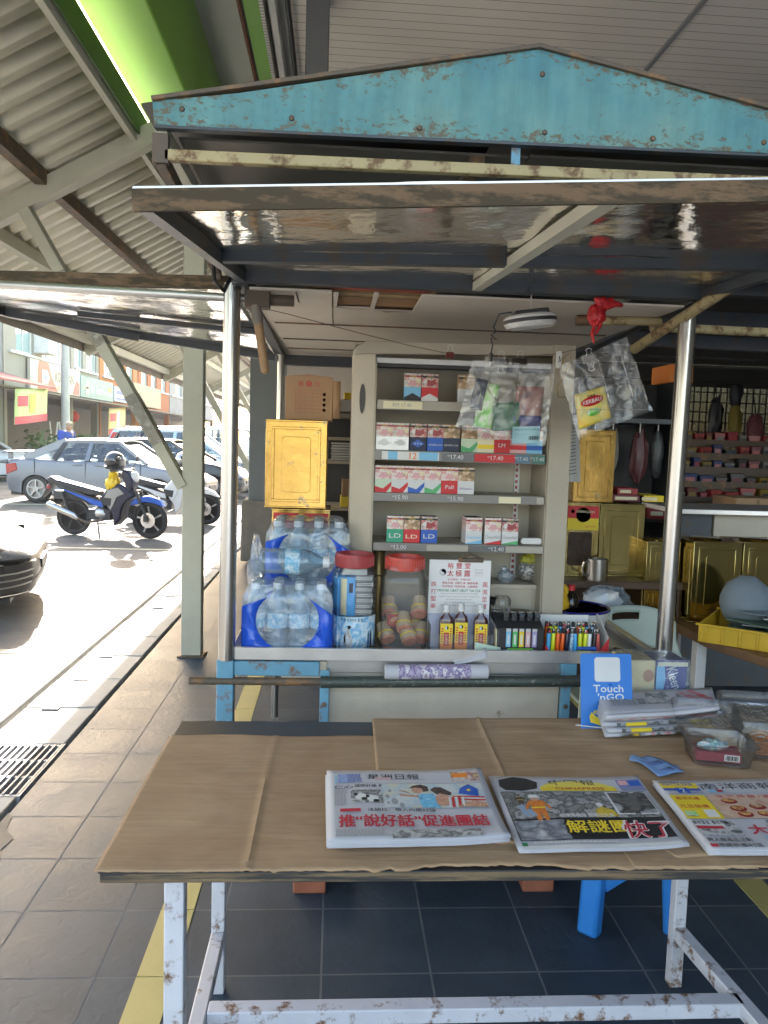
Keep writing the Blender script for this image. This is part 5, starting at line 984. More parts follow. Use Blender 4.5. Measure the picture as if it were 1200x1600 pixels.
for i, tx in enumerate(('Mujarab Untuk Penyakit Arthritis, Bengkak,', 'Sengal Tulang, Sakit Otot, Sakit Tangan/Kaki,', 'dan Sakit Lutut atau Bengkak.', '(Tidak Boleh Diminum). (KKM2/344.8)', 'PERUSAHAAN UBAT CINA ZOO HONG TONG.')): line(tx, .974-.0095*i, .0058, K['grey'], (.12, .13, .085, .095, .12)[i])
for i, ch in enumerate('跌打聖藥'): line(ch, 1.004-.0235*i, .0165, m_cr2, None, .324)
for i, ch in enumerate('風濕至寶'): line(ch, 1.004-.0235*i, .0165, m_cr2, None, .489)
line('For Cuts', 1.052, .006, K['grey'], .026, .468); line('Sehatana', 1.043, .006, K['grey'], .026, .468); line('活 血 化 瘀', 1.034, .005, K['pink'], .028, .468)
b.build('lettering', SG, smooth=0)
b = MB(); b.tube([(.40, yb+.002, 1.085), (.42, yb+.002, 1.094), (.44, yb+.002, 1.1), (.46, yb+.002, 1.094), (.48, yb+.002, 1.085)], .004, K['rusty'], 8); b.box(.40, .48, yb-.006, yb+.01, 1.076, 1.088, K['rusty']); b.build('clip', SG, bevel=.002)
t = thing('bottle_rack', 'clear plastic holder with a pale back in front of the oil advert, holding three bottles', 'rack', (.41, 2.38, CT))
b = MB(); b.box(.308, .506, 2.355, 2.3565, CT, .862, K['jarpl']); b.box(.308, .3095, 2.3565, 2.43, CT, .89, K['jarpl']); b.box(.505, .5065, 2.3565, 2.43, CT, .89, K['jarpl']); b.box(.31, .505, 2.428, 2.43, CT, .91, mat('pale_lilac_card', (.45, .47, .6), .5)); b.build('holder', t)
m_oil = mat('brown_bottle_glass', (.055, .012, .008), .08, coat=.5)
for i, (x, l, dz) in enumerate(((.361, 'brown oil bottle with yellow label, leftmost of the three', 0), (.407, 'brown oil bottle with yellow label, standing between the other two', .004), (.470, 'brown oil bottle with yellow label, rightmost and apart from the other two', 0))):
    t = thing('oil_bottle', l, 'bottle', (x, 2.38, CT), 'oil bottles in the clear holder'); z = CT+dz
    b = MB(); b.lathe([(0, 0), (.019, 0), (.022, .003), (.022, .095), (.019, .107), (.009, .117), (.008, .122), (.008, .13)], (x, 2.385, z), m_oil, 28, sq=5, sy=.62); b.build('glass', t)
    b = MB(); b.lathe([(0, 0), (.0105, 0), (.0105, .011), (.0095, .012), (.0095, .022), (.007, .025), (0, .025)], (x, 2.385, z+.124), K['white'], 18); b.build('cap', t)
    b = MB(); q = 2.385-.0145; b.box(x-.0195, x+.0195, q, q+.001, z+.006, z+.09, K['yellow']); b.box(x-.0195, x+.0195, q-.0006, q, z+.006, z+.028, K['orange']); b.box(x-.008, x+.008, q-.0007, q, z+.02, z+.062, m_cr2)
    b.text('太極露', (x, q-.0011, z+.041), Z*-1, X, .008, K['cream'], width=.034); b.lathe([(0, 0), (.006, 0)], (0, 0, 0), K['ink'], 14, M=Matrix.Translation((x, q-.0007, z+.077)) @ Matrix.Rotation(PI/2, 4, 'X')); b.poly([(x+p[0], q-.0012, z+.077+p[1]) for p in arc(0, 0, .0053, 80, 280, 10)], K['white'])
    for s in (-1, 1):
        for r in range(6): b.box(x+s*.0135-.003, x+s*.0135+.003, q-.0006, q, z+.032+.008*r, z+.036+.008*r, m_cr2)
    b.build('bottle_label', t, smooth=0)
b = MB(); b.prism([(.445, .80), (.528, .802), (.526, .826), (.48, .835), (.446, .842)], 2.338, 2.341, 'y', mat('mint_card', (.45, .58, .47), .5, var=.03)); tag(b.build('paper_card'), 'folded mint green card leaning below the rightmost oil bottle', 'card')
# lighter displays
t = thing('lighter_display_box', 'black card box with ALADDIN on green and pictures of five coloured lighters', 'display box', (.59, 2.37, CT))
b = MB(); b.prism([(2.345, CT), (2.44, CT), (2.44, .915), (2.42, .915), (2.345, .885)], .515, .662, 'x', K['ink']); b.build('carton', t, bevel=.001)
b = MB(); b.grid(lambda u, v: V((.506+.013*v, 2.42-.078*v, .80+.108*(1-u)-.03*v*(1-u)+.0)), 6, 6, K['grey']); b.box(.5135, .515, 2.346, 2.44, CT, .88, K['cream']); b.build('side_flap', t)
b = MB()
for i, m in enumerate((K['ltblue'], flat('leaf_print', (.08, .45, .12)), K['yellow'], K['pink'], flat('lilac_print', (.35, .28, .5)))):
    x = .551+.0205*i; b.box(x-.0072, x+.0072, 2.3435, 2.3445, .827, .876, m); b.box(x-.0072, x+.0072, 2.343, 2.3445, .876, .885, m_silver); b.box(x-.003, x+.003, 2.3425, 2.3436, .835, .866, K['white'])
b.prism(rrect(.548, .632, .801, .823, .005), 2.343, 2.3445, 'y', mat('lime_label', (.15, .42, .05), .45)); b.text('ALADDiN', (.59, 2.3425, .811), X, Z, .012, K['white'], width=.072, bold=.02); b.build('box_print', t)
for i in range(5):
    x = .552+.025*i; l = thing('lighter', 'black lighter with a chrome hood in the black display box', 'lighter', (x, 2.40, .86), 'black lighters in the display box')
    b = MB(); b.box(x-.008, x+.008, 2.385, 2.41, .87, .915, K['black']); b.build('body', l, bevel=.002); b = MB(); b.prism([(2.383, .913), (2.412, .913), (2.412, .924), (2.39, .926)], x-.0085, x+.0085, 'x', K['chrome']); b.build('hood', l)
t = thing('lighter_tray', 'red edged white card tray full of bright lighters', 'tray', (.77, 2.37, CT))
b = MB(); b.box(.668, .868, 2.34, 2.46, CT, CT+.003, K['red']); b.prism([(.668, CT), (.868, CT), (.868, CT+.06), (.848, CT+.030), (.84, CT+.018), (.70, CT+.014), (.68, CT+.018), (.668, CT+.035)], 2.338, 2.34, 'y', K['red']); b.box(.72, .80, 2.3372, 2.338, CT+.002, CT+.009, K['cream']); b.build('tray_front', t)
b = MB(); b.prism([(2.34, CT), (2.46, CT), (2.46, CT+.11), (2.44, CT+.11), (2.34, CT+.06)], .866, .868, 'x', K['pale']); b.box(.66, .84, 2.458, 2.46, CT, CT+.105, K['pale']); b.build('tray_side', t)
lc = [('light blue', flat('lighter_sky', (.06, .38, .7), .25)), ('yellow', flat('lighter_yellow', (.65, .7, .03), .25)), ('orange', flat('lighter_orange', (.75, .12, .02), .25)), ('orange', None), ('dark navy', flat('lighter_navy', (.015, .02, .05), .25)), ('patterned blue', photo('lighter_mix', [(.02, .1, .3), (.4, .6, .7), (.02, .05, .12)], 90, .25)), ('sky blue', None), ('lime yellow', None), ('orange tipped yellow', None), ('white', flat('lighter_white', (.7, .7, .7), .25)), ('black', K['black']), ('pale red', flat('lighter_red', (.55, .1, .08), .25))]
lc[3] = ('orange', lc[2][1]); lc[6] = ('sky blue', lc[0][1]); lc[7] = ('lime yellow', lc[1][1]); lc[8] = ('orange tipped yellow', lc[1][1]); random.seed(5)
NB = ['at the left end', 'second from the left', 'left of its twin', 'right of its twin', 'before the middle', 'in the middle', 'right of the middle', 'beside the second blue one', 'next to the lime one', 'left of the last black one', 'second from the right', 'at the right end']
for r in range(2):
    for i in range(12):
        x = .682+.0145*i+.004*r; y = 2.362+.04*r; n_, m = lc[i if r == 0 else (i*5+3) % 12]; z0 = CT+.006+.012*r
        l = thing('lighter', n_+' lighter in the '+('front' if r == 0 else 'rear')+' tray row, '+NB[i], 'lighter', (x, y, z0), 'bright lighters in the red tray'); a = random.uniform(-.05, .05); M = Matrix.Translation((x, y, z0)) @ Matrix.Rotation(a, 4, 'Y')
        b = MB(); b.lathe([(0, 0), (.0062, 0), (.0066, .002), (.0066, .06), (.006, .062), (0, .062)], (0, 0, 0), m, 12, M=M, sy=1.5); b.build('body', l)
        b = MB(); b.lathe([(.0055, .062), (.0058, .063), (.0058, .074), (.004, .077), (0, .077)], (0, 0, 0), K['chrome'] if i % 3 else K['black'], 10, M=M, sy=1.5); b.box(-.003, .003, -.009, .0, .066, .072, K['red'] if i % 4 == 0 else K['black'], M); b.build('hood', l)
b = MB(); b.lathe([(0, 0), (.006, 0), (.0065, .06), (0, .062)], (0, 0, 0), K['blue'], 10, M=Matrix.Translation((.77, 2.345, CT+.024)) @ Matrix.Rotation(PI/2, 4, 'Y')); tag(b.build('lighter'), 'dark blue lighter lying flat across the front of the red tray', 'lighter', 'bright lighters in the red tray')
# enamel basin with cloth, sauce bottle
t = thing('enamel_basin', 'white enamel basin with a blue rim behind the lighter tray', 'basin', (.83, 2.64, CT))
m_en = mat('white_enamel', (.62, .62, .58), .2, coat=.5); cxb, cyb = .845, 2.62
b = MB(); b.lathe([(0, .003), (.08, 0), (.098, .02), (.118, .095), (.115, .095), (.095, .024), (.078, .006), (0, .006)], (cxb, cyb, CT), m_en, 40); b.build('bowl', t)
b = MB(); b.lathe([(.119-.004+.005*math.cos(a*PI/5), .097+.0045*math.sin(a*PI/5)) for a in range(11)], (cxb, cyb, CT), flat('cobalt_enamel', (.012, .015, .16), .2), 48); b.build('rim', t)
b = MB(); b.ball((cxb, cyb, CT+.05), .1, .1, .032, K['beige2'], .3, 4, 18, 5); tag(b.build('wrapped_bundle'), 'pale bundle lying in the enamel basin', 'bundle')
b = MB(); m_yc = mat('yellow_cloth', (.62, .36, .015), .8, bump=.5, bscale=40); b.ball((.765, 2.60, .925), .05, .04, .048, m_yc, .35, 3, 22, 1); b.ball((.79, 2.61, .955), .026, .022, .025, m_yc, .5, 4, 14, 7); tag(b.build('cloth'), 'crumpled yellow cloth on the rim of the basin', 'cloth')
t = thing('sauce_bottle', 'dark soy sauce bottle with a red cap standing in the basin', 'bottle', (.832, 2.63, CT+.02)); p = (.832, 2.63, CT+.04)
b = MB(); b.lathe([(0, 0), (.026, 0), (.03, .004), (.03, .07), (.026, .092), (.012, .108), (.012, .115)], p, mat('soy_glass', (.012, .008, .006), .05), 24); b.build('glass', t); b = MB(); b.lathe([(0, 0), (.013, 0), (.013, .018), (0, .018)], (p[0], p[1], p[2]+.115), K['red'], 16); b.build('cap', t); b = MB(); b.lathe([(.0305, .012), (.0305, .04)], p, K['cream'], 24); b.build('bottle_label', t)
# small things at the back of the tray
b = MB(); b.lathe([(0, 0), (.024, 0), (.027, .006), (.020, .03), (.019, .075), (.023, .083), (.019, .083), (.016, .04), (0, .03)], (.157, 2.60, 1.0), K['brass'], 24); b.lathe([(0, 0), (.022, 0), (.022, .2), (0, .2)], (.157, 2.60, CT), K['brass'], 18); tag(b.build('brass_tube'), 'dull brass tube standing between the two big jars', 'tube')
t = thing('coin_bag', 'round bag of coins knotted with a yellow top, below the shelf end', 'bag', (.676, 2.61, .985)); b = MB(); b.ball((.676, 2.62, 1.025), .037, .034, .037, photo('coins_in_plastic', [(.1, .1, .09), (.4, .38, .34), (.08, .08, .08), (.5, .48, .44)], 60, .2), .12, 4, 22, 2); b.build('sack', t); b = MB(); b.ball((.676, 2.615, 1.063), .036, .03, .016, mat('yellow_plastic', (.5, .47, .08), .35), .5, 5, 18, 3); b.ball((.682, 2.615, 1.075), .02, .016, .012, b.ms[0], .6, 6, 12, 6); b.build('knot', t)
b = MB(); b.ball((.592, 2.60, 1.005), .028, .024, .022, K['wrap'], .35, 5, 18, 4); b.ball((.585, 2.60, 1.028), .012, .01, .012, K['wrap'], .5, 5, 12, 9); tag(b.build('plastic_bag'), 'small clear knotted bag beside the bag of coins', 'bag')
b = MB(); b.lathe([(0, .0), (.05, 0), (.078, .018), (.08, .02), (.076, .019), (.05, .004), (0, .004)], (.615, 2.5, .885), K['steel'], 36, sy=.6); tag(b.build('steel_dish'), 'oval steel dish of change on the wooden box behind the black lighter box', 'dish')
b = MB(); b.box(.535, .72, 2.46, 2.54, CT, .883, K['board']); tag(b.build('wooden_box', bevel=.003), 'brown wooden box under the steel dish', 'box')
b = MB(); random.seed(2)
for k in range(14): x, y = .615+random.uniform(-.045, .045), 2.5+random.uniform(-.025, .025); b.lathe([(0, 0), (.011, 0), (.011, .0018), (0, .0018)], (x, y, .889+.002*(k % 4)), m_silver, 14)
tag(b.build('coins'), 'heap of silver coins in the steel dish', 'coins', kind=None)
b = MB(); b.lathe([(.0, 0), (.028, 0), (.03, .004), (.03, .045), (.024, .056), (.0, .058)], (.565, 2.52, .895), K['jarpl'], 24); tag(b.build('plastic_cup'), 'upturned clear plastic cup behind the steel dish', 'cup')
b = MB(); b.lathe([(0, .0), (.02, 0), (.032, .02), (.03, .02), (.018, .004), (0, .004)], (.512, 2.5, .93), K['black'], 24); b.lathe([(0, 0), (.012, 0), (.012, .13), (0, .13)], (.512, 2.5, CT), K['black'], 12); tag(b.build('black_ashtray'), 'small black dish on a stem at the right edge of the advert card', 'dish')
b = MB(); b.lathe([(0, 0), (.03, 0), (.028, .012), (.008, .018), (.0, .02)], (.905, 2.39, CT), K['steel'], 24); tag(b.build('steel_bell'), 'small steel dish at the right end of the counter tray', 'dish')
# rolled newspapers stuck behind the rail
t = thing('rolled_newspaper', 'rolled newspaper with a purple flower picture lying along the rail under the counter', 'newspaper', (.31, 2.27, .745))
m_flow = photo('purple_flower_print', [(.08, .05, .16), (.45, .38, .5), (.15, .1, .25), (.7, .66, .68), (.3, .2, .25)], 55, .6)
b = MB(); b.tube([(.165, 2.262, .768), (.205, 2.262, .768)], .022, K['paper'], 18); b.tube([(.205, 2.262, .768), (.42, 2.262, .772)], .0222, m_flow, 18); b.tube([(.42, 2.262, .772), (.472, 2.262, .773)], .0218, K['paper'], 18)
for r in (.018, .014, .01): b.tube([(.163, 2.262, .768), (.1655, 2.262, .768)], r, K['pale'] if r != .014 else K['grey'], 16)
b.build('roll', t)
b = MB()
for k in range(4): b.grid(lambda u, v: V((.375+.10*u, 2.275+.02*v+.004*k, .79+.022*u**1.5+.012*u*v+.0035*k*u)), 8, 3, K['paper'])
b.build('loose_pages', t, solid=.0006)
# tins, carton and shelf at the left rear of the stall
def tin(name, label, x0, x1, y0, y1, z0, z1, m, rotz=0, group='square biscuit tins', window=False, redlabel=False, lid=True):
    t = thing(name, label, 'tin', ((x0+x1)/2, (y0+y1)/2, z0), group); w = x1-x0; h = z1-z0
    b = MB(); b.box(x0, x1, y0, y1, z0, z1, m)
    e = .004
    for a, q in ((.10, e), (.16, -.0)):
        i = w*a; fr = [(x0+i, z0+i), (x1-i, z0+i), (x1-i, z1-i), (x0+i, z1-i)]
    i = w*.10; j = w*.145
    for (xa, za, xb, zb) in ((x0+i, z0+i, x1-i, z0+j), (x0+i, z1-j, x1-i, z1-i), (x0+i, z0+j, x0+j, z1-j), (x1-j, z0+j, x1-i, z1-j)): b.box(xa, xb, y0-.003, y0+.001, za, zb, m)
    i = w*.26; b.prism(rrect(x0+i, x1-i, z0+i, z1-i, .012), y0-.0022, y0+.001, 'y', m)
    for xs in (x0-.001, x1+.001): b.box(xs-.0015, xs+.0015, y0+.02, y1-.02, z0+.03, z1-.03, m)
    b.box(x0-.002, x1+.002, y0-.002, y1+.002, z1-.004, z1+.003, m); b.box(x0-.002, x1+.002, y0-.002, y1+.002, z0-.0, z0+.006, m); b.build('tin_body', t, bevel=.0025)
    if lid: b = MB(); b.lathe([(w*.30, 0), (w*.31, .004), (w*.28, .006), (0, .004)], ((x0+x1)/2, (y0+y1)/2, z1+.003), m, 30); b.build('tin_lid', t)
    if redlabel or window:
        b = MB(); f = y0-.0045
        b.box(x0+.005, x1-.005, f+.0002, f+.001, z1-.065, z1-.012, K['red']); b.lathe([(0, 0), (w*.22, 0)], (0, 0, 0), K['yellow'], 24, M=Matrix.Translation(((x0+x1)/2, f-.0001, z1-.05)) @ Matrix.Rotation(PI/2, 4, 'X')) if window else b.poly([((x0+x1)/2-.03, f-.0002, z1-.025), ((x0+x1)/2+.03, f-.0002, z1-.025), ((x0+x1)/2, f-.0002, z1-.012)], K['yellow'])
        b.text('KHONG GUAN', ((x0+x1)/2+.008, f-.0006, z1-.036), X, Z, .011, K['cream'], width=w*.55, bold=.02); b.lathe([(0, 0), (.008, 0)], (0, 0, 0), K['cream'], 14, M=Matrix.Translation((x0+w*.18, f-.0003, z1-.036)) @ Matrix.Rotation(PI/2, 4, 'X'))
        if window:
            b.box(x0+.005, x1-.005, f+.0002, f+.001, z1-.115, z1-.065, K['yellow']); b.text('BISCUITS', (x1-.04, f-.0004, z1-.1), X, Z, .008, K['red']); b.prism(rrect(x0+.012, x1-.03, z0+.05, z1-.125, .008), f+.0, f+.001, 'y', mat('biscuits_behind_window', (.05, .03, .02), .1, var=.6, scale=40)); 
        b.build('tin_label', t)
    if rotz: t.rotation_euler = (0, 0, rotz)
    return t
tin('biscuit_tin', 'tall worn golden tin under the carton at the left of the stall', -.237, -.028, 2.70, 2.91, 1.212, 1.512, K['gold'], lid=False)
tin('biscuit_tin', 'golden tin with a red KHONG GUAN label behind the water bottles', -.213, -.012, 2.73, 2.93, .90, 1.204, K['gold'], redlabel=True)
b = MB(); b.box(-.25, .03, 2.70, 2.96, CT, .898, K['dark_wood']); tag(b.build('wooden_plinth', bevel=.003), 'dark wooden block under the red labelled golden tin', 'block')
t = thing('cardboard_box', 'brown cardboard box with red Chinese print on top of the tall golden tin', 'box', (-.09, 2.85, 1.517))
m_cb = mat('carton_brown', (.36, .215, .115), .75, var=.08); m_rp = flat('faded_red_ink', (.42, .08, .05))
b = MB(); b.box(-.178, -.012, 2.76, 2.95, 1.517, 1.668, m_cb); b.prism([(-.178, 1.668), (-.012, 1.655), (-.012, 1.668), (-.1, 1.676)], 2.762, 2.77, 'y', m_cb); b.build('carton', t, bevel=.002)
b = MB(); b.grid(lambda u, v: V((-.011+.026*u, 2.762+.002*u, 1.525+.13*v)), 2, 2, m_cb); b.build('flap', t, solid=.003)
b = MB(); f = 2.7592
b.text('康', (-.124, f, 1.643), X, Z, .019, m_rp, bold=.01); b.text('元', (-.068, f, 1.643), X, Z, .018, m_rp, bold=.01); b.ball((-.096, f, 1.643), .011, .0005, .011, m_rp, n=12)
x0, x1, z0, z1 = -.142, -.056, 1.542, 1.624
for k in range(7): z = z0+(z1-z0)*k/6; b.box(x0, x1, f, f+.0006, z, z+.0008, m_rp)
for x in (x0, x0+.034, x0+.058, x1): b.box(x, x+.0008, f, f+.0006, z0, z1, m_rp)
for k in range(6): b.text(('配料', '净含量', '生产日期', '保质期', '产地', '电话')[k], (x0+.016, f, z0+.007+.0137*k), X, Z, .005, m_rp)
for k in range(4): b.lathe([(.0035, 0), (.0055, 0)], (0, 0, 0), m_rp, 14, M=Matrix.Translation((-.042, f, 1.553+.018*k)) @ Matrix.Rotation(PI/2, 4, 'X'))
b.build('print', t, smooth=0)
t = thing('tray_rack', 'grey rack of flat trays and papers between the golden tins and the cabinet', 'rack', (.02, 3.05, .8))
b = MB()
for z in (1.18, 1.36, 1.45, 1.54): b.box(-.06, .09, 3.0, 3.3, z, z+.012, K['beige2'])
b.box(-.06, -.05, 3.0, 3.02, .8, 1.62, K['steel_b']); b.box(.085, .095, 3.0, 3.02, .8, 1.62, K['steel_b']); b.box(-.065, .095, 3.28, 3.3, .8, 1.6, K['black']); b.build('rack_frame', t)
b = MB(); b.box(-.02, .085, 2.99, 3.2, 1.56, 1.605, K['white']); tag(b.build('white_tray', bevel=.003), 'white tray on top of the rack beside the carton', 'tray')
b = MB()
for k in range(7): b.box(-.015+.002*(k % 2), .085, 2.99, 3.2, 1.375+.010*k, 1.381+.010*k, K['pale'])
tag(b.build('paper_pile'), 'pile of pale papers on the grey rack', 'papers')
b = MB(); b.box(.03, .09, 2.99, 3.1, 1.607, 1.632, K['yellow']); tag(b.build('yellow_box', bevel=.002), 'yellow box on the white tray', 'box')
b = MB(); b.box(.025, .09, 2.99, 3.1, 1.195, 1.235, K['yellow']); b.box(.03, .09, 2.99, 3.08, 1.236, 1.30, m_cb); tag(b.build('small_carton', bevel=.002), 'small yellow and brown carton low on the grey rack', 'box')
b = MB(); b.ball((.04, 2.9, 1.04), .05, .08, .1, K['wrap'], .4, 4, 20, 2); b.ball((.04, 2.92, .98), .045, .07, .12, m_cb, .3, 4, 16, 5); tag(b.build('plastic_bag'), 'clear bag of brown goods between the red labelled tin and the cabinet', 'bag')
# ------------------------------------------------------------------ hanging things
def wirez(u): return 0
pts = [at(*p) for p in ((392, 477, 2.36), (455, 492, 2.38), (560, 520, 2.41), (640, 540, 2.43), (703, 553, 2.44), (790, 558, 2.43), (870, 553, 2.42), (905, 545, 2.41), (915, 542, 2.41))]
b = MB(); b.tube(pts, .0012, K['rusty'], 5); tag(b.build('hanging_wire'), 'thin sagging wire strung across the front of the cabinet', 'wire')
def clip(label, px, py, Y, m, w, rot=0):
    p = at(px, py, Y); t = thing('binder_clip', label, 'binder clip', p, 'binder clips on the wire'); R = Matrix.Translation(p) @ Matrix.Rotation(rot, 4, 'Y')
    b = MB(); b.prism([(-.002, .012), (.002, .012), (.011, -.008), (-.011, -.008)], -w/2, w/2, 'x', m, R); b.build('clip_body', t, bevel=.001)
    b = MB()
    for s in (1, -1):
        pl = [(-.011, 0, s*.010+.002), (-.006, -.002*s, s*.022), (-.009, -.003*s, s*.030), (0, -.003*s, s*.034), (.009, -.003*s, s*.030), (.006, -.002*s, s*.022), (.011, 0, s*.010+.002)]
        if s == 1 or w > .034: b.tube([R @ V(q) for q in pl], .001, K['steel_b'], 6)
    b.build('clip_handle', t); return t
m_maroon = mat('maroon_clip', (.13, .03, .025), .4); m_bclip = mat('brown_black_clip', (.045, .03, .025), .4)
clip('empty maroon binder clip hanging on the wire in front of the cabinet', 703, 556, 2.43, m_maroon, .024)
clip('dark binder clip holding the left clear bag, the smaller of its two', 783, 566, 2.36, m_bclip, .044)
clip('dark binder clip holding the left clear bag, the bigger right one', 812, 566, 2.36, m_bclip, .044)
clip('large brown binder clip under the red bag holding the tilted clear bag', 922, 562, 2.30, m_bclip, .04, math.radians(-14))
t = thing('plastic_clip', 'white plastic peg with a hook beside the tilted clear bag', 'peg', at(873, 562, 2.38)); p = at(873, 562, 2.38)
b = MB(); b.prism(rrect(p.x-.008, p.x+.008, p.z-.026, p.z+.026, .005), p.y-.004, p.y+.003, 'y', K['pale']); b.build('peg_body', t, bevel=.001); b = MB(); b.tube([p+V((.0, -.006, .01)), p+V((.003, -.007, -.006)), p+V((-.003, -.007, -.006))], .0015, K['ink'], 6); b.build('peg_hook', t)
b = MB(); b.tube([at(*q) for q in ((876, 585, 2.38), (880, 560, 2.37), (890, 552, 2.36), (893, 565, 2.36), (880, 590, 2.37), (870, 606, 2.38), (873, 620, 2.37), (884, 620, 2.36))], .0022, K['brass'], 8); tag(b.build('brass_hook'), 'bent brass S hook hanging at the right edge of the cabinet', 'hook')
# lantern
L0 = at(828, 497, 2.15); t = thing('hanging_lamp', 'white and black oval camping lamp hung from a wire hook under the flap', 'lamp', L0)
R = Matrix.Translation(L0) @ Matrix.Rotation(math.radians(-7), 4, 'Y') @ Matrix.Diagonal((1, .75, 1, 1))
b = MB(); b.lathe([(0, .010), (.060, .009), (.070, .004), (.0735, -.001), (.0735, -.004)], (0, 0, 0), K['white'], 40, M=R); b.build('shell', t)
b = MB(); b.lathe([(.0738, -.003), (.0742, -.005), (.0742, -.012), (.0738, -.013), (0, -.0125)], (0, 0, 0), K['black'], 40, M=R); b.build('band', t)
b = MB(); b.lathe([(.0735, -.0125), (.0725, -.018), (.066, -.026), (.05, -.029), (0, -.030)], (0, 0, 0), mat('frosted_lens', (.55, .55, .52), .15, var=.2, scale=60, bump=.4, bscale=160, coat=.5), 40, M=R); b.build('lens', t)
b = MB(); b.prism([(-.046, .009), (.05, .009), (.047, .022), (-.044, .02)], -.035, .035, 'y', K['black'], R); b.build('battery_box', t, bevel=.003)
b = MB(); b.tube([L0+V((-.052, -.01, .012)), L0+V((-.085, 0, .008)), L0+V((-.092, 0, -.01)), L0+V((-.10, .0, -.028))], .0022, K['black'], 6); c0 = L0+V((-.1, 0, -.028))
b.tube([c0, c0+V((.008, .004, -.012)), c0+V((-.006, .0, -.022)), c0+V((.012, .004, -.034)), c0+V((-.006, 0, -.03)), c0+V((.0, 0, -.05)), c0+V((.0, .02, -.07))], .0022, K['black'], 6); b.tube([c0+V((0, .02, -.068)), c0+V((0, .02, -.092))], .0055, K['black'], 8); b.tube([c0+V((0, .02, -.092)), c0+V((0, .02, -.104))], .0042, K['pale'], 8); b.build('charging_cable', t)
b = MB(); b.tube([L0+V((0, 0, .02)), L0+V((.001, 0, .065))], .0016, K['steel_b'], 6); b.box(L0.x-.006, L0.x+.006, L0.y-.005, L0.y+.005, L0.z+.062, L0.z+.082, K['black']); b.build('hanger', t)
b = MB(); b.tube([at(*q) for q in ((793, 392, 1.9), (796, 402, 1.93), (806, 404, 2.0), (822, 405, 2.08), (838, 403, 2.13), (840, 415, 2.15), (836, 428, 2.15), (828, 432, 2.15), (820, 426, 2.15), (819, 414, 2.15))], .0022, mat('copper_wire', (.30, .14, .09), .4, .6), 8); b.tube([at(828, 432, 2.15), at(828, 440, 2.15)], .003, K['ink'], 6); tag(b.build('wire_hook'), 'copper coloured wire hook twisted round the flap frame', 'hook')
# red bag
t = thing('red_bag', 'crumpled red plastic bag tied to the blue beam, hanging above the tilted clear bag', 'bag', at(940, 500, 2.22)); m_rb = mat('red_plastic_bag', (.50, .015, .02), .35, var=.3, bump=.6, bscale=35)
b = MB(); c = at(932, 492, 2.22); b.ball(c, .026, .02, .030, m_rb, .3, 3, 36, 2); b.build('bag_body', t, smooth=80)
b = MB(); random.seed(6)
for k in range(7):
    a = at(942+random.uniform(-8, 8), 480, 2.22); e = at(926+8*k+random.uniform(-5, 4), 460+random.uniform(0, 14)+(6 if k > 4 else 0), 2.21+.004*k); m_ = a.lerp(e, .5)+V((0, -.008, .006)); b.tube([a, m_, e], [.010, .010, .006], m_rb, 6)
b.build('bag_top', t, smooth=80); b = MB(); b.tube([c+V((-.005, 0, -.02)), at(928, 512, 2.22), at(925, 522, 2.21), at(928, 536, 2.21)], [.007, .005, .006, .003], m_rb, 8); b.tube([c+V((.01, 0, -.015)), at(938, 508, 2.22), at(931, 522, 2.21)], [.007, .006, .003], m_rb, 8); b.build('bag_tail', t)
# clear bags
def film(corners, Y, bulge, seed, n=52):
    P = [at(*c, Y) for c in corners]      # tl, tr, br, bl
    def f(s):
        def g(u, v):
            p = P[0].lerp(P[1], u).lerp(P[3].lerp(P[2], u), v); q = math.sin(PI*u)*math.sin(PI*min(1, v*1.05))
            w_ = noise.noise(V((u*5+seed, v*2.5, seed)))*.010+(.35-abs(noise.noise(V((u*7+v*2, v*4+seed, 2+seed)))))*.014+(.3-abs(noise.noise(V((u*16-v*5, v*9, 6+seed)))))*.005
            return p+V((.4*w_, -s*bulge*max(0, q)-w_*(.35+q), .5*w_*math.sin(PI*v)))
        return g
    b = MB(); b.grid(f(1), n, n, K['film']); b.grid(f(-1), n, n, K['film']); return b
def card(px0, py0, px1, py1, Y, m, tilt=0):
    b = MB(); c = at((px0+px1)/2, (py0+py1)/2, Y); a, d = at(px0, py1, Y), at(px1, py0, Y); w_, h_ = d.x-a.x, d.z-a.z
    M = Matrix.Translation(c) @ Matrix.Rotation(math.radians(tilt), 4, 'Y'); b.grid(lambda u, v: M @ V(((u-.5)*w_, .004*math.sin(u*6)+.003*math.sin(v*5), (v-.5)*h_)), 8, 8, m); return b, M, w_, h_
t = thing('clear_bag', 'clear plastic bag of tobacco pouches with a blue price card, clipped to the wire', 'bag', at(790, 600, 2.35))
film(((738, 562), (868, 572), (851, 697), (712, 668)), 2.335, .016, 1).build('bag_film', t)
b = MB(); b.grid(lambda u, v: at(757+34*u, 556+28*v+3*math.sin(u*3), 2.322), 6, 4, K['film']); b.build('bag_lip', t)
m_gp = photo('green_pouch_print', [(.08, .35, .05), (.2, .6, .1), (.6, .65, .5), (.05, .25, .05)], 30, .35)
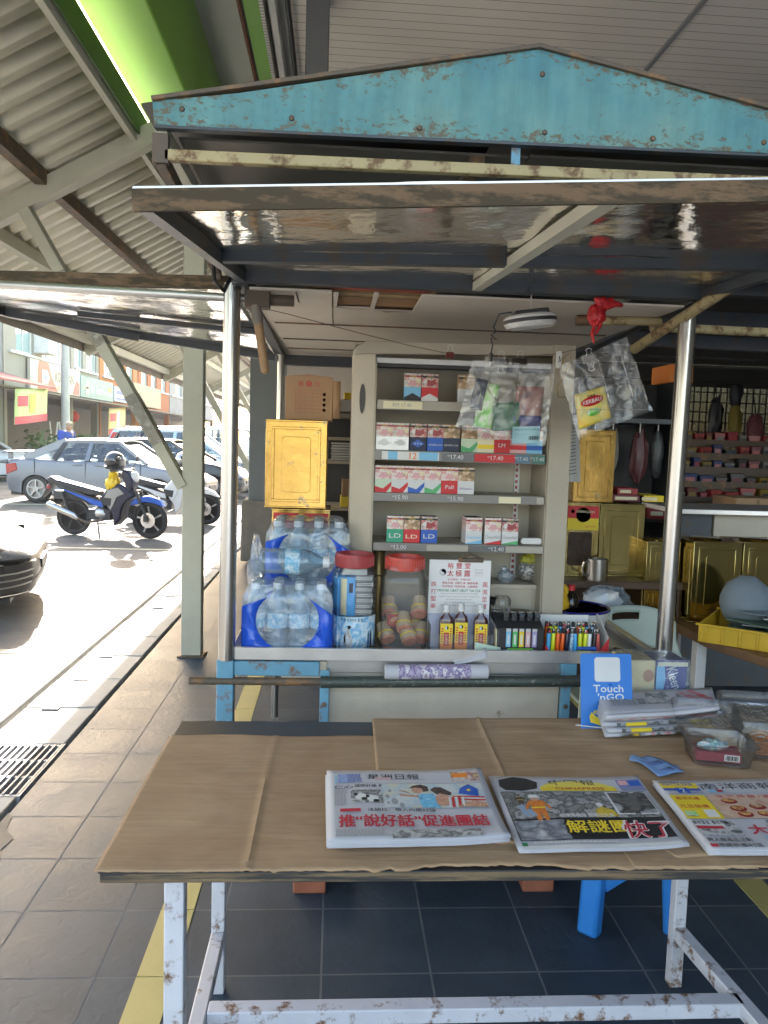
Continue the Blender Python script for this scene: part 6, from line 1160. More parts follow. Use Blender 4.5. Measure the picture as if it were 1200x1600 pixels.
for a, m, tl, l in (((745, 600, 775, 668), m_gp, 8, 'bright green tobacco pouch, left in the left clear bag'), ((768, 630, 812, 672), mat('dark_green_pouch', (.03, .13, .05), .35, var=.3), -4, 'dark green tobacco pouch with a pink mark in the left clear bag'), ((803, 605, 848, 668), photo('maroon_pouch_print', [(.02, .02, .03), (.25, .1, .09), (.35, .18, .15), (.02, .02, .02)], 14, .4), 2, 'dark pouch with a reddish picture, right in the left clear bag'), ((738, 592, 758, 640), navy, 10, 'slim navy pouch at the left of the left clear bag'), ((800, 650, 845, 685), mat('indigo_pouch', (.03, .03, .14), .4), 0, 'indigo pouch behind the blue price card')):
    b, M, w_, h_ = card(*a, 2.340, m, tl); tag(b.build('tobacco_pouch', solid=.006), l, 'tobacco pouch', 'pouches in the left clear bag')
b, M, w_, h_ = card(800, 667, 844, 692, 2.3115, mat('pale_blue_ticket', (.30, .50, .55), .5, var=.03), -3); e = -.0045
tx = M.to_3x3() @ X; tz = M.to_3x3() @ Z
b.text('RM2.50 X 10 (PTS)', M @ V((0, e-.004, h_*.3)), tx, tz, .0065, K['ink'], width=w_*.9); b.text('Harga Runcit Tembakau', M @ V((-w_*.44, e-.003, h_*.05)), tx, tz, .004, K['grey'], align='L'); b.text('No. Siri Pengilang', M @ V((-w_*.44, e-.003, -h_*.16)), tx, tz, .004, K['grey'], align='L')
for k in range(14): q = M @ V((w_*(.08+.028*k), e-.003, -h_*.2)); b.box(q.x-.0006, q.x+.0006*(k % 3), q.y, q.y+.0004, q.z-.005, q.z+.006, K['ink'])
tag(b.build('price_card'), 'pale blue price card in the lower right of the left clear bag', 'card')
t = thing('clear_bag', 'tilted clear plastic bag with an orange snack packet, hung from a brown clip', 'bag', at(950, 600, 2.3))
film(((872, 572), (978, 527), (1019, 641), (902, 686)), 2.275, .012, 7).build('bag_film', t)
b = MB(); P = [at(*c, 2.263) for c in ((934, 560), (968, 548), (990, 622), (955, 636))]
for i in range(4): b.tube([P[i], P[(i+1) % 4]], .0014, K['film'], 5)
b.tube([at(893, 640, 2.264), at(1014, 640, 2.264)], .001, K['film'], 5); b.build('heat_seals', t)
P = [at(*c, 2.272) for c in ((897, 617), (944, 603), (955, 652), (905, 672))]
m_sn = photo('orange_snack_print', [(.68, .35, .03), (.72, .52, .06), (.55, .5, .12), (.7, .42, .04)], 16, .3)
b = MB(); b.grid(lambda u, v: P[0].lerp(P[1], u).lerp(P[3].lerp(P[2], u), v)+V((0, -.005*math.sin(PI*u)*math.sin(PI*v), 0)), 10, 10, m_sn); sx = (P[1]-P[0]).normalized(); sz = (P[0]-P[3]).normalized(); c = (P[0]+P[1]+P[2]+P[3])/4
b.text('CAP', c+sz*.032+V((0, -.0068, 0)), sx, sz, .009, K['ink']); e0 = c+sz*.018+V((0, -.0066, 0)); b.poly([e0+sx*.034*math.cos(a*PI/10)+sz*.014*math.sin(a*PI/10) for a in range(20)], K['red']); b.text('KERBAU', e0+V((0, -.0008, 0)), sx, sz, .012, K['white'], width=.056, bold=.02); b.poly([c-sz*.006+V((0, -.0062, 0))+sx*.022*math.cos(a*PI/8)-sz*.012*math.sin(a*PI/8)-sz*.008 for a in range(16)], m_gp); tag(b.build('snack_packet', solid=.002), 'orange and yellow packet with a red oval name inside the tilted clear bag', 'packet')

# ------------------------------------------------------------------ table and what lies on it
TZ = .70; Yv = V((0, 1, 0))
t = thing('table', 'long low table with a worn black edged board on a rusty white steel frame', 'table', (.45, 1.65, 0))
m_edge = mat('worn_board_edge', (.16, .11, .06), .7, var=.5, scale=16, stretch=(.3, 4, 6), rust=(.03, .028, .026), ramt=.5)
b = MB(); b.box(-.385, 1.55, 1.304, 2.03, TZ-.022, TZ-.004, m_edge); b.box(-.388, 1.55, 1.302, 2.032, TZ-.0042, TZ-.001, K['blackm']); b.build('table_top', t, bevel=.004)
fr = K['white_rust']
for x, y, w_ in ((-.272, 1.385, .036), (-.272, 1.95, .034), (.957, 1.95, .034), (1.02, 1.385, .036)): MB().box(x-w_/2, x+w_/2, y-w_/2, y+w_/2, .0, TZ-.022, fr).build('leg', t, bevel=.003)
MB().bar((-.272, 1.945, .155), (-.272, 1.36, .155), .034, .036, fr).build('side_rail', t, bevel=.003); MB().bar((.957, 1.945, .155), (1.02, 1.36, .155), .034, .036, fr).build('side_rail', t, bevel=.003)
MB().bar((-.254, 1.665, .155), (.985, 1.665, .155), .040, .036, fr).build('stretcher', t, bevel=.003)
# cardboard sheets
def card_mat():
    m, n, N, L, b = nodes('brown_cardboard'); b.inputs['Roughness'].default_value = .8; b.inputs['Specular IOR Level'].default_value = .25
    tc = N.new('ShaderNodeNewGeometry'); mp = N.new('ShaderNodeMapping'); mp.inputs['Scale'].default_value = (.9, 9, 1); L.new(tc.outputs['Position'], mp.inputs[0])
    nz = N.new('ShaderNodeTexNoise'); nz.inputs['Scale'].default_value = 7; nz.inputs['Detail'].default_value = 6; L.new(mp.outputs[0], nz.inputs['Vector'])
    n2 = N.new('ShaderNodeTexNoise'); n2.inputs['Scale'].default_value = 5; n2.inputs['Detail'].default_value = 7; n2.inputs['Distortion'].default_value = .6; L.new(tc.outputs['Position'], n2.inputs['Vector'])
    cr = N.new('ShaderNodeValToRGB'); cr.color_ramp.elements[0].position = .25; cr.color_ramp.elements[0].color = (.30, .185, .105, 1); cr.color_ramp.elements[1].position = .75; cr.color_ramp.elements[1].color = (.43, .295, .18, 1); L.new(n2.outputs[0], cr.inputs[0])
    mx = N.new('ShaderNodeMix'); mx.data_type = 'RGBA'; mx.blend_type = 'MULTIPLY'; mx.inputs[0].default_value = .28; rp = N.new('ShaderNodeMapRange'); rp.inputs[1].default_value = .3; rp.inputs[2].default_value = .7; rp.inputs[3].default_value = .6; rp.inputs[4].default_value = 1.25; L.new(nz.outputs[0], rp.inputs[0]); L.new(cr.outputs[0], mx.inputs[6]); L.new(rp.outputs[0], mx.inputs[7]); L.new(mx.outputs[2], b.inputs['Base Color'])
    ad = N.new('ShaderNodeMath'); ad.operation = 'ADD'; L.new(nz.outputs[0], ad.inputs[0]); L.new(n2.outputs[0], ad.inputs[1]); bp = N.new('ShaderNodeBump'); bp.inputs['Strength'].default_value = .55; bp.inputs['Distance'].default_value = .006; L.new(ad.outputs[0], bp.inputs['Height']); L.new(bp.outputs[0], b.inputs['Normal']); return m
m_card = card_mat(); K['cardboard'] = m_card
def wrinkle(x, y): return .0016*noise.noise(V((x*5, y*28, 0)))+.0022*noise.noise(V((x*7, y*6, 4)))+.0008*noise.noise(V((x*30, y*60, 1)))
def sheet(label, x0, x1, yf, yb_, z, folds, nu=150, nv=80):
    def f(u, v):
        x = x0(v)+(x1(v)-x0(v))*u if callable(x0) else x0+(x1-x0)*u
        y = yf(x)+(yb_(x)-yf(x))*v; h = z+wrinkle(x, y)*(1 if .0 < v < 1 else .5)
        for fx, s in folds: h += .0035*math.exp(-((x-fx-s*(y-1.6))/.004)**2)
        return V((x, y, h))
    b = MB(); b.grid(f, nu, nv, m_card); return tag(b.build('cardboard_sheet', solid=.004), label, 'cardboard', 'cardboard on the table')
jag = lambda x, a=.008: a*noise.noise(V((x*40, 1, 2)))+.5*a*noise.noise(V((x*110, 4, 2)))
notch = lambda x: .014*max(0, min(1, (x-.165)/.012))*max(0, min(1, (.445-x)/.05))
sheet('creased brown cardboard sheet with a fold, covering the left and middle of the table', lambda v: -.392, lambda v: .78, lambda x: 1.296+jag(x)*(1 if x > -.1 else .3)+notch(x), lambda x: 1.912+.004*math.sin(x*20), TZ+.0045, [(-.133, .01)])
sheet('brown cardboard sheet laid over the right rear of the table', lambda v: .105+.012*v, lambda v: 1.10+.02*v, lambda x: 1.40-.02*math.sin(x*5)-(.075 if x > .62 else 0)*min(1, max(0, (x-.62)/.02))+jag(x, .006), lambda x: 2.028+.03*min(1, max(0, x-.2)), TZ+.0085, [(.395, .02)])
sheet('narrow torn cardboard strip along the right front edge of the table', lambda v: .55, lambda v: 1.25, lambda x: 1.297+jag(x, .005), lambda x: 1.40+jag(x+3, .02), TZ+.0065, [])
b = MB(); b.box(1.05, 1.54, 1.93, 2.06, TZ+.0, TZ+.012, mat('whitewashed_plank', (.5, .46, .4), .7, var=.3)); tag(b.build('wooden_plank', bevel=.003), 'short whitish plank lying at the far right corner of the table', 'plank')

# newspapers
NZ = TZ+.0155
m_pal = K['paper']
def newspaper(label, P, copies, under_label, seed):
    """P: front-left, front-right, back-right, back-left corners on the table"""
    P = [V((p[0], p[1], NZ)) for p in P]; random.seed(seed)
    def q(u, v, z=0): 
        p = P[0].lerp(P[1], u).lerp(P[3].lerp(P[2], u), v); p.z += z+.0035*noise.noise(V((p.x*5, p.y*5, seed)))*math.sin(PI*v)+.0012*noise.noise(V((p.x*12, p.y*3, 3)))+.007*max(0, (u+v-1.55)/.45)**2+.006*max(0, (u-v-.6)/.4)**2+.0025*u*math.sin(v*6+seed); return p
    th = .0034
    for k in range(copies-1):
        dx, dy = random.uniform(-.004, .004), random.uniform(-.005, .001); b = MB()
        for i in range(3):
            ex, ey = dx+random.uniform(-.002, .002), dy+random.uniform(-.003, .001); b.grid(lambda u, v: q(u, v, th*k+th*.33*i)+V((ex, ey, 0)), 16, 10, m_pal)
        tag(b.build('newspaper', solid=.0007), under_label, 'newspaper', 'newspapers on the table')
    zt = th*(copies-1); t = thing('newspaper', label, 'newspaper', q(.5, .5), 'newspapers on the table')
    b = MB(); b.grid(lambda u, v: q(u, v, zt)+V((.002, .001, 0)), 24, 16, m_pal); b.grid(lambda u, v: q(u, v, zt+.0011)+V((-.001, .0005, 0)), 24, 16, m_pal); b.grid(lambda u, v: q(u, v, zt+.0022)+V((.0008, -.001, 0)), 24, 16, m_pal); b.build('pages', t, solid=.0007)
    pr = MB(); base = zt+.0030
    xdir = (P[1]-P[0]).normalized(); W = (P[1]-P[0]).length; H = ((P[3]+P[2])/2-(P[0]+P[1])/2).length
    class Page:
        lay = 0
        def R(s, u0, v0, u1, v1, m, n=10): s.lay += (n > 1); z = base+.00006*s.lay; pr.grid(lambda u, v: q(u0+(u1-u0)*u, v0+(v1-v0)*v, z)+V((0, -.001, 0)), n, n, m)
        def G(s, pts, m): s.lay += 1; z = base+.00006*s.lay; pr.poly([q(u, v, z)+V((0, -.001, 0)) for u, v in pts], m)
        def T(s, t_, u, v, size, m, width=None, bold=0, al='C', slant=0):
            s.lay += 1; z = base+.00006*s.lay; tmp = MB(); tmp.text(t_, (0, 0, 0), X, Yv, size*H, m, al, None if width is None else width*W, bold, slant)
            vs = [q(u+p.x/W, v+p.y/H, z)+V((0, -.001, 0)) for p in tmp.v]; pr.add(vs, tmp.f, m)
        def para(s, u0, v0, u1, v1, rows, m=None):
            rows = int(rows*1.5)
            for k in range(rows):
                vv = v0+(v1-v0)*(k+.5)/rows; u = u0; h = (v1-v0)/rows*.27
                while u < u1-.01: w_ = random.uniform(.006, .02); s.R(u, vv-h, min(u1, u+w_), vv+h, m or K['grey'], 1); u += w_+.006
    return Page(), pr, t, q
m_red = flat('newspaper_red', (.50, .03, .05))
pg, pr, t, q = newspaper('top newspaper with a big red Chinese headline and a child in light blue', [(.006, 1.352), (.340, 1.362), (.338, 1.655), (.0, 1.655)], 4, 'folded copy lying under the red headlined newspaper', 3)
m_wall = photo('mural_print', [(.30, .40, .45), (.55, .56, .54), (.38, .48, .54), (.6, .55, .40), (.45, .52, .55)], 18); m_skinp = photo('printed_skin', [(.38, .17, .1), (.55, .32, .22), (.45, .22, .14), (.6, .4, .3)], 70); m_hair = photo('printed_hair', [(.02, .015, .015), (.10, .06, .05), (.02, .02, .02)], 60); m_bw = photo('black_white_print', [(.1, .1, .1), (.5, .5, .5), (.12, .12, .12), (.35, .35, .33)], 40); m_warm = photo('crowd_print', [(.35, .2, .15), (.55, .5, .45), (.3, .1, .1), (.5, .4, .2)], 40)
pg.T('星洲日報', .42, .885, .085, K['ink'], .33, .008); pg.R(.30, .835, .40, .865, K['pink']); pg.R(.40, .832, .62, .842, K['grey'])
pg.R(.05, .78, .06, .9, K['ltblue']); pg.R(.07, .79, .13, .92, mat('pale_blue_box', (.3, .38, .55), .7)); pg.para(.07, .78, .22, .93, 9, K['blue']); pg.R(.79, .80, .97, .95, m_warm); pg.R(.80, .86, .9, .93, K['orange'])
pg.R(.04, .765, .97, .77, K['grey'])
pg.T('仁心', .10, .715, .05, K['ink'], .12, .02); pg.T('國際計論 再見!', .28, .725, .045, K['ink'], .22, .006); pg.para(.04, .44, .12, .69, 14); pg.R(.14, .47, .33, .66, m_bw)
for u, v in ((.20, .56), (.27, .53)): pg.G([(u+.035*math.cos(a*PI/7), v+.045*math.sin(a*PI/7)) for a in range(14)], K['pale']); pg.G([(u-.03+.012*math.cos(a*PI/4), v+.03+.02*math.sin(a*PI/4)) for a in range(8)], K['ink']); pg.G([(u+.02+.02*math.cos(a*PI/4), v-.03+.02*math.sin(a*PI/4)) for a in range(8)], K['ink'])
pg.R(.335, .41, .96, .755, m_wall, 10); 
for u, v, r in ((.36, .56, .02), (.40, .49, .03), (.44, .44, .022), (.38, .64, .015), (.36, .47, .012)): pg.G([(u+r*.7*math.cos(a*PI/6), v+r*1.5*math.sin(a*PI/6)) for a in range(12)], K['grey'])
pg.G([(.56, .41), (.67, .41), (.665, .52), (.64, .60), (.585, .61), (.545, .575), (.55, .5)], photo('printed_cyan', [(.06, .28, .5), (.2, .5, .68), (.10, .38, .6), (.3, .6, .75)], 60)); pg.G([(.43, .60), (.55, .575), (.56, .55), (.44, .565)], m_skinp); pg.G([(.44, .655), (.50, .62), (.495, .605), (.435, .64)], m_skinp); pg.G([(.55+.035*math.cos(a*PI/7), .655+.05*math.sin(a*PI/7)) for a in range(14)], m_skinp); pg.G([(.50, .675), (.53, .72), (.58, .74), (.62, .71), (.62, .64), (.585, .63), (.58, .68), (.545, .69)], m_hair)
pg.G([(.63, .66), (.66, .70), (.70, .70), (.76, .62), (.75, .58), (.66, .6)], m_hair); pg.G([(.655, .44), (.74, .44), (.74, .56), (.69, .62), (.65, .55)], m_skinp)
for i in range(7): v = .56-.022*i; pg.G([(.76+.008*i, v), (.95, v-.02), (.955, v-.002), (.76+.008*i, v+.012)], K['red'] if i % 2 == 0 else K['white'])
pg.G([(.80, .60), (.92, .56), (.93, .66), (.88, .74), (.82, .68)], K['blue']); pg.G([(.87+.018*math.cos(a*PI/5)*(1 if a % 2 else .5), .65+.025*math.sin(a*PI/5)*(1 if a % 2 else .5)) for a in range(10)], K['yellow'])
for i in range(5): pg.G([(.72+.02*i, .41), (.735+.02*i, .41), (.745+.02*i, .55), (.73+.02*i, .55)], K['red'] if i % 2 else K['white'])
pg.G([(.78, .41), (.95, .41), (.95, .47), (.88, .50), (.80, .47)], m_skinp)
pg.R(.07, .345, .19, .385, m_red); pg.T('法廸拉：帶入內閣討論', .43, .365, .042, K['ink'], .40, .008)
pg.T('推“說好話”促進團結', .49, .225, .155, m_red, .86, .028); pg.para(.04, .03, .32, .12, 5); pg.R(.35, .0, .85, .105, m_bw)
pr.build('front_page_print', t, smooth=0)

pg, pr, t, q = newspaper('top newspaper with a yellow banner and a rescue worker in orange', [(.350, 1.330), (.672, 1.345), (.690, 1.640), (.357, 1.645)], 2, 'folded copy lying under the newspaper with the rescue picture', 5)
m_deb = photo('rubble_print', [(.05, .055, .06), (.25, .25, .24), (.07, .08, .07), (.38, .38, .38), (.1, .1, .09)], 36); m_bk = flat('newspaper_black', (.018, .018, .02)); m_sno = photo('pale_wreck_print', [(.4, .42, .45), (.12, .13, .15), (.5, .5, .52)], 24); m_rk = photo('dark_rock_print', [(.02, .02, .02), (.14, .13, .12), (.03, .03, .03), (.4, .4, .42)], 22)
pg.R(.30, .76, .80, .83, mat('banner_gold', (.72, .55, .04), .6)); pg.G([(.30, .82), (.38, .90), (.55, .93), (.72, .90), (.80, .82)], mat('banner_gold_b', (.72, .58, .10), .6)); pg.T('中國報', .53, .90, .09, K['ink'], .30, .006); pg.T('CHINAPRESS', .56, .80, .042, m_red, .32, .02)
pg.G([(.04, .83), (.05, .93), (.15, .98), (.24, .96), (.30, .90), (.28, .80), (.18, .76), (.07, .77)], m_bk); pg.T('獨家', .10, .87, .07, K['yellow'], .08, .02); pg.R(.15, .82, .22, .92, m_warm); pg.G([(.2, .86), (.26, .88), (.24, .82)], m_skinp)
pg.R(.83, .76, .99, .94, mat('violet_ad', (.18, .2, .42), .6)); pg.R(.84, .86, .90, .93, K['pink']); pg.R(.91, .84, .98, .92, K['blue']); pg.para(.83, .76, .99, .83, 3)
pg.R(.03, .10, .97, .745, m_bk); pg.R(.035, .36, .97, .74, m_deb, 10); pg.R(.70, .40, .965, .735, K['white']); pg.R(.715, .415, .96, .72, m_rk, 6); pg.R(.035, .105, .34, .34, m_sno, 6)
def man(u, v, s, m, mh):
    pg.G([(u-.03*s, v-.11*s), (u-.008*s, v-.11*s), (u, v-.02*s), (u+.008*s, v-.11*s), (u+.03*s, v-.11*s), (u+.036*s, v+.06*s), (u+.06*s, v), (u+.066*s, v+.03*s), (u+.036*s, v+.11*s), (u-.036*s, v+.11*s), (u-.07*s, v+.03*s), (u-.062*s, v), (u-.038*s, v+.06*s)], m)
    pg.G([(u+.022*s*math.cos(a*PI/6), v+.14*s+.032*s*math.sin(a*PI/6)) for a in range(12)], m_skinp); pg.G([(u-.03*s, v+.145*s), (u-.02*s, v+.185*s), (u+.02*s, v+.185*s), (u+.03*s, v+.145*s)], mh); pg.R(u-.034*s, v+.02*s, u+.034*s, v+.035*s, K['yellow']); 
pg.G([(.12, .40), (.10, .52), (.13, .56), (.19, .44), (.2, .4)], mat('boat_print', (.25, .32, .42), .6)); man(.225, .47, 1.2, photo('printed_orange', [(.45, .1, .02), (.7, .22, .03), (.5, .13, .03), (.75, .4, .1)], 70), K['white']); man(.13, .60, .5, m_hair, m_hair)
pg.G([(.56, .36), (.57, .46), (.62, .50), (.68, .46), (.70, .37)], photo('jacket_yellow', [(.3, .22, .03), (.65, .46, .04), (.4, .3, .04)], 60)); pg.G([(.615+.022*math.cos(a*PI/6), .53+.03*math.sin(a*PI/6)) for a in range(12)], K['pale'])
for u, v in ((.35, .62), (.42, .58), (.5, .6)): pg.G([(u, v), (u+.06, v+.03), (u+.065, v+.04), (u-.002, v+.01)], m_sno)
pg.T('疑撞爆機頭 燃爆已久焦', .50, .385, .045, K['white'], .34, .02); pg.R(.37, .15, .75, .33, m_bk); pg.T('解謎團', .53, .245, .165, m_bk, .40, .075); pg.T('解謎團', .53, .245, .15, K['yellow'], .38, .02)
pg.T('快了', .82, .20, .215, K['white'], .30, .05, slant=.1); pg.T('快了', .82, .20, .20, m_red, .28, .015, slant=.1); pg.R(.03, .0, .97, .035, K['pale']); pg.R(.03, .03, .06, .07, K['green']); pg.para(.1, .05, .6, .085, 1, K['pale'])
pr.build('front_page_print', t, smooth=0)

pg, pr, t, q = newspaper('newspaper with brushed Chinese masthead and yellow and pink food advertisements, at the right edge', [(.700, 1.322), (1.06, 1.318), (1.055, 1.625), (.715, 1.615)], 3, 'folded copy lying under the newspaper with food advertisements', 9)
m_pk = photo('salmon_ad', [(.5, .28, .2), (.58, .42, .32), (.48, .27, .18)], 25); m_food = photo('food_print', [(.45, .15, .05), (.6, .35, .12), (.3, .08, .03), (.6, .45, .3)], 60)
pg.T('南洋商報', .52, .885, .10, K['ink'], .50, .004); pg.R(.02, .82, .26, .96, mat('blue_ad', (.06, .1, .35), .6)); pg.R(.02, .86, .26, .95, K['yellow']); pg.T('MATTA FAIR', .14, .925, .045, K['blue'], .2, .02); pg.R(.10, .78, .18, .87, K['blue']); pg.T('2', .14, .825, .07, K['white'], .03, .02); pg.T('MATTA', .22, .79, .03, K['blue'], .08); pg.R(.30, .79, .40, .825, K['ltblue']); pg.R(.35, .79, .39, .825, K['red']); pg.R(.80, .80, .98, .95, K['ltblue']); pg.R(.0, .765, 1, .77, K['grey'])
pg.R(.02, .40, .24, .74, K['yellow']); pg.T('南洋光華', .12, .69, .05, m_red, .15, .02); pg.T('元旦快樂', .12, .57, .05, m_red, .18, .02); pg.R(.15, .42, .22, .52, K['pale']); pg.R(.03, .43, .1, .5, m_gp)
pg.R(.245, .40, .99, .74, m_pk); pg.T('佳 节 提 醒 / 黃 金 薦 選', .58, .715, .045, m_red, .55, .01)
for u, v, r in ((.36, .64, .05), (.37, .53, .05), (.50, .56, .05), (.50, .46, .045), (.38, .45, .045), (.66, .62, .06), (.68, .5, .06), (.84, .6, .06), (.84, .48, .055)): pg.G([(u+r*math.cos(a*PI/8), v+r*.85*math.sin(a*PI/8)) for a in range(16)], K['dkred']); pg.G([(u+r*.75*math.cos(a*PI/8), v+.012+r*.6*math.sin(a*PI/8)) for a in range(16)], m_food)
pg.R(0, .385, 1, .39, K['grey']); pg.R(.03, .17, .26, .35, m_bw); pg.R(.03, .30, .20, .36, K['white']); pg.T('新年宣言: 看世界新', .13, .34, .045, K['ink'], .2, .02); pg.R(.03, .26, .18, .295, m_red); pg.T('投票率高', .55, .345, .045, K['ink'], .2, .01); pg.T('大巴', .42, .245, .12, m_red, .22, .03); pg.R(.36, .09, .60, .16, K['ltblue']); pg.R(.42, .03, .55, .2, m_warm); pg.T('無人機毒品活動', .15, .115, .05, K['ink'], .24, .006); pg.T('潛藏新農村區', .18, .045, .05, K['ink'], .24, .006); pg.R(.02, .02, .06, .06, m_red); pg.R(.65, .05, .95, .3, m_food)
pr.build('front_page_print', t, smooth=0)

# stack of folded newspapers
S0 = [(.705, 1.885), (1.02, 1.925), (1.09, 2.10), (.745, 2.07)]
random.seed(12)
labs = ['bottom folded newspaper of the stack, with a strip of red and black print', 'folded newspaper with a yellow and grey picture edge, second from the bottom of the stack', 'folded newspaper with a yellow and grey picture edge, third in the stack', 'folded newspaper with a pink edge just below the top of the stack', 'top folded newspaper of the stack, with red letters and a football picture']
m_ed = [photo('edge_print_red', [(.5, .04, .05), (.5, .5, .5), (.03, .03, .03), (.6, .38, .03)], 24), photo('edge_print_grey', [(.05, .06, .07), (.4, .4, .42), (.04, .05, .05), (.3, .28, .22), (.08, .1, .12)], 26), None, photo('edge_print_pink', [(.5, .12, .13), (.55, .5, .5), (.5, .06, .07)], 16)]; m_ed[2] = m_ed[1]
z = NZ+.002
for k in range(5):
    h = (.012, .014, .013, .010, .014)[k]; dx, dy = random.uniform(-.01, .008)+(.0 if k < 4 else .01), random.uniform(-.006, .006)+(.004*k); P = [V((x+dx-.02*(k == 4), y+dy-(.022 if k == 4 else 0), z)) for x, y in S0]
    t = thing('newspaper', labs[k], 'newspaper', P[0].lerp(P[2], .5), 'stack of folded newspapers'); b = MB()
    def leaf(u, v, zz, P=P, k=k): p = P[0].lerp(P[1], u).lerp(P[3].lerp(P[2], u), v); p.z += zz+.002*noise.noise(V((p.x*9, p.y*5, k)))+(.012*u*u*(1-v*.4) if k == 4 else 0); return p
    n = 4
    for i in range(n): b.grid(lambda u, v: leaf(u, v, h*i/n+.0), 14, 6, m_pal); 
    # rounded fold along the front
    b.grid(lambda u, v: leaf(u, 0, h*.42+h*.42*math.sin((v-.5)*PI))+V((0, -.009*math.cos((v-.5)*PI), 0)), 14, 8, m_pal); b.build('pages', t, solid=.0014)
    if k < 4:
        b = MB(); b.grid(lambda u, v: leaf(.12+.85*u, 0, h*.42+h*.42*math.sin((v-.5)*2.5))+V((0, -.0098*math.cos((v-.5)*2.5)-.0012, 0)), 14, 8, m_ed[k])
        if k in (1, 2): b.grid(lambda u, v: leaf(.2+.18*u, 0, h*.42+h*.42*math.sin((v-.5)*2.5))+V((0, -.0098*math.cos((v-.5)*2.5)-.0018, 0)), 6, 6, K['yellow']); b.grid(lambda u, v: leaf(.76+.18*u, 0, h*.42+h*.42*math.sin((v-.5)*2.5))+V((0, -.0098*math.cos((v-.5)*2.5)-.0018, 0)), 6, 6, K['yellow'])
        if k == 3: b.grid(lambda u, v: leaf(.78+.2*u, 0, h*.42+h*.42*math.sin((v-.5)*2.5))+V((0, -.0098*math.cos((v-.5)*2.5)-.0018, 0)), 6, 6, m_red)
        b.build('edge_print', t)
    else:
        b = MB(); zt = h*.75+.0032; e1 = (P[1]-P[0]).normalized(); e2 = (P[3]-P[0]).normalized()
        def on_(u, v, d=0): p = leaf(u, v, zt+d); return p
        b.grid(lambda u, v: on_(.40+.20*u, .35+.5*v), 5, 5, m_bw)
        for r in range(7):
            for c in range(5): b.grid(lambda u, v: on_(.09+.045*c+.036*u, .30+.05*r+.03*v, .0002), 1, 1, mat('faint_print', (.25, .27, .4), .6) if r == 0 and c == 0 else K['grey'])
        b.text('足球', on_(.35, .45, .0012), e2*-1, e1, .022, K['ink'], bold=.02)
        for i, tx in enumerate(('火战略', '部爆中')): b.text(tx, on_(.78+.09*i, .5, .002+.002*i), (e1*.5+e2*-.9).normalized(), (e1*.9+e2*.45).normalized(), .026, m_red, width=.085, bold=.03)
        b.text('国际', on_(.68, .6, .0012), e2*-1, e1, .012, K['ink'], bold=.01); b.build('front_page_print', t, smooth=0)
    z += h
# payment stand: blue board (its code is left blank)
t = thing('payment_sign', 'blue payment board with Touch n Go in white letters and a blank white square', 'sign', (.75, 1.98, NZ)); 
A, B_, C_, D_ = at(908, 1141, 1.965), at(990, 1141, 1.965), at(989, 1021, 2.05), at(907, 1021, 2.05); ex = (B_-A).normalized(); ey = (D_-A).normalized(); nn = ex.cross(ey).normalized(); w_, h_ = (B_-A).length, (D_-A).length
F = Matrix(((ex.x, ey.x, nn.x, A.x), (ex.y, ey.y, nn.y, A.y), (ex.z, ey.z, nn.z, A.z), (0, 0, 0, 1))); m_tng = mat('sign_blue', (.012, .16, .52), .35, var=.04)
b = MB(); b.prism(rrect(0, w_, 0, h_, .006), -.003, 0, 'z', m_tng, F); b.build('board', t, bevel=.0006)
b = MB(); b.prism(rrect(w_*.27, w_*.77, h_*.625, h_*.95, .008), .0002, .0008, 'z', K['white'], F); b.text('Touch', F @ V((w_*.53, h_*.535, .0008)), ex, ey, .019, K['white'], width=w_*.58, bold=.035); b.text("'nGO", F @ V((w_*.58, h_*.425, .0008)), ex, ey, .018, K['white'], width=w_*.5, bold=.035); b.text('eWallet', F @ V((w_*.24, h_*.24, .0008)), ex, ey, .014, K['yellow'], width=w_*.6, bold=.03, align='L')
b.poly([F @ V((w_*.18+.03*p[0], h_*.1+.03*p[1], .0008)) for p in ((0, 0), (1, -.3), (1.2, .2), (.5, .5), (.1, .9), (-.1, .5))], K['yellow']); b.build('board_print', t, smooth=0)
b = MB(); b.quad(at(899, 1133, 1.96), at(992, 1143, 1.93), at(992, 1139, 2.04), at(907, 1131, 2.04), K['pale']); b.bar(F @ V((w_*.5, h_*.6, -.004)), at(955, 1132, 2.09), .03, .003, m_tng); b.build('stand', t, solid=.002)
# tissue pack
t = thing('tissue_pack', 'clear wrapped pack of tissue boxes, one navy with Kleenex in white', 'tissue pack', (.93, 2.15, NZ)); y0 = 2.115
b = MB(); b.box(.835, .925, y0, 2.22, TZ+.013, .853, mat('cream_tissue_box', (.62, .48, .22), .5, var=.05)); b.build('tissue_box', t, bevel=.003); b = MB(); b.box(.928, 1.018, y0, 2.22, TZ+.013, .853, flat('navy_tissue_box', (.03, .02, .20), .4)); b.build('tissue_box', t, bevel=.003)
b = MB(); e = y0-.002; b.prism([(.928, .74), (.945, .74), (.955, .80), (.95, .838), (.928, .838)], e, e+.001, 'y', K['ltblue']); b.box(.93, 1.018, e-.0003, e, .838, .850, K['cream']); b.ball((.905, e, .81), .016, .0006, .018, flat('brown_emblem', (.42, .18, .06)), n=16); b.text('Kleenex', (.985, e-.001, .79), V((.35, 0, -.94)), V((.94, 0, .35)), .03, K['white'], width=.095, bold=.01); b.text('Daily', (.962, e-.001, .765), V((.1, 0, -1)), V((1, 0, .1)), .008, K['white'], width=.03); b.build('box_print', t, smooth=0)
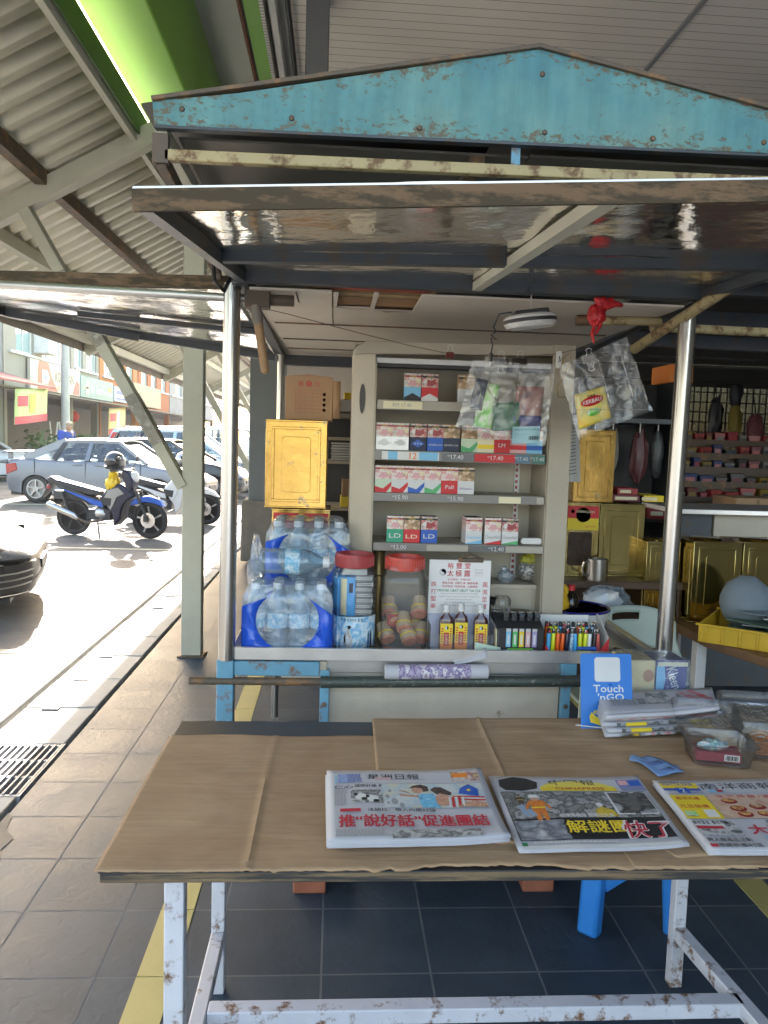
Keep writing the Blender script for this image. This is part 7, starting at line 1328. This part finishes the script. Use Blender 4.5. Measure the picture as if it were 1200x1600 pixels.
b = MB(); b.grid(lambda u, v: V((.832+.19*u, y0-.005-.004*noise.noise(V((u*7, v*6, 3))), .72+.137*v)), 24, 16, K['wrap']); b.grid(lambda u, v: V((.832+.19*u, y0-.004+.11*v, .857+.004*noise.noise(V((u*7, v*6, 8))))), 20, 12, K['wrap']); b.grid(lambda u, v: V((1.022+.016*v*(1+.5*noise.noise(V((u*8, v*4, 1))))*(1-u*.4), y0+.02*v, .74+.11*u)), 14, 6, K['wrap']); b.build('wrapping', t)
# banknotes
def note(label, pts, z, m):
    P = [V((x, y, NZ+z)) for x, y in pts]; b = MB(); f = lambda u, v, d=0: P[0].lerp(P[1], u).lerp(P[3].lerp(P[2], u), v)+V((0, 0, .004*math.sin(u*PI)+.002*math.sin(v*5+u*3)+d))
    b.grid(f, 12, 6, m); b.grid(lambda u, v: f(.42+.2*u, .2+.6*v, .0006), 4, 4, m_n2); b.grid(lambda u, v: f(.1+.14*u, .25+.5*v, .0006), 3, 3, m_n2); b.grid(lambda u, v: f(.80+.08*u, .4+.25*v, .0006), 3, 3, K['cream']); return tag(b.build('banknote', solid=.0006), label, 'banknote', 'banknotes on the table')
m_nb = mat('blue_note', (.16, .27, .48), .6, var=.1, scale=30); m_n2 = mat('dark_blue_note', (.10, .17, .36), .6, var=.3, scale=60)
note('blue banknote underneath, its upper edge showing', [(.712, 1.745), (.735, 1.777), (.82, 1.705), (.785, 1.675)], .001, m_nb); note('blue banknote on top, lying aslant before the newspaper stack', [(.745, 1.652), (.715, 1.748), (.765, 1.765), (.815, 1.672)][::-1], .004, m_nb)
# clamshell boxes
def clamshell(label, c, w_, d_, h_, rz):
    t = thing('clamshell_box', label, 'plastic box', (0, 0, 0), 'clear clamshell boxes'); b = MB(); n = 48
    def ring(z, s, rip): return [(s*w_/2*(1+rip*.02*math.sin(k*PI/1.0))*p[0], s*d_/2*p[1], z) for k, p in enumerate(rr)]
    rr = [(p[0], p[1]) for p in rrect(-1, 1, -1, 1, .3, 10)]
    R_ = [ring(.001, .86, 0), ring(h_*.9, .97, 1), ring(h_, 1.0, 0), ring(h_, 1.08, 0)]; m_ = len(rr)
    b.add([p for r in R_ for p in r], [(j*m_+k, j*m_+(k+1) % m_, (j+1)*m_+(k+1) % m_, (j+1)*m_+k) for j in range(3) for k in range(m_)]+[tuple(range(m_))], K['clam']); b.build('tub', t, solid=.0006)
    L_ = MB(); L_.add([(p[0], d_*.54+(p[1]+d_*.5)*.8, h_+.004+(p[1]+d_*.5)*.32) for p in R_[3]]+[(p[0]*.88, d_*.54+(p[1]*.88+d_*.5)*.8+.012, h_+.004+(p[1]*.88+d_*.5)*.32-.03) for p in R_[3]], [(k, (k+1) % m_, m_+(k+1) % m_, m_+k) for k in range(m_)]+[tuple(range(m_, 2*m_))], K['clam']); L_.build('lid', t, solid=.0006)
    t.location = c; t.rotation_euler = (0, 0, rz); return t
clamshell('clear clamshell box holding a red box, at the right of the table', (.935, 1.76, NZ), .15, .12, .05, math.radians(-12)); clamshell('clear clamshell box holding brown rubber bands, cut off at the right edge', (1.09, 1.80, NZ), .15, .13, .05, math.radians(-8))
t = thing('small_box', 'small dark red box with a white barcode inside the clear clamshell box', 'box', (.93, 1.75, NZ)); M = Matrix.Translation((.93, 1.755, NZ+.003)) @ Matrix.Rotation(math.radians(-14), 4, 'Z')
b = MB(); b.box(-.05, .05, -.025, .03, 0, .022, flat('wine_red_card', (.22, .012, .03)), M); b.build('carton', t, bevel=.001); b = MB(); b.box(.012, .046, -.0258, -.025, .004, .019, K['white'], M)
for k in range(11): b.box(.015+.0026*k, .0162+.0026*k+.0006*(k % 3), -.0262, -.0258, .006, .017, K['ink'], M)
b.build('barcode', t); b = MB(); b.ball(M @ V((-.01, .0, .032)), .035, .02, .012, photo('packet_print', [(.4, .5, .4), (.1, .25, .3), (.5, .5, .5), (.3, .05, .08)], 50, .3), .4, 4, 16, 2); tag(b.build('foil_packet'), 'crumpled coloured packet lying on the small red box', 'packet')
b = MB(); random.seed(9); m_rbb = mat('rubber_band', (.42, .15, .04), .6)
for k in range(26):
    c = V((1.09+random.uniform(-.04, .04), 1.79+random.uniform(-.03, .03), NZ+.006+.0012*k)); r = random.uniform(.015, .026); a0 = random.uniform(0, 6); tl = random.uniform(-.3, .3); b.tube([c+V((r*math.cos(a*PI/7+a0), r*.7*math.sin(a*PI/7+a0), tl*r*math.cos(a*PI/7))) for a in range(15)], .0012, m_rbb, 5)
tag(b.build('rubber_bands'), 'tangle of brown rubber bands in the right clamshell box', 'rubber bands', kind='stuff')
# stool under the table
t = thing('plastic_stool', 'bright blue plastic stool under the right of the table', 'stool', (.98, 2.3, 0)); m_st = mat('blue_stool_plastic', (.02, .20, .58), .35, var=.12, bump=.1)
b = MB(); b.prism(rrect(.77, 1.08, 2.14, 2.70, .04), .36, .385, 'z', m_st); b.build('seat', t, bevel=.008)
b = MB(); b.prism([(.78, .36), (1.07, .36), (1.05, .25), (.95, .20), (.84, .13)], 2.165, 2.18, 'y', m_st); b.build('skirt', t, bevel=.004)
for x, y in ((.805, 2.19), (1.046, 2.19), (.805, 2.66), (1.046, 2.66)):
    s = -1 if x < .9 else 1; b = MB(); b.bar((x-s*.01, y, .36), (x+s*.01, y-.02 if y < 2.3 else y+.02, 0), .065, .05, m_st); b.build('leg', t, bevel=.012)
# ------------------------------------------------------------------ the dark shop at the right
t = thing('wooden_shelf', 'low dark wooden shelf table behind the stall carrying the square tins', 'shelf', (1.2, 3.35, 0))
b = MB(); b.box(.96, 1.50, 3.18, 3.55, .86, .892, K['dark_wood']); b.build('shelf_top', t, bevel=.003)
for x in (.98, 1.12, 1.47): MB().box(x-.018, x+.018, 3.2, 3.24, 0, .86, K['dark_wood']).build('leg', t)
b = MB(); b.box(.96, 1.5, 3.52, 3.54, .3, .86, K['dark_wood']); b.build('back_board', t)
tin('biscuit_tin', 'golden tin with a red KHONG GUAN label and a biscuit window, behind the steel mug', 1.0, 1.145, 3.28, 3.50, .893, 1.213, K['gold2'], redlabel=True, window=True)
tin('biscuit_tin', 'pale brassy tin standing right of the windowed tin', 1.155, 1.352, 3.30, 3.52, .893, 1.209, K['gold2'])
tin('biscuit_tin', 'orange golden tin on top of the windowed tin, under the tilted clear bag', 1.03, 1.205, 3.30, 3.52, 1.217, 1.525, K['gold'])
t = thing('steel_mug', 'steel mug on the wooden shelf before the windowed tin', 'mug', (1.12, 3.2, .893)); b = MB(); b.lathe([(0, 0), (.045, 0), (.046, .09), (.043, .09), (.042, .004), (0, .004)], (1.125, 3.22, .893), K['steel'], 28); b.build('cup', t); b = MB(); b.tube([(1.082, 3.21, .972), (1.06, 3.20, .968), (1.055, 3.2, .94), (1.062, 3.2, .915), (1.083, 3.21, .91)], .005, K['steel'], 8); b.build('handle', t)
b = MB(); b.grid(lambda u, v: at(884+20*u+2*v, 648+105*v, 2.9)+V((0, .01*math.sin(u*4), 0)), 6, 6, K['pale'])
for k in range(16): b.tube([at(888+k*.1, 660+5.4*k, 2.893), at(899+k*.1, 658+5.4*k, 2.893)], .0016, K['ink'], 4)
tag(b.build('price_list'), 'white printed list hanging at the right edge of the cabinet', 'paper')
b = MB(); b.ball((1.14, 3.12, .83), .10, .05, .055, K['wrap'], .35, 4, 20, 3); b.ball((1.13, 3.14, .82), .08, .04, .045, K['white'], .3, 4, 16, 6); tag(b.build('plastic_bag'), 'white crumpled plastic bag under the shelf, behind the chair', 'bag')
# garden chair
t = thing('plastic_chair', 'pale grey green plastic chair with slots in its back, behind the counter end', 'chair', (1.2, 3.0, 0)); m_pc = mat('pale_green_plastic', (.36, .43, .37), .4, var=.12, rust=(.2, .2, .17), ramt=.28)
def chair_back(u, v):
    x = (u-.5)*.40*(.85+.15*math.sin(PI*min(1, v+.3))); top = .30-.06*(abs(u-.5)*2)**3; return V((1.20+x, 2.93+.03*(1-(2*u-1)**2)+.04*v, .53+top*v))
b = MB(); n1, n2 = 36, 22
hole = lambda u, v: (abs(u-.42) < .16 and .80 < v < .93) or (abs(u-.55) < .24 and .1 < v < .45)
vs = [chair_back(i/n1, j/n2) for j in range(n2+1) for i in range(n1+1)]; fs = [(j*(n1+1)+i, j*(n1+1)+i+1, (j+1)*(n1+1)+i+1, (j+1)*(n1+1)+i) for j in range(n2) for i in range(n1) if not hole((i+.5)/n1, (j+.5)/n2)]
b.add(vs, fs, m_pc); b.build('backrest', t, solid=.006, bevel=0)
b = MB(); b.prism(rrect(1.0, 1.42, 2.96, 3.36, .06), .42, .435, 'z', m_pc); b.build('seat', t, bevel=.006)
for x, y in ((1.02, 2.96), (1.38, 2.96), (1.02, 3.34), (1.38, 3.34)): b = MB(); b.bar((x, y, .53 if y < 3 else .42), (x+(x-1.2)*.1, y-.03 if y < 3 else y+.03, 0), .05, .03, m_pc); b.build('leg', t, bevel=.005)
# bench table with tins
t = thing('bench_table', 'brown wooden bench running into the shop with golden tins on it', 'table', (1.8, 2.9, 0)); m_bw2 = mat('brown_bench_wood', (.15, .075, .03), .55, var=.3, stretch=(4, .3, 4))
b = MB(); b.prism([(1.42, 3.34), (1.44, 2.85), (1.62, 2.3), (2.6, 2.3), (2.6, 3.34)], .70, .735, 'z', m_bw2); b.build('bench_top', t, bevel=.003)
MB().box(1.44, 1.48, 2.92, 2.97, 0, .70, K['white']).build('leg', t, bevel=.003); MB().box(2.4, 2.44, 2.4, 2.44, 0, .70, K['white']).build('leg', t); MB().box(1.5, 1.54, 3.28, 3.32, 0, .70, K['white']).build('leg', t)
tin('biscuit_tin', 'brassy tin on the bench beside the steel pole', 1.485, 1.70, 3.12, 3.33, .736, 1.075, K['gold2'], rotz=math.radians(4)); tin('biscuit_tin', 'brassy tin on the bench, cut off by the right edge', 1.715, 1.93, 3.13, 3.34, .736, 1.075, K['gold2']); tin('biscuit_tin', 'tin half hidden behind the steel pole on the bench', 1.33, 1.475, 3.2, 3.4, .736, 1.06, K['gold2'])
t = thing('yellow_crate', 'shallow yellow plastic crate of papers on the bench', 'crate', (1.65, 2.75, .736)); m_yc2 = mat('yellow_crate_plastic', (.55, .34, .02), .4, var=.15); M = Matrix.Translation((1.70, 2.78, .736)) @ Matrix.Rotation(math.radians(-38), 4, 'Z')
b = MB(); b.box(-.26, .26, -.17, .17, 0, .006, m_yc2, M); b.box(-.26, .26, -.176, -.17, 0, .07, m_yc2, M); b.box(-.26, .26, .17, .176, 0, .07, m_yc2, M); b.box(-.266, -.26, -.176, .176, 0, .07, m_yc2, M); b.box(.26, .266, -.176, .176, 0, .07, m_yc2, M); b.box(-.275, .275, -.188, -.174, .064, .072, m_yc2, M); b.box(-.275, .275, .174, .188, .064, .072, m_yc2, M)
for k in range(9): x = -.24+.06*k; b.box(x-.004, x+.004, -.183, -.176, .004, .064, m_yc2, M)
b.build('crate_body', t, bevel=.002)
b = MB(); random.seed(14)
for k in range(9): M2 = M @ Matrix.Translation((random.uniform(-.1, .1), random.uniform(-.06, .06), .02+.008*k)) @ Matrix.Rotation(random.uniform(-.5, .5), 4, 'Z') @ Matrix.Rotation(random.uniform(-.12, .12), 4, 'X'); b.box(-.1, .1, -.07, .07, 0, .004, K['paper'] if k % 3 else mat('green_folder', (.08, .14, .1), .5), M2)
tag(b.build('papers'), 'loose papers and a green folder heaped in the yellow crate', 'papers')
t = thing('cap', 'grey blue cloth cap lying on the papers in the crate', 'cap', (1.64, 2.93, .82)); m_gc = mat('grey_blue_cloth', (.17, .21, .24), .9, var=.15); b = MB(); b.ball((1.64, 2.95, .86), .10, .09, .105, m_gc, .08, 3, 22, 2); b.build('crown', t); b = MB(); b.prism(arc(1.64, 2.86, .085, 180, 360, 12), .842, .847, 'z', m_gc); b.build('peak', t, bevel=.002)
# steel counter farther in
t = thing('steel_counter', 'steel topped counter standing across the dark shop', 'counter', (2.3, 4.4, 0)); b = MB(); b.box(1.9, 3.6, 4.2, 4.7, 1.10, 1.13, K['tray']); b.build('counter_top', t, bevel=.004); b = MB(); b.box(2.15, 3.55, 4.26, 4.3, .92, 1.095, K['beige']); b.box(2.15, 3.55, 4.28, 4.3, .1, .915, K['dark_frame']); b.box(1.95, 2.14, 4.27, 4.3, .1, 1.095, K['dark_frame']); b.build('counter_front', t)
b = MB(); b.bar((2.25, 3.7, 1.06), (2.6, 3.75, 1.0), .06, .02, K['tray']); tag(b.build('steel_tray'), 'steel tray leaning over the tins at the right edge', 'tray')
# goods rack with packets
rk = thing('goods_rack', 'wide stepped rack of small packaged goods in the dark shop below the grille window', 'rack', (3.1, 6.2, 0)); b = MB()
for k in range(6): y = 5.8+.17*k; z = .95+.115*k; b.box(2.35, 4.2, y, y+.17, z-.02, z, K['black']); b.box(2.35, 4.2, y-.006, y, z-.03, z+.03, K['dark_wood'] if k % 2 else K['rusty'])  # steps and their edges coloured dark in place of shade
b.box(2.35, 4.2, 5.8, 6.8, 0, .9, K['dark_frame']); b.box(2.32, 2.35, 5.8, 6.85, 0, 1.5, K['dark_frame']); b.build('rack_frame', rk)
gm = [mat('shaded_red_print', (.13, .01, .012)), K['dkred'], mat('shaded_pink_print', (.17, .05, .06)), mat('shaded_blue_print', (.01, .03, .12)), mat('shaded_yellow_print', (.19, .12, .012)), mat('shaded_white_print', (.19, .18, .17)), K['dkred'], mat('maroon_print', (.25, .02, .04), .35), K['black'], K['black']]; gn = ['red', 'dark red', 'pink', 'blue', 'yellow', 'white', 'wine red', 'maroon', 'black', 'red']  # red, pink, blue, yellow and white darkened to paint in the shop's shade
random.seed(17); seen_ = set()
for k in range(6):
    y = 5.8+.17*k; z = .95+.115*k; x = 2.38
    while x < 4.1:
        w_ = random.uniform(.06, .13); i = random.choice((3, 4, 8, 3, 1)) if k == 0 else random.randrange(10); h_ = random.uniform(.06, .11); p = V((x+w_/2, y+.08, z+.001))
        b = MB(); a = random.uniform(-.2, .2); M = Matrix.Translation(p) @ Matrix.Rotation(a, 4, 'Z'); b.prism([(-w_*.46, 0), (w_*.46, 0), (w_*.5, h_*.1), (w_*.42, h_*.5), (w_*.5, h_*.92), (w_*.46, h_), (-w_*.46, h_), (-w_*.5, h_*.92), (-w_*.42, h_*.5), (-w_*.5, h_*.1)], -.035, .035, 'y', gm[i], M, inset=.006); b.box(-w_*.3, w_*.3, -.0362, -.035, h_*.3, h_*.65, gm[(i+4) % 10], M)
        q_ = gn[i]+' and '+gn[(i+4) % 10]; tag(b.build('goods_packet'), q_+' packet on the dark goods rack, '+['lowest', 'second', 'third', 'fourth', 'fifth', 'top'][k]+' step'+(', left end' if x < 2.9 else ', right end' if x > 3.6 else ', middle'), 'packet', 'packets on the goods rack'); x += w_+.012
b = MB(); b.box(2.85, 3.5, 5.35, 5.7, .9, 1.13, m_cb); b.box(3.0, 3.02, 5.345, 5.35, .92, 1.12, K['board']); tag(b.build('cardboard_box', bevel=.004), 'brown cardboard carton on the floor stand before the goods rack', 'box')
b = MB(); b.box(2.9, 3.6, 5.3, 5.8, 0, .898, K['dark_frame']); tag(b.build('dark_stand'), 'dark stand under the brown carton', 'stand')
for i, (px, py, h_, w_, m, l) in enumerate(((1148, 660, .42, .16, mat('shaded_yellow_bag', (.25, .19, .03)), 'yellow bag hanging before the grille window'), (1180, 672, .36, .20, mat('shaded_pink_bag', (.2, .06, .07)), 'pink bag hanging before the grille window'), (1118, 655, .5, .16, K['black'], 'black bag hanging before the grille window'), (1150, 615, .3, .16, K['blackm'], 'black pouch hanging high before the grille window'))):  # yellow and pink bags darkened, their shade is in the colour
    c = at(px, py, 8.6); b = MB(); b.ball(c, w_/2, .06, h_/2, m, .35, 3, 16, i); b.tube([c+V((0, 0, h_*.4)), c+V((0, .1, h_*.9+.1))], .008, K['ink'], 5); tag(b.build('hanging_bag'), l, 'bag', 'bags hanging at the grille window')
# hanging tools and boxes in the middle distance
t = thing('wall_shelf', 'dark shelf unit with hanging goods seen between the cabinet and the steel pole', 'shelf', (1.9, 5.0, 0)); b = MB(); b.box(1.55, 2.25, 4.95, 5.35, 1.62, 1.65, K['dark_frame']); b.box(1.55, 2.25, 4.95, 5.35, .98, 1.0, K['dark_frame']); b.box(1.55, 1.58, 4.95, 5.35, 0, 1.9, K['dark_frame']); b.box(2.22, 2.25, 4.95, 5.35, 0, 1.9, K['dark_frame']); b.box(1.55, 2.25, 5.33, 5.36, 0, 1.9, K['blackm']); b.build('shelf_frame', t)
for i, (x, z, w_, h_, m, l) in enumerate(((1.68, 1.42, .07, .3, K['black'], 'black pouch hung left on the dark shelf unit'), (1.80, 1.44, .09, .28, K['conc_d'], 'beige cloth hung in the middle of the dark shelf unit'), (1.98, 1.4, .12, .34, mat('shaded_red_bag', (.07, .012, .014), .4), 'red bag in shaded colour hung right on the dark shelf unit'), (2.1, 1.42, .09, .3, K['black'], 'black bag hung at the right end of the dark shelf unit'))):  # the red bag is darkened, with its shade put into the colour
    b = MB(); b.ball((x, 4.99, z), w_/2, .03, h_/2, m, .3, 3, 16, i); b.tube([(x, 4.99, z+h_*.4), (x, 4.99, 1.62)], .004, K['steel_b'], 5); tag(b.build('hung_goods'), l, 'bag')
for i, (x, w_, h_, m, l) in enumerate(((1.62, .10, .10, K['white'], 'white carton on the dark shelf unit'), (1.73, .05, .09, K['red'], 'red tin on the dark shelf unit, left'), (1.79, .05, .09, K['red'], 'red tin on the dark shelf unit, right'), (1.9, .14, .05, K['yellow'], 'yellow carton on the dark shelf unit'), (2.06, .12, .07, K['dkred'], 'dark red carton on the dark shelf unit'))):
    b = MB(); b.box(x, x+w_, 4.98, 5.15, 1.0, 1.0+h_, m); b.box(x+w_*.15, x+w_*.85, 4.978, 4.98, 1.0+h_*.3, 1.0+h_*.7, K['cream']); tag(b.build('carton', bevel=.003), l, 'carton')
b = MB(); b.box(2.2, 2.36, 5.1, 5.4, 1.90, 2.02, K['orange']); tag(b.build('orange_box', bevel=.004), 'orange box on top of the dark shelf unit', 'box')
# biscuit trays just above the brassy tins
for i, (x0, x1, z, m, l) in enumerate(((1.22, 1.36, 1.222, mat('maroon_carton', (.16, .03, .04), .4), 'flat maroon carton on the brassy tin'), (1.24, 1.33, 1.252, K['dkred'], 'dark red carton on the maroon one'), (1.34, 1.45, 1.222, K['yellow'], 'yellow carton hanging over the edge of the brassy tin'))):
    b = MB(); b.box(x0, x1, 3.34, 3.5, z, z+.028, m); b.box(x0+.01, x1-.03, 3.338, 3.34, z+.006, z+.02, K['cream']); tag(b.build('flat_carton', bevel=.002), l, 'carton')
# ------------------------------------------------------------------ thin haze, added to give the glare veiling the street
def haze(d):
    m = bpy.data.materials.new('glare_haze'); m.use_nodes = True; n = m.node_tree; n.nodes.remove(n.nodes['Principled BSDF'])
    v = n.nodes.new('ShaderNodeVolumePrincipled'); v.inputs['Density'].default_value = d; v.inputs['Color'].default_value = (.95, .95, .95, 1); v.inputs['Anisotropy'].default_value = .3
    n.links.new(v.outputs[0], n.nodes['Material Output'].inputs['Volume'])
    MB().box(-40, 20, -14, 130, -1.2, 9.5, m).build('haze', kind='stuff', smooth=0)
haze(.00045)
